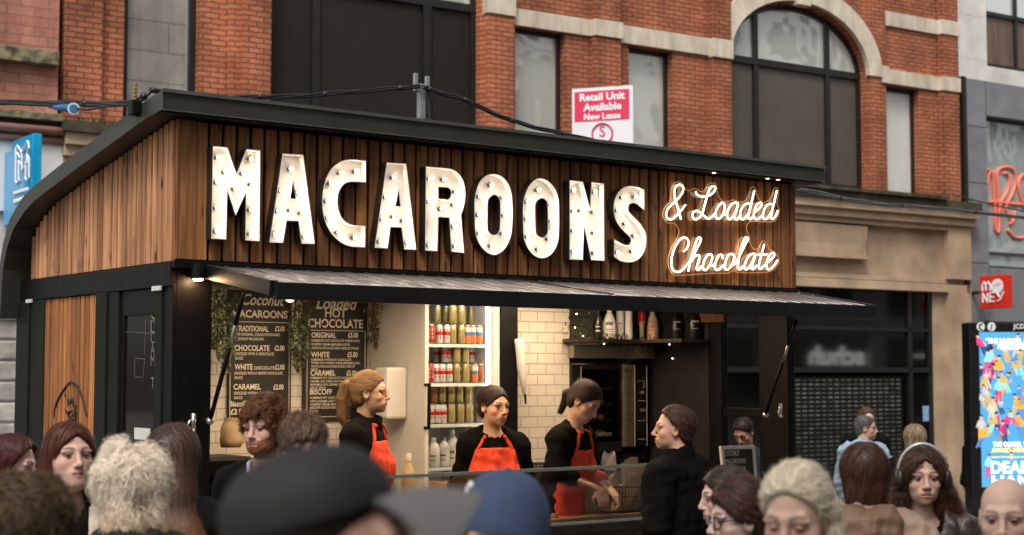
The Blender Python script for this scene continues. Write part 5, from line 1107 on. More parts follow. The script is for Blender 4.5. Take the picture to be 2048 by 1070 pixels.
m = MB(); taper_box(m, c0_.x, c1_.x + .02, .25, .45, CT + .001, c0_.z - .0, .03); m.face([(c0_.x, .25, c0_.z), (c1_.x + .02, .25, c0_.z), (c1_.x + .06, .22, c0_.z + .07), (c0_.x + .02, .22, c0_.z + .04)][::-1]); m.build('carton', mat('carton_tan', (.48, .26, .12), .7, var=.15), K, label='open tan carton in front of the hooded woman', cat='carton')
# coffee gear at the left end
e0 = K.hit(445, 900, v=.9)
ES = root('coffee_machine', 'dark coffee machine partly hidden behind the bearded man', 'coffee machine', K, (e0.x, 1.2, CT - .06))
m = MB(); m.box(e0.x - .25, e0.x + .25, 1.0, 1.4, CT - .06, CT + .06); m.box(e0.x - .25, e0.x + .25, 1.15, 1.4, CT + .06, CT + .38); m.box(e0.x - .25, e0.x + .25, .98, 1.4, CT + .30, CT + .42); m.build('housing', BLK, K, ES, bevel=.02)
m = MB()
for du in (-.12, .1): m.lathe([(.03, 0), (.035, .03), (.035, .06), (0, .06)], (e0.x + du, 1.05, CT + .23), 12); m.tube([(e0.x + du, 1.05, CT + .25), (e0.x + du, .88, CT + .24)], .011, 8)
m.build('portafilter', STEEL, K, ES)
m = MB(); m.lathe([(.10, 0), (.06, .15), (.0, .16)], (e0.x - .22, 1.5, CT + .42), 14); m.lathe([(.06, 0), (.10, .1), (.10, .14), (0, .14)], (e0.x - .22, 1.5, CT + .56), 14); m.build('hopper', mat('hopper_smoke', (.05, .035, .02), .2), K, ES)
m = MB(); m.box(.12, 1.6, .95, 2.0, .15, CT - .062); m.build('back_counter', mat('steel_dull', (.25, .22, .17), .35, metal=.7, var=.2), K, label='dull steel back counter carrying the coffee machine', cat='counter')
sk = K.hit(478, 880, v=1.6)
m = MB(); m.lathe([(.065, 0), (.076, .05), (.074, .11), (.062, .15), (.045, .175), (.05, .19)], (sk.x, 1.7, sk.z - .05), 16); m.v = [tuple(V(p) + V((random.gauss(0, .006), random.gauss(0, .006), 0))) for p in m.v]
m.build('coffee_sack', mat('sack_tan', (.40, .28, .14), .8, var=.25), K, smooth=True, label='tan cloth sack behind the bearded man', cat='sack')
m = MB(); m.box(3.19, 3.785, 1.35, 1.99, 1.235, 1.265); m.box(3.20, 3.78, 1.37, 1.99, .15, 1.235); m.build('work_counter', mat('steel_worktop', (.45, .40, .32), .3, metal=.8, var=.2, scale=5), K, label='steel worktop below the white tiles', cat='counter')
m = MB(); q = K.hit(1068, 925, v=1.32); 
for i in range(9):
    for j in range(6): m.box(q.x - .10 + j * .035, q.x - .075 + j * .035, 1.315, 1.32, 1.03 + i * .028, 1.048 + i * .028)
m.box(q.x - .11, q.x + .115, 1.32, 1.345, 1.02, 1.225); m.build('perforated_bin', mat('bin_metal', (.10, .08, .06), .4, metal=.6, var=.2), K, label='perforated dark metal bin below the tiles', cat='bin')
# small chalk sign by the right end
sg = K.hit(1440, 911, v=-.14); s2_ = K.hit(1500, 911, v=-.14)
SF = Frame(*K.pt(sg.x, -.14, 0), K.yaw - .1)
CS = root('counter_sign', 'small white framed blackboard sign listing coconut macaroons at the counter end', 'sign', SF, (.1, 0, .986))
sw = s2_.x - sg.x + .03
m = MB(); LPs = [(.0, 1.43), (sw * .93, 1.43), (sw * 1.06, .99), (.05, .99)]; m.solid([LPs, inset(LPs, .022)], -.012, .012); m.build('frame', mat('frame_white', (.60, .55, .50), .5, var=.08), SF, CS)
m = MB(); m.solid([inset(LPs, .020)], -.004, .006); m.build('panel', CHALK, SF, CS)
m = MB()
for st, y, h_, w_ in (('COCONUT', 1.365, .035, .12), ('MACAROONS', 1.315, .032, .17), ('CHOCOLATE', 1.265, .028, .17), ('£2.00 EACH', 1.215, .03, .17)): m.text(st, lambda x, yy: (.035 + (1.43 - y) * .05 + x, -.006, y + yy), h_, width=w_)
m.build('lettering', CREAM, SF, CS)
m = MB(); m.box(.12, .2, .012, .15, .986, 1.0); m.bar((.16, .14, .99), (.16, .015, 1.3), .01, .006); m.build('easel_leg', BLK, SF, CS)
# ------------------------------------------------------------------ cables and roof fittings
CBL = mat('cable_black', (.010, .010, .010), .4, var=.2)
def cable(label, pts, r, strands=2, name='power_cable', sag=.0):
    P = smooth_loop(pts, 6, False); m = MB()
    for s_ in range(strands):
        ph = s_ * 2.1
        m.tube([V(p) + V((0, 0, .0)) + V((.35 * r * math.cos(ph + i * .35), .35 * r * math.sin(ph + i * .35), r * 1.1 * math.sin(ph + i * .35))) for i, p in enumerate(P)], r, 6)
    for i in range(3, len(P) - 2, 9): m.ball(P[i], r * 2.3, 6, 4)
    return m.build(name, CBL, smooth=True, label=label, cat='cable')
rc = K.pt(-.10, .12, 3.40)
cable('thick black cable bundle running left from the kiosk roof corner', [at(-60, 203, 9.2), at(60, 206, 8.9), at(170, 207, 8.6), at(262, 206, 8.25), rc], .010, 3)
pA = K.pt(2.0, .55, 3.55)
cable('black cable bundle looping over the roof to the grey post', [rc, at(420, 196, 8.6), at(520, 194, 8.95), at(600, 192, 9.2), at(700, 184, 9.5), at(800, 176, 9.75), at(840, 173, 9.85)], .0085, 3)
cable('black cable drooping from the grey post behind the letting board', [at(846, 173, 9.85), at(880, 186, 9.95), at(930, 200, 10.1), at(990, 228, 10.3), at(1060, 252, 10.55), at(1130, 268, 10.8), at(1190, 282, 11.0)], .0085, 3)
cable('twisted cable sagging from the kiosk right end across the street', [K.pt(4.7, .3, 3.18), at(1600, 380, 11.6), at(1680, 396, 12.6), at(1760, 408, 13.6), at(1850, 414, 14.8), at(1950, 424, 16.2), at(2080, 440, 18)], .010, 3)
cable('thin wire crossing the grey building at the right', [at(1905, 390, 27), at(1990, 412, 27), at(2080, 428, 27)], .012, 1)
pb_ = at(842, 240, 9.9)
PF = Frame(pb_.x, pb_.y, pb_.z - .25, K.yaw)
PO = root('cable_post', 'forked grey steel post holding cables on the kiosk roof', 'post', PF, (0, 0, 0))
m = MB(); m.box(-.022, .022, -.02, .02, 0, .48); m.build('post', mat('galvanised', (.34, .34, .35), .45, metal=.5, var=.2), PF, PO, bevel=.004)
m = MB(); m.box(-.055, -.03, -.012, .012, .44, .545); m.box(.034, .058, -.012, .012, .44, .535); m.box(-.055, .058, -.012, .012, .43, .455); m.build('fork', MATS['galvanised'], PF, PO, bevel=.002)
m = MB(); m.tube([(.03, -.02, .47), (.05, -.03, .30), (.045, -.03, .05)], .009, 6); m.build('cable_tail', CBL, PF, PO)
bp_ = at(270, 212, 8.2); BF = Frame(bp_.x, bp_.y, bp_.z, K.yaw)
BR = root('cable_bracket', 'black cable clamp with brass bolt on the kiosk roof corner', 'bracket', BF, (0, 0, -.05))
m = MB(); m.box(-.028, .028, -.03, .03, -.05, .03); m.bar((.0, 0, -.02), (.07, .03, -.05), .02, .02); m.build('clamp', BLK, BF, BR, bevel=.006)
m = MB(); m.tube([(0, 0, .03), (0, 0, .125)], .007, 8)
for z in (.05, .07, .09, .11): m.lathe([(.012, 0), (.012, .008), (0, .008)], (0, 0, z), 8)
m.build('bolt', mat('brass', (.40, .27, .12), .4, metal=.8, var=.3), BF, BR)
c1 = at(108, 215, 8.7); c2 = at(147, 217, 8.6)
BC = root('cable_connector', 'blue and white plug connector on the cable at the left', 'plug', WORLD, tuple(c2))
m = MB(); m.tube([c1, c1.lerp(c2, .4), c1.lerp(c2, .8), c2], [.012, .020, .022, .022], 10); m.build('plug_body', mat('plug_blue', (.015, .10, .26), .4), WORLD, BC, smooth=True)
m = MB(); d_ = (EYE - c2).normalized(); m.tube([c2 - d_ * .012, c2 + d_ * .012], .034, 18); m.tube([c2 + d_ * .012, c2 + d_ * .016], .022, 14, 1); m.build('plug_face', [mat('plug_white', (.55, .62, .68), .4), mat('plug_blue2', (.04, .17, .38), .4)], WORLD, BC, auto=40)
m = MB(); c3 = at(262, 210, 8.3); m.tube(smooth_loop([c2 + V((.02, 0, 0)), c2.lerp(c3, .25) - V((0, 0, .012)), c2.lerp(c3, .6), c3], 4, False), .006, 6); m.tube([c1, at(96, 213, 8.8)], .008, 6); m.build('lead', CBL, WORLD, BC, smooth=True)
# ------------------------------------------------------------------ people: signed-distance bodies meshed by surface nets
def nrm(a): return a / (np.linalg.norm(a, axis=-1, keepdims=True) + 1e-9)
def s_ell(p, c, r):
    q = (p - np.array(c)) / np.array(r); k = np.linalg.norm(q, axis=-1); g = np.linalg.norm(q / np.array(r), axis=-1) + 1e-9
    return k * (k - 1) / g
def s_cap(p, a, b, ra, rb=None):
    rb = ra if rb is None else rb; a = np.array(a, float); b = np.array(b, float); ab = b - a
    t = np.clip(((p - a) @ ab) / (ab @ ab + 1e-12), 0, 1)
    return np.linalg.norm(p - a - t[..., None] * ab, axis=-1) - (ra + (rb - ra) * t)
def smin(a, b, k):
    h = np.clip(.5 + .5 * (b - a) / k, 0, 1); return b + (a - b) * h - k * h * (1 - h)
def smax(a, b, k): return -smin(-a, -b, k)
def surfnet(fn, xs, ys, zs):
    X = np.stack(np.meshgrid(xs, ys, zs, indexing='ij'), -1); sh = X.shape[:3]
    Fv = fn(X.reshape(-1, 3)).reshape(sh); I = Fv < 0
    nx, ny, nz = sh
    cnt = np.zeros((nx - 1, ny - 1, nz - 1), int)
    for a in (0, 1):
        for b in (0, 1):
            for c in (0, 1): cnt += I[a:nx - 1 + a, b:ny - 1 + b, c:nz - 1 + c]
    act = (cnt > 0) & (cnt < 8); idx = -np.ones(act.shape, int); ids = np.argwhere(act); idx[act] = np.arange(len(ids))
    P = np.zeros((len(ids), 3)); N = np.zeros(len(ids)); co = [(a, b, c) for a in (0, 1) for b in (0, 1) for c in (0, 1)]
    for i, p in enumerate(co):
        for q in co[i + 1:]:
            if sum(abs(p[k] - q[k]) for k in range(3)) != 1: continue
            A, B = ids + np.array(p), ids + np.array(q)
            fa, fb = Fv[tuple(A.T)], Fv[tuple(B.T)]; m = (fa < 0) != (fb < 0)
            t = np.where(m, fa / np.where(m, fa - fb, 1), 0)
            pa, pb = X[tuple(A.T)], X[tuple(B.T)]
            P += np.where(m[:, None], pa + (pb - pa) * t[:, None], 0); N += m
    P /= N[:, None]; F_ = []
    for ax in range(3):
        sl0 = [slice(None)] * 3; sl1 = [slice(None)] * 3; sl0[ax] = slice(0, -1); sl1[ax] = slice(1, None)
        E = np.argwhere(I[tuple(sl0)] != I[tuple(sl1)]); o1, o2 = [(1, 2), (2, 0), (0, 1)][ax]
        E = E[(E[:, o1] > 0) & (E[:, o2] > 0) & (E[:, o1] < sh[o1] - 1) & (E[:, o2] < sh[o2] - 1)]
        def cell(d1, d2):
            c = E.copy(); c[:, o1] -= d1; c[:, o2] -= d2; return idx[tuple(c.T)]
        q = np.stack([cell(1, 1), cell(0, 1), cell(0, 0), cell(1, 0)], 1)
        fl = ~I[tuple(E.T)]; q[fl] = q[fl][:, ::-1]; F_.append(q)
    return P, np.concatenate(F_)
def rot(yaw=0, pitch=0, roll=0):
    """head/body axes: x side, y forward (the face), z up; yaw 0 faces the camera, + turns to the right of the picture"""
    th = yaw + math.pi
    return np.array(Matrix.Rotation(th, 3, 'Z') @ Matrix.Rotation(-pitch, 3, 'X') @ Matrix.Rotation(roll, 3, 'Y'))
SKIN = vcol_mat('skin', .52, .35, .12, .15, 300); HAIR = vcol_mat('hair', .45, .28); EYEM = vcol_mat('eye', .12, .5)
def cmesh(name, vs, fs, mt, parent, cols=None, smooth=True):
    me = bpy.data.meshes.new(name); vs = np.asarray(vs, float)
    me.from_pydata((vs - np.array(parent.location)).tolist(), [], [tuple(dict.fromkeys(int(i) for i in f)) for f in fs]); me.materials.append(mt)
    if cols is not None:
        a = me.attributes.new('col', 'FLOAT_COLOR', 'POINT'); a.data.foreach_set('color', np.concatenate([np.asarray(cols, np.float32), np.ones((len(vs), 1), np.float32)], 1).ravel())
    if smooth: me.polygons.foreach_set('use_smooth', [True] * len(fs))
    me.update(); o = bpy.data.objects.new(name, me); COL.objects.link(o); o.parent = parent; return o
def mmesh(mb, name, mts, parent, smooth=True, xf=None):
    """MB geometry given in world (or through xf) space as a child of a person"""
    v = np.array([tuple(p) for p in mb.v], float)
    if xf is not None: v = xf(v)
    me = bpy.data.meshes.new(name); me.from_pydata((v - np.array(parent.location)).tolist(), [], mb.f)
    for mt in (mts if isinstance(mts, list) else [mts]): me.materials.append(mt)
    me.polygons.foreach_set('material_index', mb.m)
    if smooth: me.polygons.foreach_set('use_smooth', [True] * len(mb.f))
    me.update(); o = bpy.data.objects.new(name, me); COL.objects.link(o); o.parent = parent; return o
_WD = nrm(np.random.default_rng(3).normal(size=(14, 3))); _WP = np.random.default_rng(4).uniform(0, 6.28, 14)
def wob(p, lam, amp, seed=0, stretch=(1, 1, 1)):
    r = np.zeros(len(p)); q = p * np.array(stretch)
    for i in range(5):
        j = (i + seed * 3) % 14; r += np.sin((q @ _WD[j]) * 6.28 / (lam * (.7 + .25 * i)) + _WP[j])
    return r * amp / 2.2
CRC, CRR = (0, -.014, .032), (.0745, .096, .086)
def head_sdf(p, o):
    """p in head space; o: options (fem, fat, jaw, nose)"""
    fem, fat = o.get('fem', 1), o.get('fat', 0.0)
    d = s_ell(p, CRC, CRR)
    d = smin(d, s_ell(p, (0, .024, -.030), (.0655 + .007 * fat, .061, .080)), .03)
    jw = .050 if fem else .058
    d = smin(d, s_ell(p, (0, .030, -.072), (jw + .010 * fat, .050, .040)), .028)
    d = smin(d, s_ell(p, (0, .068, -.099), (.019 + .004 * (1 - fem), .016, .014)), .024)
    ap = p.copy(); ap[:, 0] = np.abs(ap[:, 0])
    d = smin(d, s_ell(ap, (.042, .052, -.030), (.022, .020, .018)), .022)
    d = smin(d, s_cap(ap, (.0, .083, .022), (.040, .070, .024), .010 + .002 * (1 - fem)), .016)
    d = smax(d, -s_ell(ap, (.033, .102, .000), (.021, .021, .0125)), .016)
    d = smin(d, s_ell(ap, (.036, .0728, .0145), (.024, .0118, .0088)), .009)          # soft brow over the lid
    nz = o.get('nose', 1.0) * .80
    d = smin(d, s_cap(p, (0, .086, .012), (0, .085 + .022 * nz, -.032), .0078, .0110), .011)
    d = smin(d, s_ell(p, (0, .088 + .021 * nz, -.036), (.0120, .0105, .0095)), .009)
    d = smin(d, s_ell(ap, (.0125, .089 + .006 * nz, -.040), (.0075, .010, .0065)), .006)
    d = smin(d, s_ell(p, (0, .077, -.066), (.032, .018, .020)), .016)          # mouth mound
    d = smin(d, s_cap(ap, (0, .0940, -.0655), (.022, .082, -.0695), .0044, .0026), .006)
    d = smin(d, s_cap(ap, (0, .0925, -.0765), (.019, .082, -.0738), .0056, .0028), .006)
    d = smax(d, -s_cap(ap, (0, .0990, -.0710), (.024, .0865, -.0716), .0032, .0020), .003)
    if fat: d = smin(d, s_ell(p, (0, .035, -.105), (.050, .050, .030)), .03)
    # ears
    q = ap - np.array((.075, -.008, -.010)); e = s_ell(q, (0, 0, 0), (.011, .019, .031)); e = smax(e, -s_ell(q, (.009, .003, .004), (.008, .010, .018)), .006)
    if o.get('ears', 1): d = smin(d, e, .008)
    if o.get('beard'):
        b = s_ell(p, (0, .034, -.082), (.057, .056, .040)); b = smax(b, p[:, 2] + .050 + .8 * np.maximum(0, .045 - np.abs(p[:, 0])) , .012)
        d = smin(d, b + wob(p, .012, .0016), .01)
    return d
def head_cols(p, o):
    sk = np.array(o.get('skin', (.50, .30, .225))); n = len(p); c = np.tile(sk, (n, 1))
    ax = np.abs(p[:, 0])
    def mixc(col, w_): nonlocal c; w_ = np.clip(w_, 0, 1)[:, None]; c = c * (1 - w_) + np.array(col) * w_
    g = lambda ce, r: np.exp(-(((ax - ce[0]) / r[0]) ** 2 + ((p[:, 1] - ce[1]) / r[1]) ** 2 + ((p[:, 2] - ce[2]) / r[2]) ** 2))
    mixc(sk * np.array((1.0, .74, .72)), .45 * g((.042, .066, -.035), (.026, .03, .022)) * o.get('blush', 1))
    mixc(sk * np.array((1.0, .78, .75)), .5 * g((0, .108, -.036), (.014, .012, .012)))
    mixc(sk * np.array((.80, .66, .63)), .35 * g((.033, .078, .002), (.020, .02, .013)))  # eye socket shade painted into the skin colour
    bc = np.array(o.get('browcol', (.06, .035, .02)))
    bz = .0215 + .006 * np.sin(np.clip((ax - .012) / .040, 0, 1) * 3.0)
    mixc(bc, o.get('brow', .9) * ((ax > .013) & (ax < .052) & (p[:, 1] > .05)) * np.exp(-((p[:, 2] - bz) / .0042) ** 2))
    lip = np.array(o.get('lip', (.36, .13, .115)))
    hw = np.clip(1 - ax / .0235, 0, 1)
    mixc(lip, .95 * (p[:, 1] > .072) * ((p[:, 2] < -.0605 - .004 * (ax > .004) * (ax / .02)) & (p[:, 2] > -.0715 - .0105 * np.sqrt(hw))) * (ax < .0235))
    mixc((.07, .02, .018), .8 * (p[:, 1] > .07) * (ax < .022) * np.exp(-((p[:, 2] + .0716) / .0016) ** 2))
    mixc((.08, .03, .02), .8 * g((.006, .100, -.0455), (.004, .010, .0030)))
    if o.get('beard'):
        bd = np.array(o['beard']); w_ = np.clip((-.050 - p[:, 2] - .0 + .45 * np.maximum(0, ax - .035)) / .008, 0, 1) * (p[:, 1] > -.02) * (p[:, 2] > -.135)
        w_ = np.maximum(w_, np.exp(-((p[:, 2] + .056) / .005) ** 2) * (p[:, 1] > .07) * (ax < .03))
        mouth = (p[:, 1] > .07) * (ax < .024) * (np.abs(p[:, 2] + .0715) < .009); w_ = w_ * (1 - .9 * mouth)
        tx = .75 + .5 * np.random.default_rng(1).random(len(p)); w_ = np.clip(w_ * .95, 0, 1)[:, None]; c = c * (1 - w_) + (bd * tx[:, None]) * w_
    if o.get('stubble'):
        w_ = np.clip((-.045 - p[:, 2]) / .02, 0, 1) * (p[:, 1] > 0) * o['stubble'] * (p[:, 2] > -.13); mixc(sk * np.array((.55, .5, .5)), w_)
    if o.get('hair') in (None, 'none') or o.get('scalp'):
        mixc(np.array(o.get('scalp', sk * .85)), .35 * np.clip((p[:, 2] - .05) / .05, 0, 1) * (p[:, 1] < .02))
    mixc(sk * .9, .0 * ax)
    return c
def eye_mesh(side, gaze, o):
    n, k = 20, 14; vs, cl = [], []
    R_ = .0128; gx, gz = math.sin(gaze[0]), math.sin(gaze[1]); gd = np.array((gx, math.sqrt(max(.1, 1 - gx * gx - gz * gz)), gz))
    ax1 = nrm(np.cross(gd, (0, 0, 1.0))); ax2 = np.cross(ax1, gd); fs = []
    for i in range(k + 1):
        t = math.pi * i / k * (.55 if i < k * .5 else 1)
        t = [0, .14, .20, .24, .34, .46, .50, .56, .7, 1.0, 1.4, 1.8, 2.3, 2.8, 3.14][i]
        for j in range(n):
            a = 2 * math.pi * j / n; vs.append(R_ * (gd * math.cos(t) + (ax1 * math.cos(a) + ax2 * math.sin(a)) * math.sin(t)))
            cl.append((.006, .005, .005) if t < .22 else (o.get('iris', (.05, .032, .022)) if t < .47 else ((.02, .015, .015) if t < .52 else (.26, .225, .205))))
    for i in range(k):
        for j in range(n): fs.append((i * n + j, i * n + (j + 1) % n, (i + 1) * n + (j + 1) % n, (i + 1) * n + j))
    return np.array(vs) + np.array((side * .0325, .0722, -.0005)), fs, np.array(cl)
def lid_mesh(side, openn, o, low=False):
    """spherical cap of the eyelid with a dark lash rim"""
    R_ = .0137; n = 16; vs, cl, fs = [], [], []
    sk = np.array(o.get('skin', (.50, .30, .225))) * np.array((.80, .66, .62)); lash = np.array((.015, .009, .008)) if not low else sk * .45  # lid skin darkened, painting in shade where sky light catches the lids
    e0 = min(-.42, openn - .10) if low else openn; e1 = -1.5 if low else 1.5
    ks = [0, .09 if not low else .04, .11 if not low else .06, .35, .65, 1]; k = len(ks) - 1
    for i in range(k + 1):
        el = e0 + (e1 - e0) * ks[i]
        for j in range(n + 1):
            az = (-1.15 + 2.3 * j / n); dr = -.34 * (2 * j / n - 1) ** 2 * (1 if not low else -.7) * (1 - ks[i])
            e = el + dr; r_ = R_ + (.0014 if i == 0 and not low else 0)
            vs.append((side * .0325 + r_ * math.cos(e) * math.sin(az), .0722 + r_ * math.cos(e) * math.cos(az), -.0005 + r_ * math.sin(e)))
            cl.append(lash if i <= 1 else sk)
    for i in range(k):
        for j in range(n): fs.append((i * (n + 1) + j, i * (n + 1) + j + 1, (i + 1) * (n + 1) + j + 1, (i + 1) * (n + 1) + j))
    return np.array(vs), fs, np.array(cl)
# ---- hair
def hair_sdf(p, h):
    st = h['style']; th = h.get('th', .012)
    d = s_ell(p, (CRC[0], CRC[1] - h.get('back', 0), CRC[2] + h.get('up', 0)), (CRR[0] + th, CRR[1] + th, CRR[2] + th))
    d = smin(d, s_ell(p, (0, -.045, -.030), (.062 + th * .8, .050 + th, .060)), .02)
    hl = h.get('line', .066)                   # hairline height on the forehead, sides fall back to the ear
    cut = .807 * (p[:, 1] - .080 - h.get('fr', 0)) - .594 * (p[:, 2] - hl - h.get('widow', 0) * np.abs(p[:, 0]))
    d = smax(d, cut, .010)
    ear = np.maximum(np.maximum(p[:, 1] - -.028, .0 - p[:, 1] * 0 - 1), -1)
    low = h.get('nape', -.085)
    side = smax(-(p[:, 2] + .012 + 0 * p[:, 0]), p[:, 1] + .030, .01)    # below ear level keep only behind the ear
    if not h.get('sides'): d = smax(d, np.minimum(p[:, 1] + .026, -(p[:, 2] - h.get('sb', -.005))), .008)
    d = smax(d, low - p[:, 2], .012)
    for pr in h.get('add', []):
        q = s_cap(p, pr[0], pr[1], pr[2], pr[3]) if len(pr) == 4 else s_ell(p, pr[0], pr[1])
        d = smin(d, q, h.get('k', .018))
    for n_, p0 in h.get('cuts', []): d = smax(d, (p - np.array(p0)) @ np.array(n_), .008)
    if h.get('rough'): d = d + wob(p, h.get('rlam', .03), h['rough'])
    return d
def grad(fn, p, e=.0015):
    f0 = fn(p); return np.stack([fn(p + np.array(v) * e) - f0 for v in ((1, 0, 0), (0, 1, 0), (0, 0, 1))], -1) / e, f0
def flow(p, h, rng):
    st = h.get('flow', 'down'); v = np.zeros_like(p)
    cr = np.array(h.get('crown', (0, -.03, .12)))
    if st == 'to':
        K_ = np.array(h['knot']); v = K_ - p
        tail = ((p[:, 1] < K_[1] - .005) & (p[:, 2] < K_[2] + .02) | (p[:, 2] < h.get('tz', -9))) if h.get('tail') else np.zeros(len(p), bool)
        v[tail] = np.array((0, -.12, -1)) 
    elif st == 'down':
        v = nrm(p - cr) * 1.0; v[:, 2] = np.minimum(v[:, 2], 0) - .9; top = p[:, 2] > .06
        v[top] = nrm(p[top] - cr) + np.array((0, h.get('fwd', -.1), -.3)); v[top, 0] += np.sign(p[top, 0] - h.get('part', 0)) * .9
    elif st == 'fwd':
        v = nrm(p - np.array((0, -.055, .10))); v[:, 1] += .8 * (p[:, 2] > .03); v[:, 2] -= .5
    elif st == 'back':
        v = np.tile(np.array((0, -1.0, -.25)), (len(p), 1)); v[:, 2] -= .8 * (p[:, 1] < -.04)
    v = nrm(v) + rng.normal(size=p.shape) * h.get('mess', .15)
    return nrm(v)
def make_hair(h, T, parent, fine, rng, name='hair'):
    fn = lambda p: hair_sdf(p, h)
    b = h.get('box', ((-.13, .13), (-.17, .13), (-.15, .16))); st = .0055 if fine else .008
    ax = [np.arange(lo, hi + st, st) for lo, hi in b]
    P, Fq = surfnet(fn, *ax)
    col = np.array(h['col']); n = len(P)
    shade = (h.get('sh', .40) + .2 * rng.random(n))[:, None]  # base volume darkened: shadow under the strands painted into its colour
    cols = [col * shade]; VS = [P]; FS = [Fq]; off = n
    ns = int(h.get('n', 1800) * 1.7) if fine else h.get('n', 1800)
    if ns:
        roots = P[rng.integers(0, n, ns)]; L_ = h.get('len', .07) * rng.uniform(.5, 1.2, ns); k = h.get('seg', 8)
        lift = h.get('lift', .002); wd = h.get('w', .0024) * .82
        base = rng.uniform(-.0005, .0045, ns) + lift * rng.random(ns) ** 2 + wob(roots, .030, .0022, 3); fly = rng.random(ns) < .07; base = base + fly * rng.uniform(.003, .010, ns)
        p = roots.copy(); path = [p.copy()]; gN = []
        mess = rng.normal(size=p.shape) * h.get('mess', .15)
        g, f0 = grad(fn, p); g = nrm(g); gN.append(g)
        v = None
        for i in range(k):
            fl_ = flow(p, dict(h, mess=0.02), rng) + mess
            fl_ = fl_ - g * np.sum(fl_ * g, -1, keepdims=True); fl_ = nrm(fl_)
            v = fl_ if v is None else nrm(v * .45 + fl_)
            p = p + v * (L_ / k)[:, None]
            g, f0 = grad(fn, p); g = nrm(g)
            tgt = base + (h.get('tiplift', .0) + .010 * fly) * (i / k) ** 2 * rng.random(ns)
            p = p - g * (np.clip(f0 - tgt, -.02, .02) * h.get('stick', .9))[:, None]
            path.append(p.copy()); gN.append(g)
        PA = np.stack(path, 1); GN = np.stack(gN, 1)          # ns,k+1,3
        cu = h.get('curl', 0)
        D = np.gradient(PA, axis=1); D = nrm(D); S = nrm(np.cross(D, GN))
        if cu:
            ph = rng.uniform(0, 6.28, ns)[:, None] + np.arange(k + 1)[None] * h.get('cfreq', 1.4) * rng.choice([-1, 1], ns)[:, None]
            amp = cu * np.minimum(1, np.arange(k + 1) / 2)[None] * rng.uniform(.5, 1.2, ns)[:, None]
            PA = PA + S * (np.cos(ph) * amp)[..., None] + GN * ((np.sin(ph) + .4) * amp)[..., None]
            D = nrm(np.gradient(PA, axis=1)); S = nrm(np.cross(D, GN))
        tw = np.linspace(1, .25, k + 1)[None, :, None] * wd * (rng.uniform(.5, 1.3, ns) * (1 - .5 * fly))[:, None, None]
        A, B = PA - S * tw / 2, PA + S * tw / 2; M_ = PA + GN * tw * .28
        V_ = np.stack([A, M_, B], 2).reshape(-1, 3); idx = np.arange(ns * (k + 1)).reshape(ns, k + 1) * 3 + off
        f = []
        for a_, b_ in ((0, 1), (1, 2)): f.append(np.stack([idx[:, :-1] + a_, idx[:, :-1] + b_, idx[:, 1:] + b_, idx[:, 1:] + a_], -1).reshape(-1, 4))
        VS.append(V_); FS += f
        col2 = np.array(h.get('col2', col * 1.5)); mixv = rng.random(ns)[:, None] ** 1.5
        mixv = np.clip(mixv * .75 + wob(roots, .035, .30 * h.get('cv', 1), 1)[:, None], 0, 1); sc = (col * (1 - mixv) + col2 * mixv) * rng.uniform(1 - .4 * h.get('cv', 1), 1 + .3 * h.get('cv', 1), ns)[:, None]
        tip = np.array(h['tip']) if 'tip' in h else None
        cc = np.repeat(sc, (k + 1) * 3, 0)
        if tip is not None:
            tt = np.clip((h.get('tipz', -.05) - V_[:, 2]) / .12, 0, 1)[:, None]; cc = cc * (1 - tt) + tip * tt * np.repeat(rng.uniform(.7, 1.3, ns), (k + 1) * 3)[:, None]
        cols.append(cc)
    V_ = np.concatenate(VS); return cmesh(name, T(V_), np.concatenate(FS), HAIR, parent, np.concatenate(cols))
# ---- hands: five curled fingers on a palm, one surface with a bare forearm
def hand_geo(curl=.5, spread=.06, arm=.12, thumb=.5):
    """wrist at origin, fingers along +y, palm towards -z, thumb to +x"""
    seg = []
    for i, (x, l) in enumerate(((.030, .070), (.010, .078), (-.011, .073), (-.030, .057))):
        a = np.array((x, .088 - .006 * (i in (0, 3)), .0)); ang = 0; r = .0088 - .0006 * i; pts = [a]
        for f_, cu in ((.46, .55), (.30, 1.0), (.24, .8)):
            ang += curl * cu * (1 + .12 * i); a = a + l * f_ * np.array((x * spread * 12, math.cos(ang), -math.sin(ang))); pts.append(a)
        seg.append((pts, r))
    tp = [np.array((.026, .022, -.006)), np.array((.052, .050, -.016)), np.array((.060 - .012 * thumb, .080, -.026 - .010 * thumb)), np.array((.060 - .030 * thumb, .101, -.034 - .012 * thumb))]
    def fn(p):
        d = s_ell(p, (0, .050, 0), (.041, .052, .0145)); d = smin(d, s_ell(p, (.020, .030, -.008), (.020, .030, .014)), .012)
        d = smin(d, s_cap(p, (0, .01, 0), (0, -arm, 0), .026, .036), .02)
        for pts, r in seg:
            d = smin(d, s_cap(p, (pts[0][0] * .8, .05, 0), pts[0], .010, r), .008)
            q = s_cap(p, pts[0], pts[1], r, r * .95); q = smin(q, s_cap(p, pts[1], pts[2], r * .95, r * .88), .003); q = smin(q, s_cap(p, pts[2], pts[3], r * .88, r * .72), .003)
            d = smin(d, q, .004)
        q = s_cap(p, tp[0], tp[1], .014, .0115); q = smin(q, s_cap(p, tp[1], tp[2], .0115, .0095), .004); q = smin(q, s_cap(p, tp[2], tp[3], .0095, .0075), .004)
        return smin(d, q, .007)
    g = .0048
    P, Fq = surfnet(fn, np.arange(-.06, .085, g), np.arange(-arm - .045, .18, g), np.arange(-.09, .05, g))
    return P, Fq, np.array([s[0][-1] for s in seg])
HANDC = {}
def hand(curl, arm, thumb=.5):
    k = (round(curl, 2), round(arm, 2), thumb)
    if k not in HANDC: HANDC[k] = hand_geo(curl, .06, arm, thumb)
    return HANDC[k]
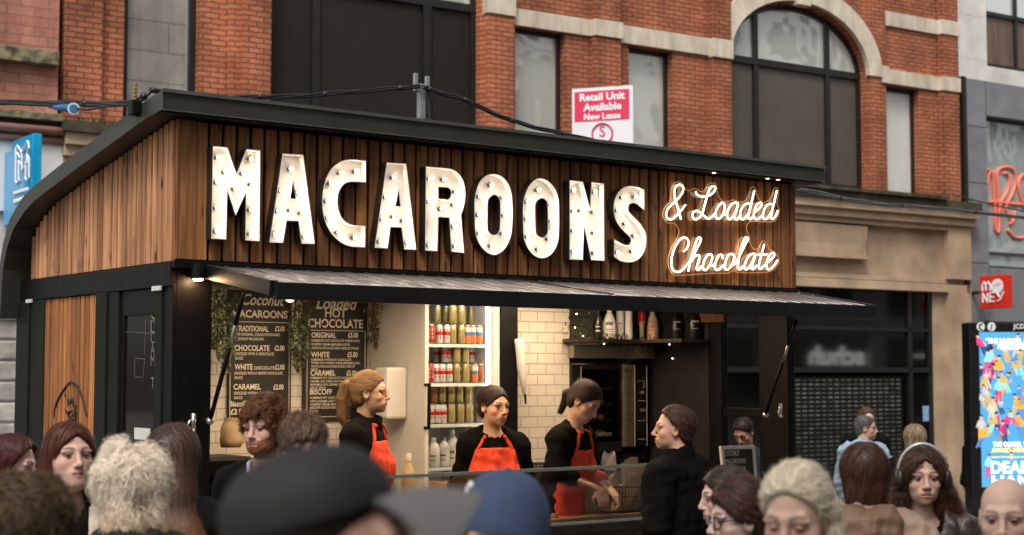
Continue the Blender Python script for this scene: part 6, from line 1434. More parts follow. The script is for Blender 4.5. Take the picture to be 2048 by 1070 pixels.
# ---- clothing
CLM = {}
def cloth_mat(name, col, rough=.85, bump=.25, bs=220, var=.12, spec=.2, stretch=(1, 1, 1)):
    return mat('cloth_' + name, col, rough, var=var, scale=7, bump=bump, bscale=bs, spec=spec, stretch=stretch)
def garment_sdf(p, g, B):
    t = g.get('t', .012); zs, zh = B['zs'], B['zh']; w_ = B['w']
    d = s_cap(p, (-.145 * w_, -.012, zs - .030), (.145 * w_, -.012, zs - .030), .058 + t)
    d = smin(d, s_ell(p, (0, .0, zs - .17), (.165 * w_ + t, .112 * B.get('dp', 1) + t, .22)), .06)
    if B['fem']:
        for sx in (-1, 1): d = smin(d, s_ell(p, (sx * .072, .088, zs - .215), (.068, .052 + t * .5, .066)), .045)
    d = smin(d, s_ell(p, (0, .0, zh + .06), (.150 * w_ + t, .110 + t, .20)), .10)
    d = smin(d, s_ell(p, (0, -.005, zh - .04), (.168 * w_ + t, .120 + t, .14)), .08)
    d = smin(d, s_cap(p, (-.10, -.015, zs + .005), (.10, -.015, zs + .005), .045 + t * .8), .06)
    d = smin(d, s_cap(p, (0, -.012, zs - .02), (0, .0, zs + .065), .066 + t * .5, .058 + t * .5), .05)
    d = smax(d, (zh - g.get('hem', .16)) - p[:, 2], .01)
    for sx in (-1, 1):
        sh, el, wr = B['arm'][sx]; sl_ = g.get('sleeve', 1.0)
        d = smin(d, s_cap(p, sh, el, .058 + t, .046 + t), .045)
        e2 = np.array(el) + (np.array(wr) - np.array(el)) * sl_
        d = smin(d, s_cap(p, el, e2, .046 + t, .036 + t), .02)
    if g.get('hood'):
        hk = float(g['hood']); d = smin(d, s_ell(p, (0, -.105 - .02 * (hk - 1), zs + .02), (.120 * hk, .060 * hk, .075 * hk)), .03); d = smin(d, s_cap(p, (-.085, .03, zs + .025), (-.06, -.10, zs + .06), .035, .04), .025); d = smin(d, s_cap(p, (.085, .03, zs + .025), (.06, -.10, zs + .06), .035, .04), .025)
    if g.get('collar'):
        c = g['collar']; q = np.sqrt(p[:, 0] ** 2 + (p[:, 1] + .012 - .02) ** 2); zc = zs + .045 + c / 2
        ring = np.maximum(np.abs(q - .074 - .12 * (p[:, 2] - zs) * 0) - .012, np.abs(p[:, 2] - zc + .25 * p[:, 1]) - c / 2) - .004
        d = smin(d, ring, .015)
    if g.get('only_hood'):
        hk = g['only_hood']; d = s_ell(p, (0, -.125, zs + .00), (.150 * hk, .075 * hk, .085 * hk)); d = smin(d, s_cap(p, (-.105, .05, zs + .02), (-.09, -.11, zs + .065), .040, .052), .03); d = smin(d, s_cap(p, (.105, .05, zs + .02), (.09, -.11, zs + .065), .040, .052), .03); d = smin(d, s_cap(p, (-.09, -.13, zs + .055), (.09, -.13, zs + .055), .05), .03)
    fa = g.get('fold', .004)
    d = d + wob(p, .11, fa, 1, (1, 1, .55)) + wob(p, .05, fa * .45, 2)
    if g.get('quilt'): d = d - .006 * np.abs(np.sin((p[:, 2] + .35 * np.abs(p[:, 0]) + .012 * np.sin(p[:, 0] * 40)) * 3.14159 / g['quilt'])) ** .5
    # neck opening
    o = g.get('open', .0); q = s_cap(p, (0, .006, zs - .02 - o * .3), (0, .03, zs + .3), g.get('nr', .064), .085)
    d = smax(d, -q, .006)
    if o: d = smax(d, -s_ell(p, (0, .14, zs + .02), (.022 + .063 * o, .10, .03 + .29 * o)), .01)
    return d
def mesh_clip(fn, b, st): return surfnet(fn, *[np.arange(lo, hi + st, st) for lo, hi in b])
PN = [0]
def person(label, px, py, d, yaw, look=None, pitch=0, roll=0, floor=0.0, body_yaw=None, lean=0.0, fine=True, height=None, opts=None, hair=None, top=None, apron=None, trouser=(.02, .022, .03), arms=None, hands_on=True, openn=.52, gaze=(0, 0), cap=None, glasses=None, phones=None, scarf=None, w_=1.0, sc=1.0, group=None, extra=None):
    PN[0] += 1; rng = np.random.default_rng(PN[0] + 40)
    o = dict(opts or {}); fem = o.get('fem', 1)
    hc = np.array(at(px, py, d)); yaw = R(yaw); by = yaw if body_yaw is None else R(body_yaw)
    RH = rot(yaw, R(pitch), R(roll)); RB = rot(by)
    T = lambda v: (np.asarray(v) * sc) @ RH.T + hc
    H = (height if height else (hc[2] - floor) / sc)            # head centre height above the floor in body units
    zs = H - .215; zh = zs * .655; L_ = R(lean)
    hipz = zh
    def bend(v):
        v = np.array(v, float); 
        if L_:
            k = np.clip((v[:, 2] - hipz + .10) / .30, 0, 1); k = k * k * (3 - 2 * k); a = -L_ * k
            y, z = v[:, 1].copy(), v[:, 2] - hipz; v[:, 1] = y * np.cos(a) - z * np.sin(a); v[:, 2] = y * np.sin(a) + z * np.cos(a) + hipz
        return v
    neck_off = np.array([[0, .030, H]])                # where the head centre sits over the body before bending
    bo = bend(neck_off)[0]
    base = hc - (RB @ (bo * sc)); 
    if abs(base[2] - floor) < .35: pass
    TB_ = lambda v: (bend(v) * sc) @ RB.T + base
    t = bpy.data.objects.new('person', None); COL.objects.link(t); t.location = (float(base[0]), float(base[1]), float(floor)); t.empty_display_size = .1
    tag(t, label, 'person', group)
    # skin: head, neck and bust in one surface (head space)
    nb = (TB_([[0, -.015, zs - .01]])[0] - hc) @ RH / sc; cb = (TB_([[0, .025, zs - .10]])[0] - hc) @ RH / sc
    sL = (TB_([[-.10, -.02, zs - .03]])[0] - hc) @ RH / sc; sR = (TB_([[.10, -.02, zs - .03]])[0] - hc) @ RH / sc
    nr_ = (.050 if fem else .058) + .008 * o.get('fat', 0)
    def fn(p):
        r = np.full(len(p), 1.0); hi = p[:, 2] > -.16; r[hi] = head_sdf(p[hi], o)
        q = s_cap(p, (0, -.022, -.050), nb, nr_, nr_ + .004)
        r = smin(r, q, .022)
        q = smin(s_cap(p, sL, sR, .045), s_cap(p, nb, cb, .075, .07), .05)
        return smin(r, q, .04)
    st = .0034 if fine else .0055
    xs = np.concatenate([np.arange(-.18, -.092, .012), np.arange(-.092, .0921, st), np.arange(.104, .18, .012)])
    zs_ = np.concatenate([np.arange(-.34, -.13, .011), np.arange(-.13, .135, st)])
    ys = np.concatenate([np.arange(-.19, -.12, .01), np.arange(-.118, .125, st), np.arange(.133, .2, .01)])
    P, Fq = surfnet(fn, xs, ys, zs_)
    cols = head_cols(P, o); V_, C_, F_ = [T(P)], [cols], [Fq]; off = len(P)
    sk = np.array(o.get('skin', (.50, .30, .225)))
    # eyelids belong to the same mesh
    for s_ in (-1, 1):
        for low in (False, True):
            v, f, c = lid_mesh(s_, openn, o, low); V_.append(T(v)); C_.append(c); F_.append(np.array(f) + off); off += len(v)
    # arms and hands
    A = {}
    for sx in (-1, 1):
        a = (arms or {}).get(sx) or dict(el=(sx * .235 * w_, -.035, zs - .30), wr=(sx * .215 * w_, .06, zs - .53))
        A[sx] = (np.array((sx * .185 * w_, -.012, zs - .035)), np.array(a['el'], float), np.array(a['wr'], float), a)
        if hands_on:
            hp, hf, _ = hand(a.get('curl', .45), a.get('fore', .10), a.get('thumb', .5)); hp = hp * np.array((sx, 1, 1)); hp = hp * .96
            hf_ = hf if sx > 0 else hf[:, ::-1]
            fd = nrm(np.array(a.get('dir', A[sx][2] - A[sx][1]), float)); pd = np.array(a.get('palm', (-sx, .2, 0)), float); pd = nrm(pd - fd * (pd @ fd)); xd = np.cross(fd, -pd)
            M_ = np.stack([xd, fd, -pd], 1); v = hp @ M_.T + A[sx][2]
            fa_ = nrm(A[sx][1] - A[sx][2])                     # bend the bare forearm towards the elbow
            back = np.clip(-hp[:, 1] - .0, 0, 1)[:, None]; v = v + back * (fa_ + fd)
            wv = TB_(v); hoff = off
            V_.append(wv); C_.append(np.tile(sk * np.array((1, .93, .9)), (len(v), 1))); F_.append(hf_ + off); off += len(v)
            pth = [A[sx][2] + fa_ * .09, A[sx][1], A[sx][0] * np.array((.9, 1, 1)), np.array((sx * .09, -.02, zs - .03))]
            rings = []
            for q0, rr_, ax_ in ((pth[0], .026, fa_), (pth[1], .034, nrm(pth[2] - pth[0])), (pth[2], .040, nrm(pth[3] - pth[1])), (pth[3], .020, np.array((-sx, 0., 0.)))):
                e1_ = nrm(np.cross(ax_, (.1, 1., .2))); e2_ = np.cross(ax_, e1_); rings.append([q0 + rr_ * (e1_ * math.cos(a_) + e2_ * math.sin(a_)) for a_ in np.linspace(0, 6.283, 9)[:-1]])
            av = TB_(np.array([p_ for r_ in rings for p_ in r_])); tip = hoff + int(np.argmin(np.linalg.norm(wv - av[:8].mean(0), axis=1))); bst = int(np.argmin(np.linalg.norm(V_[0] - av[-8:].mean(0), axis=1)))
            af = [(off + r_ * 8 + k_, off + r_ * 8 + (k_ + 1) % 8, off + (r_ + 1) * 8 + (k_ + 1) % 8, off + (r_ + 1) * 8 + k_) for r_ in range(3) for k_ in range(8)]
            af += [(tip, off + (k_ + 1) % 8, off + k_, off + k_) for k_ in range(8)]; af += [(bst, off + 24 + k_, off + 24 + (k_ + 1) % 8, off + 24 + (k_ + 1) % 8) for k_ in range(8)]
            V_.append(av); C_.append(np.tile(sk, (len(av), 1))); F_.append(np.array(af)); off += len(av)
    cmesh('body', np.concatenate(V_), np.concatenate(F_), SKIN, t, np.concatenate(C_))
    if fine:
        for s_ in (-1, 1):
            v, f, c = eye_mesh(s_, gaze, o); cmesh('eye', T(v), f, EYEM, t, c)
    B = dict(zs=zs, zh=zh, w=w_, fem=fem, arm={s_: A[s_][:3] for s_ in (-1, 1)}, dp=o.get('dp', 1))
    gs = top if isinstance(top, list) else [top]
    gfn = None
    for g in gs:
        if g is None: continue
        allp = np.array([A[s_][i] for s_ in (-1, 1) for i in range(3)])
        b = ((min(-.30 * w_, allp[:, 0].min() - .09), max(.30 * w_, allp[:, 0].max() + .09)), (min(-.24, allp[:, 1].min() - .1), max(.24, allp[:, 1].max() + .1)), (zh - .22, zs + .20))
        f_ = lambda p, g=g: garment_sdf(p, g, B)
        P, Fq = mesh_clip(f_, b, .0105 if fine else .016); gfn = f_
        cmesh(g.get('name', 'jacket'), TB_(P), Fq, g['mat'], t)
    if apron:
        def fa(p):
            q = gfn(p) - .009 + wob(p, .10, .004, 4, (1.6, 1, .5)); zt = zs - apron.get('top', .17); hw = .112 + .050 * np.clip((zt - p[:, 2]) / .16, 0, 1) ** .7
            q = smax(q, np.abs(p[:, 0]) - hw, .01); q = smax(q, p[:, 2] - zt, .008); q = smax(q, .025 - p[:, 1], .01); q = smax(q, zh - .30 - p[:, 2], .01)
            return q
        def fa2(p):     # skirt of the apron hangs over the hips and thighs
            sk_ = smin(fa(p), smax(smax(s_ell(p, (0, .0, zh - .12), (.185 * w_, .150, .34)), np.abs(p[:, 0]) - .17, .02), np.maximum(.025 - p[:, 1], zh - .42 - p[:, 2]), .01), .03)
            return sk_
        P, Fq = mesh_clip(fa2, ((-.26, .26), (-.03, .30), (zh - .46, zs)), .009); ao = cmesh('apron', TB_(P), Fq, apron['mat'], t)
        m = MB()
        for sx in (-1, 1):
            pts = []
            zt = zs - apron.get('top', .17)
            for k in range(9):
                u = k / 8; x = sx * (.105 - .045 * u); z = zt + (zs + .035 - zt) * u - .005
                y = .20                                   # march the strap onto the garment
                for _ in range(40):
                    dd = float(gfn(np.array([[x, y, z]]))[0])
                    if dd < .005: break
                    y -= max(.002, dd * .7)
                    if y < -.10: break
                pts.append((x, y, z))
            pts += [(sx * .05, -.07, zs + .045), (0, -.085, zs + .045)]
            m.tube(smooth_loop(pts, 3, False), .011, 6)
        mmesh(m, 'strap', apron['mat'], t, xf=TB_)
    # trousers and shoes
    tm = cloth_mat('trouser_%d' % (hash(trouser) % 97), trouser)
    def ft(p):
        d = s_ell(p, (0, -.01, zh - .06), (.165 * w_, .115, .13))
        for sx in (-1, 1): d = smin(d, s_cap(p, (sx * .085, 0, zh - .08), (sx * .095, .01, zh * .5), .082, .062), .03); d = smin(d, s_cap(p, (sx * .095, .01, zh * .5), (sx * .10, -.02, .075), .062, .05), .02)
        return d
    P, Fq = mesh_clip(ft, ((-.27, .27), (-.16, .16), (.0, zh + .12)), .022); cmesh('trousers', TB_(P), Fq, tm, t)
    for sx in (-1, 1):
        m = MB(); m.ball((sx * .105, .045, .045), (.045, .125, .045), 12, 8); mmesh(m, 'shoe', MATS.get('cloth_shoe') or cloth_mat('shoe', (.02, .018, .016), .5), t, xf=TB_)
    if hair: make_hair(hair, T, t, fine, rng)
    if cap: make_cap(cap, T, t)
    if glasses:
        m = MB()
        rr_ = glasses.get('r', .0235)
        for sx in (-1, 1):
            ring = [(sx * .0335 + rr_ * math.cos(a), .098 - .006 * abs(math.cos(a)) - .010 * (math.cos(a) * sx > 0) * abs(math.cos(a)), -.006 + rr_ * .86 * math.sin(a)) for a in np.linspace(0, 6.283, 25)[:-1]]
            m.tube(ring, glasses.get('t', .0018), 6, closed=True); m.tube([(sx * .056, .090, .001), (sx * .073, .05, .004), (sx * .079, -.005, .003), (sx * .080, -.02, -.012)], glasses.get('t', .0018), 6)
        m.tube([(-.011, .101, -.004), (0, .104, -.001), (.011, .101, -.004)], glasses.get('t', .0018), 6)
        mmesh(m, 'glasses', glasses['mat'], t, xf=T)
    if phones:
        m = MB(); m.tube([(.103 * math.cos(a), .006, .02 + .123 * math.sin(a)) for a in np.linspace(-.1, math.pi + .1, 25)], .0085, 8)
        hb = mmesh(m, 'headphone_band', mat('band_silver', (.42, .42, .44), .35, metal=.4), t, xf=T)
        for sx in (-1, 1):
            m = MB(); m.ball((sx * .100, .014, -.012), (.024, .040, .050), 14, 10); mmesh(m, 'ear_cup', mat('cup_black', (.012, .012, .013), .4), t, xf=T)
    if extra: extra(t, T, TB_, zs, zh)
    return t, T, TB_
def make_cap(c, T, t):
    cm = c['mat']; m = MB(); a_, b_, h_ = .086, .104, c.get('h', .098); n, k = 36, 12; zc = c.get('z', .032); a_, b_ = a_ * c.get('s', 1), b_ * c.get('s', 1)
    for i in range(k):
        e0, e1 = math.pi / 2 * i / k, math.pi / 2 * (i + 1) / k
        for j in range(n):
            q = []
            for e, jj in ((e0, j), (e0, j + 1), (e1, j + 1), (e1, j)):
                th = 2 * math.pi * jj / n; sm = 1 - .018 * (abs(math.sin(3 * th + .0)) < .16) * math.cos(e)
                q.append((a_ * sm * math.cos(e) ** .75 * math.cos(th), -.012 + b_ * sm * math.cos(e) ** .75 * math.sin(th), zc + h_ * math.sin(e) ** .95))
            m.face(q)
    m.ball((0, -.012, zc + h_), .007, 8, 5)
    co = mmesh(m, 'cap', cm, t, xf=T)
    bm_ = MB(); n = 18; br = c.get('brim', .075)
    rows = []
    for i in range(6):
        u = i / 5; row = []
        for j in range(n + 1):
            th = math.pi * (.26 + .48 * j / n); r = 1 + u * br / .10 * math.sin(th) ** .8
            x, y = a_ * r * math.cos(th), -.012 + b_ * r * math.sin(th)
            row.append((x, y, zc + .004 - .020 * u * u - 9.0 * x * x * u * .55 - .006 * u))
        rows.append(row)
    for dz, fl in ((0, 0), (-.004, 1)):
        for i in range(5):
            for j in range(n):
                q = [rows[i][j], rows[i + 1][j], rows[i + 1][j + 1], rows[i][j + 1]]; q = [(x, y, z + dz) for x, y, z in q]; bm_.face(q if fl else q[::-1])
    for j in range(n): a, b = rows[5][j], rows[5][j + 1]; bm_.face([a, b, (b[0], b[1], b[2] - .004), (a[0], a[1], a[2] - .004)])
    mmesh(bm_, 'brim', c.get('brimmat', cm), t, xf=T)
    if c.get('emblem'):
        m = MB()
        def on(az, e): return (a_ * 1.012 * math.cos(e) ** .75 * math.cos(az), -.012 + b_ * 1.012 * math.cos(e) ** .75 * math.sin(az), zc + h_ * 1.01 * math.sin(e))
        for sg in (1, -1):
            m.tube([on(math.pi / 2 + .30 * math.cos(u), c.get('ee', .52) + sg * (.16 - .20 * math.sin(u))) for u in np.linspace(.2, 2.94, 13)], [.004 + .005 * abs(math.cos(u)) for u in np.linspace(.2, 2.94, 13)], 6)
        mmesh(m, 'emblem', c['emblem'], t, xf=T)
# ------------------------------------------------------------------ the people in the photograph
BLKJ = cloth_mat('black_knit', (.005, .0045, .004), .95, .4, 300, .25, .08); BLKC = cloth_mat('black_wool', (.0045, .004, .0035), .97, .3, 400, .2, .06)
RIB = cloth_mat('ribbed_knit', (.0055, .005, .0045), .95, .9, 160, .3, .08, stretch=(1, 1, .06))
APR = cloth_mat('red_apron', (.66, .062, .022), .75, .15, 300, .10); GREENC = cloth_mat('bottle_green', (.012, .022, .015), .85, .4, 120, .3)
TAN = cloth_mat('tan_puffer', (.30, .20, .14), .6, .3, 60, .15, .35); BLUEJ = cloth_mat('pale_blue_jacket', (.24, .33, .40), .75, .3, 90, .15)
BROWNL = cloth_mat('brown_leather', (.040, .024, .018), .42, .3, 120, .3, .5); CREAMC = cloth_mat('cream_coat', (.55, .46, .37), .85, .3, 120, .1); GREYC = cloth_mat('grey_coat', (.16, .17, .20), .9, .3, 200, .15)
NAVY = cloth_mat('navy_jacket', (.012, .018, .026), .8, .3, 100, .2); DARKC = cloth_mat('dark_coat', (.006, .0055, .0055), .95, .3, 150, .2, .08); GREYT = cloth_mat('grey_tee', (.34, .36, .40), .85, .2, 300, .08)
PALEP = cloth_mat('pale_top', (.50, .44, .42), .8, .2, 150, .1)
WIRE = mat('wire_frame', (.12, .08, .04), .3, metal=.6); TORT = mat('dark_frame', (.010, .007, .006), .3)
FL = .15
# --- staff
tailP1 = [((0, -.100, .055), (0, -.140, .045), .026, .030), ((0, -.140, .045), (0, -.165, -.03), .032, .034), ((0, -.165, -.03), (0, -.165, -.13), .034, .028), ((0, -.165, -.13), (0, -.145, -.22), .028, .012)]
person('blonde ponytailed woman in glasses, black top and red apron, in profile by the fridge', 741, 785, 9.75, 82, pitch=-2, body_yaw=76, floor=FL, sc=1.07, w_=1.02,
       opts=dict(fem=1, skin=(.52, .31, .21), browcol=(.16, .09, .05)), hair=dict(style='tail', th=.009, line=.072, col=(.20, .105, .045), col2=(.46, .27, .12), add=tailP1, flow='to', knot=(0, -.11, .055), tail=True, len=.10, n=2400, k=.014, box=((-.1, .1), (-.21, .11), (-.26, .14)), mess=.10, w=.002),
       top=dict(name='top', mat=BLKJ, t=.012, collar=.05, fold=.004), apron=dict(mat=APR, top=.06), glasses=dict(mat=WIRE, t=.0013), hands_on=True)
person('young woman with tied dark hair in black hoodie and red apron, looking right', 988, 812, 10.25, 42, pitch=3, body_yaw=8, floor=FL, sc=1.06, gaze=(.5, 0),
       opts=dict(fem=1, skin=(.56, .33, .22), browcol=(.05, .028, .018)), hair=dict(style='bun', th=.007, line=.070, widow=-.25, col=(.026, .013, .008), col2=(.075, .036, .020), add=[((0, -.105, -.03), (.035, .030, .035)), ((-.02, -.115, -.05), (-.10, -.09, -.13), .020, .012)], flow='to', knot=(0, -.115, -.03), len=.10, n=2200, box=((-.14, .1), (-.17, .11), (-.16, .14)), mess=.06, w=.002),
       top=dict(name='hoodie', mat=BLKC, t=.018, hood=1, fold=.006, nr=.072, open=.0), apron=dict(mat=APR, top=.035), w_=.86)
zz = 1.30
person('woman leaning over a tub in black top and red apron with dark ponytail', 1170, 803, 10.05, 58, pitch=34, roll=-4, body_yaw=60, floor=FL, lean=13, height=1.54, openn=-.25, gaze=(0, -.5), sc=1.04,
       opts=dict(fem=1, skin=(.54, .32, .21), browcol=(.06, .03, .02)), hair=dict(style='tail', th=.008, line=.068, col=(.026, .012, .008), col2=(.075, .034, .020), add=[((0, -.10, .0), (0, -.122, -.03), .022, .026), ((0, -.122, -.03), (.0, -.10, -.15), .026, .014)], flow='to', knot=(0, -.11, .0), tail=True, len=.09, n=2200, box=((-.1, .1), (-.18, .11), (-.18, .14)), mess=.06, w=.002),
       top=dict(name='top', mat=BLKJ, t=.012, sleeve=.30, fold=.005), apron=dict(mat=APR, top=.07),
       arms={1: dict(el=(.225, .075, 1.115), wr=(.14, .315, 1.075), fore=.18, curl=.6, dir=(-.1, .45, -.9), palm=(-.6, -.6, -.3)), -1: dict(el=(-.22, .08, 1.10), wr=(-.06, .33, 1.02), fore=.17, curl=.7, dir=(.1, .5, -.85), palm=(.5, -.5, -.5))})
# --- customers around the hatch
curlG = dict(style='curl', th=.012, up=.010, line=.074, fr=.014, col=(.085, .030, .011), col2=(.29, .112, .040), flow='fwd', len=.055, n=2400, curl=.012, cfreq=1.8, mess=.8, lift=.010, tiplift=.020, w=.0036, rough=.010, rlam=.032, stick=.5, sb=.0)
person('bearded man with curly ginger hair in a black ribbed jumper', 527, 857, 7.1, -25, pitch=-1, body_yaw=-18, roll=3, gaze=(-.25, 0), openn=.20, w_=1.08,
       opts=dict(fem=0, skin=(.52, .315, .235), browcol=(.14, .06, .03), beard=(.20, .065, .022), lip=(.30, .12, .10)), hair=curlG, top=[dict(name='t_shirt', mat=GREYT, t=.006, nr=.060, fold=.002, hem=.0), dict(name='jumper', mat=RIB, t=.014, fold=.005, nr=.078)])
person('young man with brown fringe half hidden behind the black cap', 607, 893, 6.5, 18, body_yaw=25, pitch=6, opts=dict(fem=0, skin=(.54, .34, .27), browcol=(.06, .04, .025)),
       hair=dict(style='short', th=.016, up=.006, line=.052, fr=.018, col=(.065, .036, .020), col2=(.22, .13, .08), flow='fwd', len=.07, n=2400, mess=.30, lift=.010, tiplift=.014, w=.003, rough=.003), top=dict(name='jacket', mat=DARKC, t=.02, fold=.006))
person('man with receding dark hair in a black coat waiting at the counter', 1347, 858, 9.1, -93, body_yaw=-132, pitch=-4, roll=0, sc=1.05, w_=1.08, opts=dict(fem=0, skin=(.50, .27, .18), stubble=.35, browcol=(.06, .03, .02), nose=1.2),
       hair=dict(style='short', th=.012, line=.074, fr=-.022, widow=.25, col=(.030, .014, .008), col2=(.12, .052, .024), flow='back', len=.06, n=2200, mess=.14, lift=.005, w=.0028, nape=-.095), top=dict(name='coat', mat=BLKC, t=.028, collar=.06, fold=.008, nr=.080))
# --- front left
person('woman with a dark red bob in profile at the left edge', 27, 930, 7.0, 86, pitch=8, body_yaw=75, openn=-.05, opts=dict(fem=1, skin=(.58, .37, .32), blush=1.6, browcol=(.08, .03, .02)),
       hair=dict(style='bob', th=.020, line=.062, sides=True, col=(.035, .008, .008), col2=(.14, .03, .028), nape=-.10, flow='down', len=.12, n=2200, mess=.06, w=.003, cuts=[((.0, .87, -.50), (0, .018, .0))], add=[((.072, -.025, .0), (.070, -.03, -.10), .022, .020), ((-.072, -.025, .0), (-.070, -.03, -.10), .022, .020)], box=((-.12, .12), (-.15, .12), (-.14, .15))), top=dict(name='top', mat=PALEP, t=.012, fold=.005))
lh = [((.075, -.01, .02), (.088, -.02, -.10), .024, .028), ((-.075, -.01, .02), (-.088, -.02, -.10), .024, .028), ((.088, -.02, -.10), (.085, .01, -.26), .028, .016), ((-.088, -.02, -.10), (-.085, .01, -.26), .028, .016), ((.05, -.07, -.08), (.05, -.08, -.26), .04, .02), ((-.05, -.07, -.08), (-.05, -.08, -.26), .04, .02)]
def napkin(t, T, TB_, zs, zh):
    m = MB(); c = TB_(np.array([[.02, .30, zs - .135]]))[0]
    for i in range(7): m.ball(tuple(c + np.random.default_rng(i).normal(size=3) * .014), (.026, .024, .018), 8, 6)
    m.build('paper_napkin', mat('napkin_white', (.68, .62, .56), .8, var=.08, bump=.5, bscale=60), smooth=True, label='crumpled white napkin held by the woman in the cream collar', cat='napkin')
person('woman with long auburn hair in a cream collared coat, holding a napkin', 139, 911, 6.0, 36, body_yaw=30, pitch=-3, openn=.40, gaze=(.35, .05), opts=dict(fem=1, fat=.9, skin=(.56, .35, .28), browcol=(.035, .018, .012), blush=.8, lip=(.40, .13, .12)),
       hair=dict(style='long', th=.012, line=.080, widow=-.45, sides=True, col=(.055, .014, .007), col2=(.16, .045, .022), flow='down', len=.20, seg=12, n=2400, mess=.06, w=.003, add=lh, cuts=[], box=((-.14, .14), (-.15, .12), (-.29, .15)), nape=-.3),
       top=[dict(name='top', mat=BLKJ, t=.010, open=.15, nr=.07), dict(name='coat', mat=CREAMC, t=.024, open=.75, nr=.088, fold=.006)], extra=napkin,
       arms={1: dict(el=(.235, .05, 1.10), wr=(.10, .25, 1.21), curl=.55, dir=(-.5, .4, .6), palm=(-.5, -.6, 0)), -1: dict(el=(-.23, .05, 1.10), wr=(-.07, .26, 1.22), curl=.7, dir=(.5, .4, .5), palm=(.5, -.6, .1))})
person('person with big curly white blonde hair in a dark green coat seen from behind', 256, 978, 5.1, -152, body_yaw=-160, opts=dict(fem=1, skin=(.56, .38, .31)),
       hair=dict(cv=.5, sh=.62, style='curl', th=.026, line=.080, sides=True, col=(.74, .62, .47), col2=(.97, .90, .78), tip=(.74, .56, .38), tipz=-.02, nape=-.14, flow='down', len=.13, seg=11, n=3000, curl=.014, cfreq=.62, mess=.30, lift=.012, tiplift=.012, w=.0028, rough=.012, rlam=.09, stick=.7, box=((-.15, .15), (-.18, .12), (-.2, .19)), add=[((0, -.06, -.08), (.078, .070, .095))], cuts=[((0, .87, -.5), (0, .045, .0))]),
       top=dict(name='coat', mat=GREENC, t=.03, hood=1, fold=.008))
bk = [((.0, -.045, .0), (.02, -.085, -.14), .088, .085), ((.0, -.075, -.1), (.08, -.135, -.34), .075, .085), ((.07, -.135, -.28), (.21, -.15, -.55), .08, .06)]
person('woman seen from behind with very long straight brown hair', 349, 915, 5.9, 172, body_yaw=175, opts=dict(fem=1),
       hair=dict(style='long', th=.012, line=.07, sides=True, col=(.045, .022, .014), col2=(.125, .064, .042), tip=(.19, .082, .038), tipz=-.16, flow='down', len=.34, seg=14, n=2600, mess=.045, w=.0032, add=bk, nape=-.6, k=.05, box=((-.14, .30), (-.27, .1), (-.62, .15)), cuts=[((0, 1, 0), (0, .03, 0))]), top=dict(name='coat', mat=DARKC, t=.02))
person('person with tousled dark brown hair and grey collar, blurred at the bottom left', 62, 1070, 3.6, 165, body_yaw=150, fine=True, opts=dict(fem=1),
       hair=dict(style='short', th=.024, line=.06, sides=True, nape=-.11, col=(.040, .020, .008), col2=(.14, .085, .035), flow='down', len=.10, n=2200, curl=.006, mess=.4, lift=.01, tiplift=.02, w=.004, rough=.006, rlam=.05, cuts=[((0, 1, .1), (0, .03, 0))]), top=dict(name='coat', mat=GREYC, t=.03, collar=.07, fold=.006))
# --- caps in front
person('person in a dark cap with a grey peak, blurred right in front', 660, 1118, 1.85, 96, pitch=-14, body_yaw=110, fine=True, opts=dict(fem=0), hair=dict(style='short', th=.001, line=.03, nape=-.08, col=(.03, .018, .012), flow='down', n=0), top=dict(name='jacket', mat=DARKC, t=.02),
       cap=dict(mat=mat('cap_black', (.013, .012, .0105), .66, spec=.4, var=.55, scale=9, bump=.2, bscale=400), brimmat=mat('peak_grey', (.125, .12, .12), .8, var=.08), z=.054, h=.080, brim=.094))  # lighter sheen patches on the crown painted in as colour mottling
person('person in a faded blue cap with a white emblem in front of the hatch', 998, 1050, 3.6, -90, pitch=-4, body_yaw=-120, fine=True, opts=dict(fem=0, ears=0), top=dict(name='jacket', mat=DARKC, t=.02),
       cap=dict(mat=mat('cap_blue', (.036, .057, .118), .8, var=.3, scale=10, bump=.2, bscale=400), z=-.010, h=.135, s=1.02, ee=.70, brim=.06, emblem=mat('emblem_white', (.72, .72, .72), .6)))
# --- front right
person('dark haired woman in profile behind the bespectacled one', 1450, 994, 6.6, -86, pitch=4, openn=.25, body_yaw=-80, opts=dict(fem=1, skin=(.55, .35, .28), browcol=(.03, .018, .012), lip=(.46, .16, .14)),
       hair=dict(style='bun', th=.012, line=.066, col=(.022, .013, .010), col2=(.11, .065, .045), flow='to', knot=(0, -.11, -.04), len=.10, n=2200, mess=.07, w=.0024, add=[((0, -.10, -.05), (.04, .035, .045))]), top=dict(name='coat', mat=DARKC, t=.02, hood=1))
person('person in thick dark glasses with swept back dark auburn hair in profile', 1479, 1037, 5.3, -80, pitch=4, body_yaw=-75, opts=dict(fem=1, skin=(.56, .38, .32), browcol=(.03, .016, .012), lip=(.44, .17, .15)),
       hair=dict(style='bun', th=.016, up=.004, line=.064, col=(.026, .009, .007), col2=(.15, .06, .04), flow='to', knot=(0, -.11, -.06), len=.10, n=2400, mess=.12, lift=.006, w=.0026, add=[((0, -.09, -.06), (.055, .045, .06))]), top=dict(name='coat', mat=DARKC, t=.02), glasses=dict(mat=TORT, t=.0026, r=.025))
wv = [((-.072, -.03, .02), (-.098, -.01, -.10), .024, .026), ((-.098, -.01, -.10), (-.100, .02, -.26), .026, .022), ((-.01, -.075, -.05), (-.02, -.09, -.24), .07, .05)]
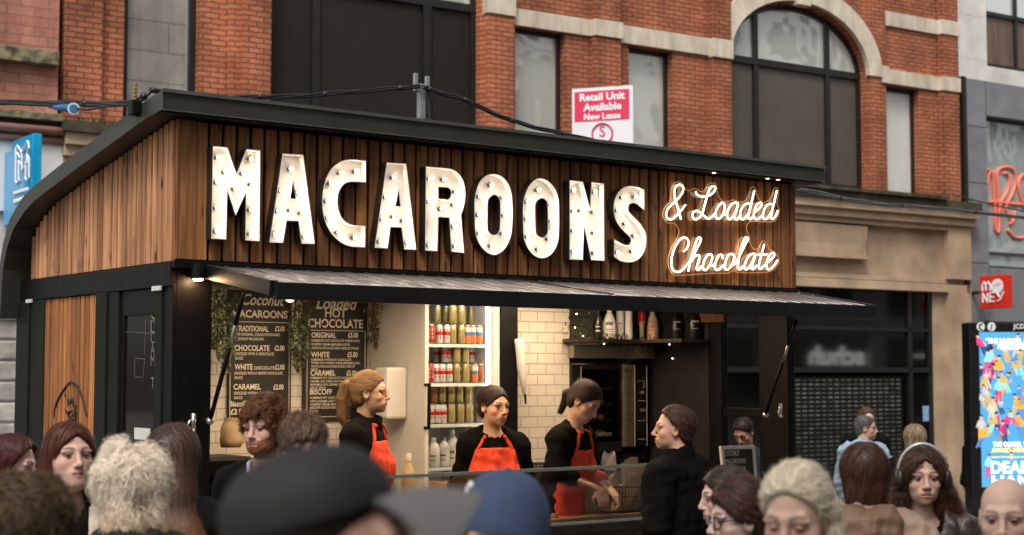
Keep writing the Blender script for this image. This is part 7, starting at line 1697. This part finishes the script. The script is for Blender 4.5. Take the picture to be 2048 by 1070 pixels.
person('platinum blonde woman looking down, hair half tied back, right of centre', 1594, 1034, 3.95, -30, pitch=14, body_yaw=-20, openn=-.22, gaze=(0, -.5), opts=dict(fem=1, skin=(.58, .38, .29), browcol=(.12, .075, .045), lip=(.42, .17, .15)),
       hair=dict(style='long', th=.012, up=.004, line=.088, fr=-.006, widow=-.2, cv=.6, sh=.55, col=(.62, .52, .37), col2=(.97, .88, .70), tip=(.62, .48, .30), tipz=-.03, flow='to', knot=(0, -.11, .03), tail=True, tz=-.015, len=.13, seg=10, n=3000, mess=.07, w=.0027, curl=.002, add=wv, nape=-.3, cuts=[((0, .87, -.5), (0, .052, .0))], box=((-.15, .14), (-.16, .12), (-.29, .15))), top=dict(name='top', mat=GREYC, t=.012))
person('person with straight dark brown hair in a hooded tan puffer jacket seen from behind', 1729, 953, 6.1, 168, body_yaw=160, opts=dict(fem=1),
       hair=dict(style='bob', th=.016, line=.07, sides=True, nape=-.115, col=(.045, .018, .010), col2=(.12, .052, .030), flow='down', len=.13, n=2200, mess=.04, w=.0028, cuts=[((0, 1, 0), (0, .02, 0))], add=[((0, -.055, -.06), (.074, .055, .08))]), top=[dict(name='puffer_jacket', mat=TAN, t=.05, fold=.009), dict(name='hood', mat=cloth_mat('brown_quilt', (.150, .085, .050), .55, .3, 70, .25, .35), only_hood=1.1, fold=.008, quilt=.055)])
cw = [((.072, -.02, .02), (.092, -.02, -.10), .024, .030), ((-.072, -.02, .02), (-.096, -.02, -.08), .024, .034), ((.092, -.02, -.10), (.10, .00, -.20), .030, .024), ((-.096, -.02, -.08), (-.150, -.01, -.22), .038, .050), ((0, -.07, -.05), (0, -.09, -.22), .07, .06)]
person('woman with long wavy brown hair and silver banded headphones facing the camera', 1845, 954, 6.9, -4, pitch=1, body_yaw=-2, openn=.40, opts=dict(fem=1, skin=(.55, .35, .27), browcol=(.04, .022, .014), lip=(.45, .17, .14), iris=(.05, .05, .045)),
       hair=dict(style='long', th=.010, line=.086, widow=-.6, sides=True, col=(.045, .020, .010), col2=(.14, .065, .030), tip=(.34, .155, .06), tipz=-.09, flow='down', len=.14, seg=12, n=3000, mess=.25, curl=.010, cfreq=.8, lift=.008, tiplift=.03, w=.003, add=cw, nape=-.3, cuts=[((0, .87, -.5), (0, .052, .0))], box=((-.22, .15), (-.17, .12), (-.29, .15))),
       top=[dict(name='top', mat=BLKJ, t=.008, open=.35, nr=.072), dict(name='jacket', mat=BROWNL, t=.030, open=.75, nr=.095, fold=.009, collar=.04)], phones=True)
person('bald man at the right edge of the crowd', 2012, 1034, 4.9, -24, pitch=3, body_yaw=-20, openn=.26, w_=1.08, opts=dict(fem=0, skin=(.58, .38, .30), stubble=.3, browcol=(.20, .12, .08), nose=1.1, scalp=(.50, .32, .25)), top=dict(name='jacket', mat=DARKC, t=.02))
# --- far behind on the right
person('grey haired man in a pale blue hooded jacket by the shutter', 1732, 856, 15.5, 75, body_yaw=140, floor=-.164, fine=False, opts=dict(fem=0, skin=(.48, .27, .20)), hair=dict(style='short', th=.006, line=.07, col=(.10, .09, .085), col2=(.26, .24, .23), flow='back', len=.04, n=900, mess=.2, w=.004), top=dict(name='jacket', mat=BLUEJ, t=.035, hood=1, fold=.010))
person('pale faced woman mostly hidden behind the man in blue', 1733, 838, 17.2, 10, floor=-.20, fine=False, opts=dict(fem=1, skin=(.56, .38, .30)), hair=dict(style='long', th=.010, line=.074, widow=-.2, col=(.08, .03, .015), col2=(.25, .11, .05), flow='to', knot=(0, -.1, .06), len=.08, n=900, w=.004), top=dict(name='coat', mat=DARKC, t=.03))
person('blonde person in a black coat walking away by the shop door', 1830, 879, 14.3, 172, floor=-.138, fine=False, opts=dict(fem=1), hair=dict(style='bob', th=.024, line=.07, sides=True, nape=-.12, col=(.22, .14, .07), col2=(.56, .42, .26), flow='down', len=.13, n=1200, mess=.10, w=.005, add=[((0, -.055, -.06), (.09, .06, .08))], cuts=[((0, 1, 0), (0, .03, 0))]), top=dict(name='coat', mat=DARKC, t=.035, fold=.010))
person('person in a dark navy jacket with hands at the mouth seen through the kiosk end', 1487, 864, 14.2, -38, pitch=34, body_yaw=-30, floor=-.136, fine=False, openn=-.2, opts=dict(fem=0, skin=(.46, .24, .16)), hair=dict(style='short', th=.010, line=.078, fr=-.01, col=(.018, .010, .007), col2=(.06, .03, .02), flow='fwd', len=.05, n=900, w=.004), top=dict(name='jacket', mat=NAVY, t=.03, fold=.009),
       arms={1: dict(el=(.24, .08, 1.04), wr=(.05, .20, 1.17), curl=.6, dir=(-.3, .1, .9), palm=(-.3, -.8, 0)), -1: dict(el=(-.24, .08, 1.04), wr=(-.04, .20, 1.16), curl=.6, dir=(.3, .1, .9), palm=(.3, -.8, 0))})
person('person in black mostly hidden behind the advert screen', 1951, 868, 24.2, -60, floor=-.354, fine=False, opts=dict(fem=0), hair=dict(style='short', th=.012, line=.06, col=(.02, .012, .008), flow='fwd', len=.05, n=300, w=.005), top=dict(name='coat', mat=DARKC, t=.04))
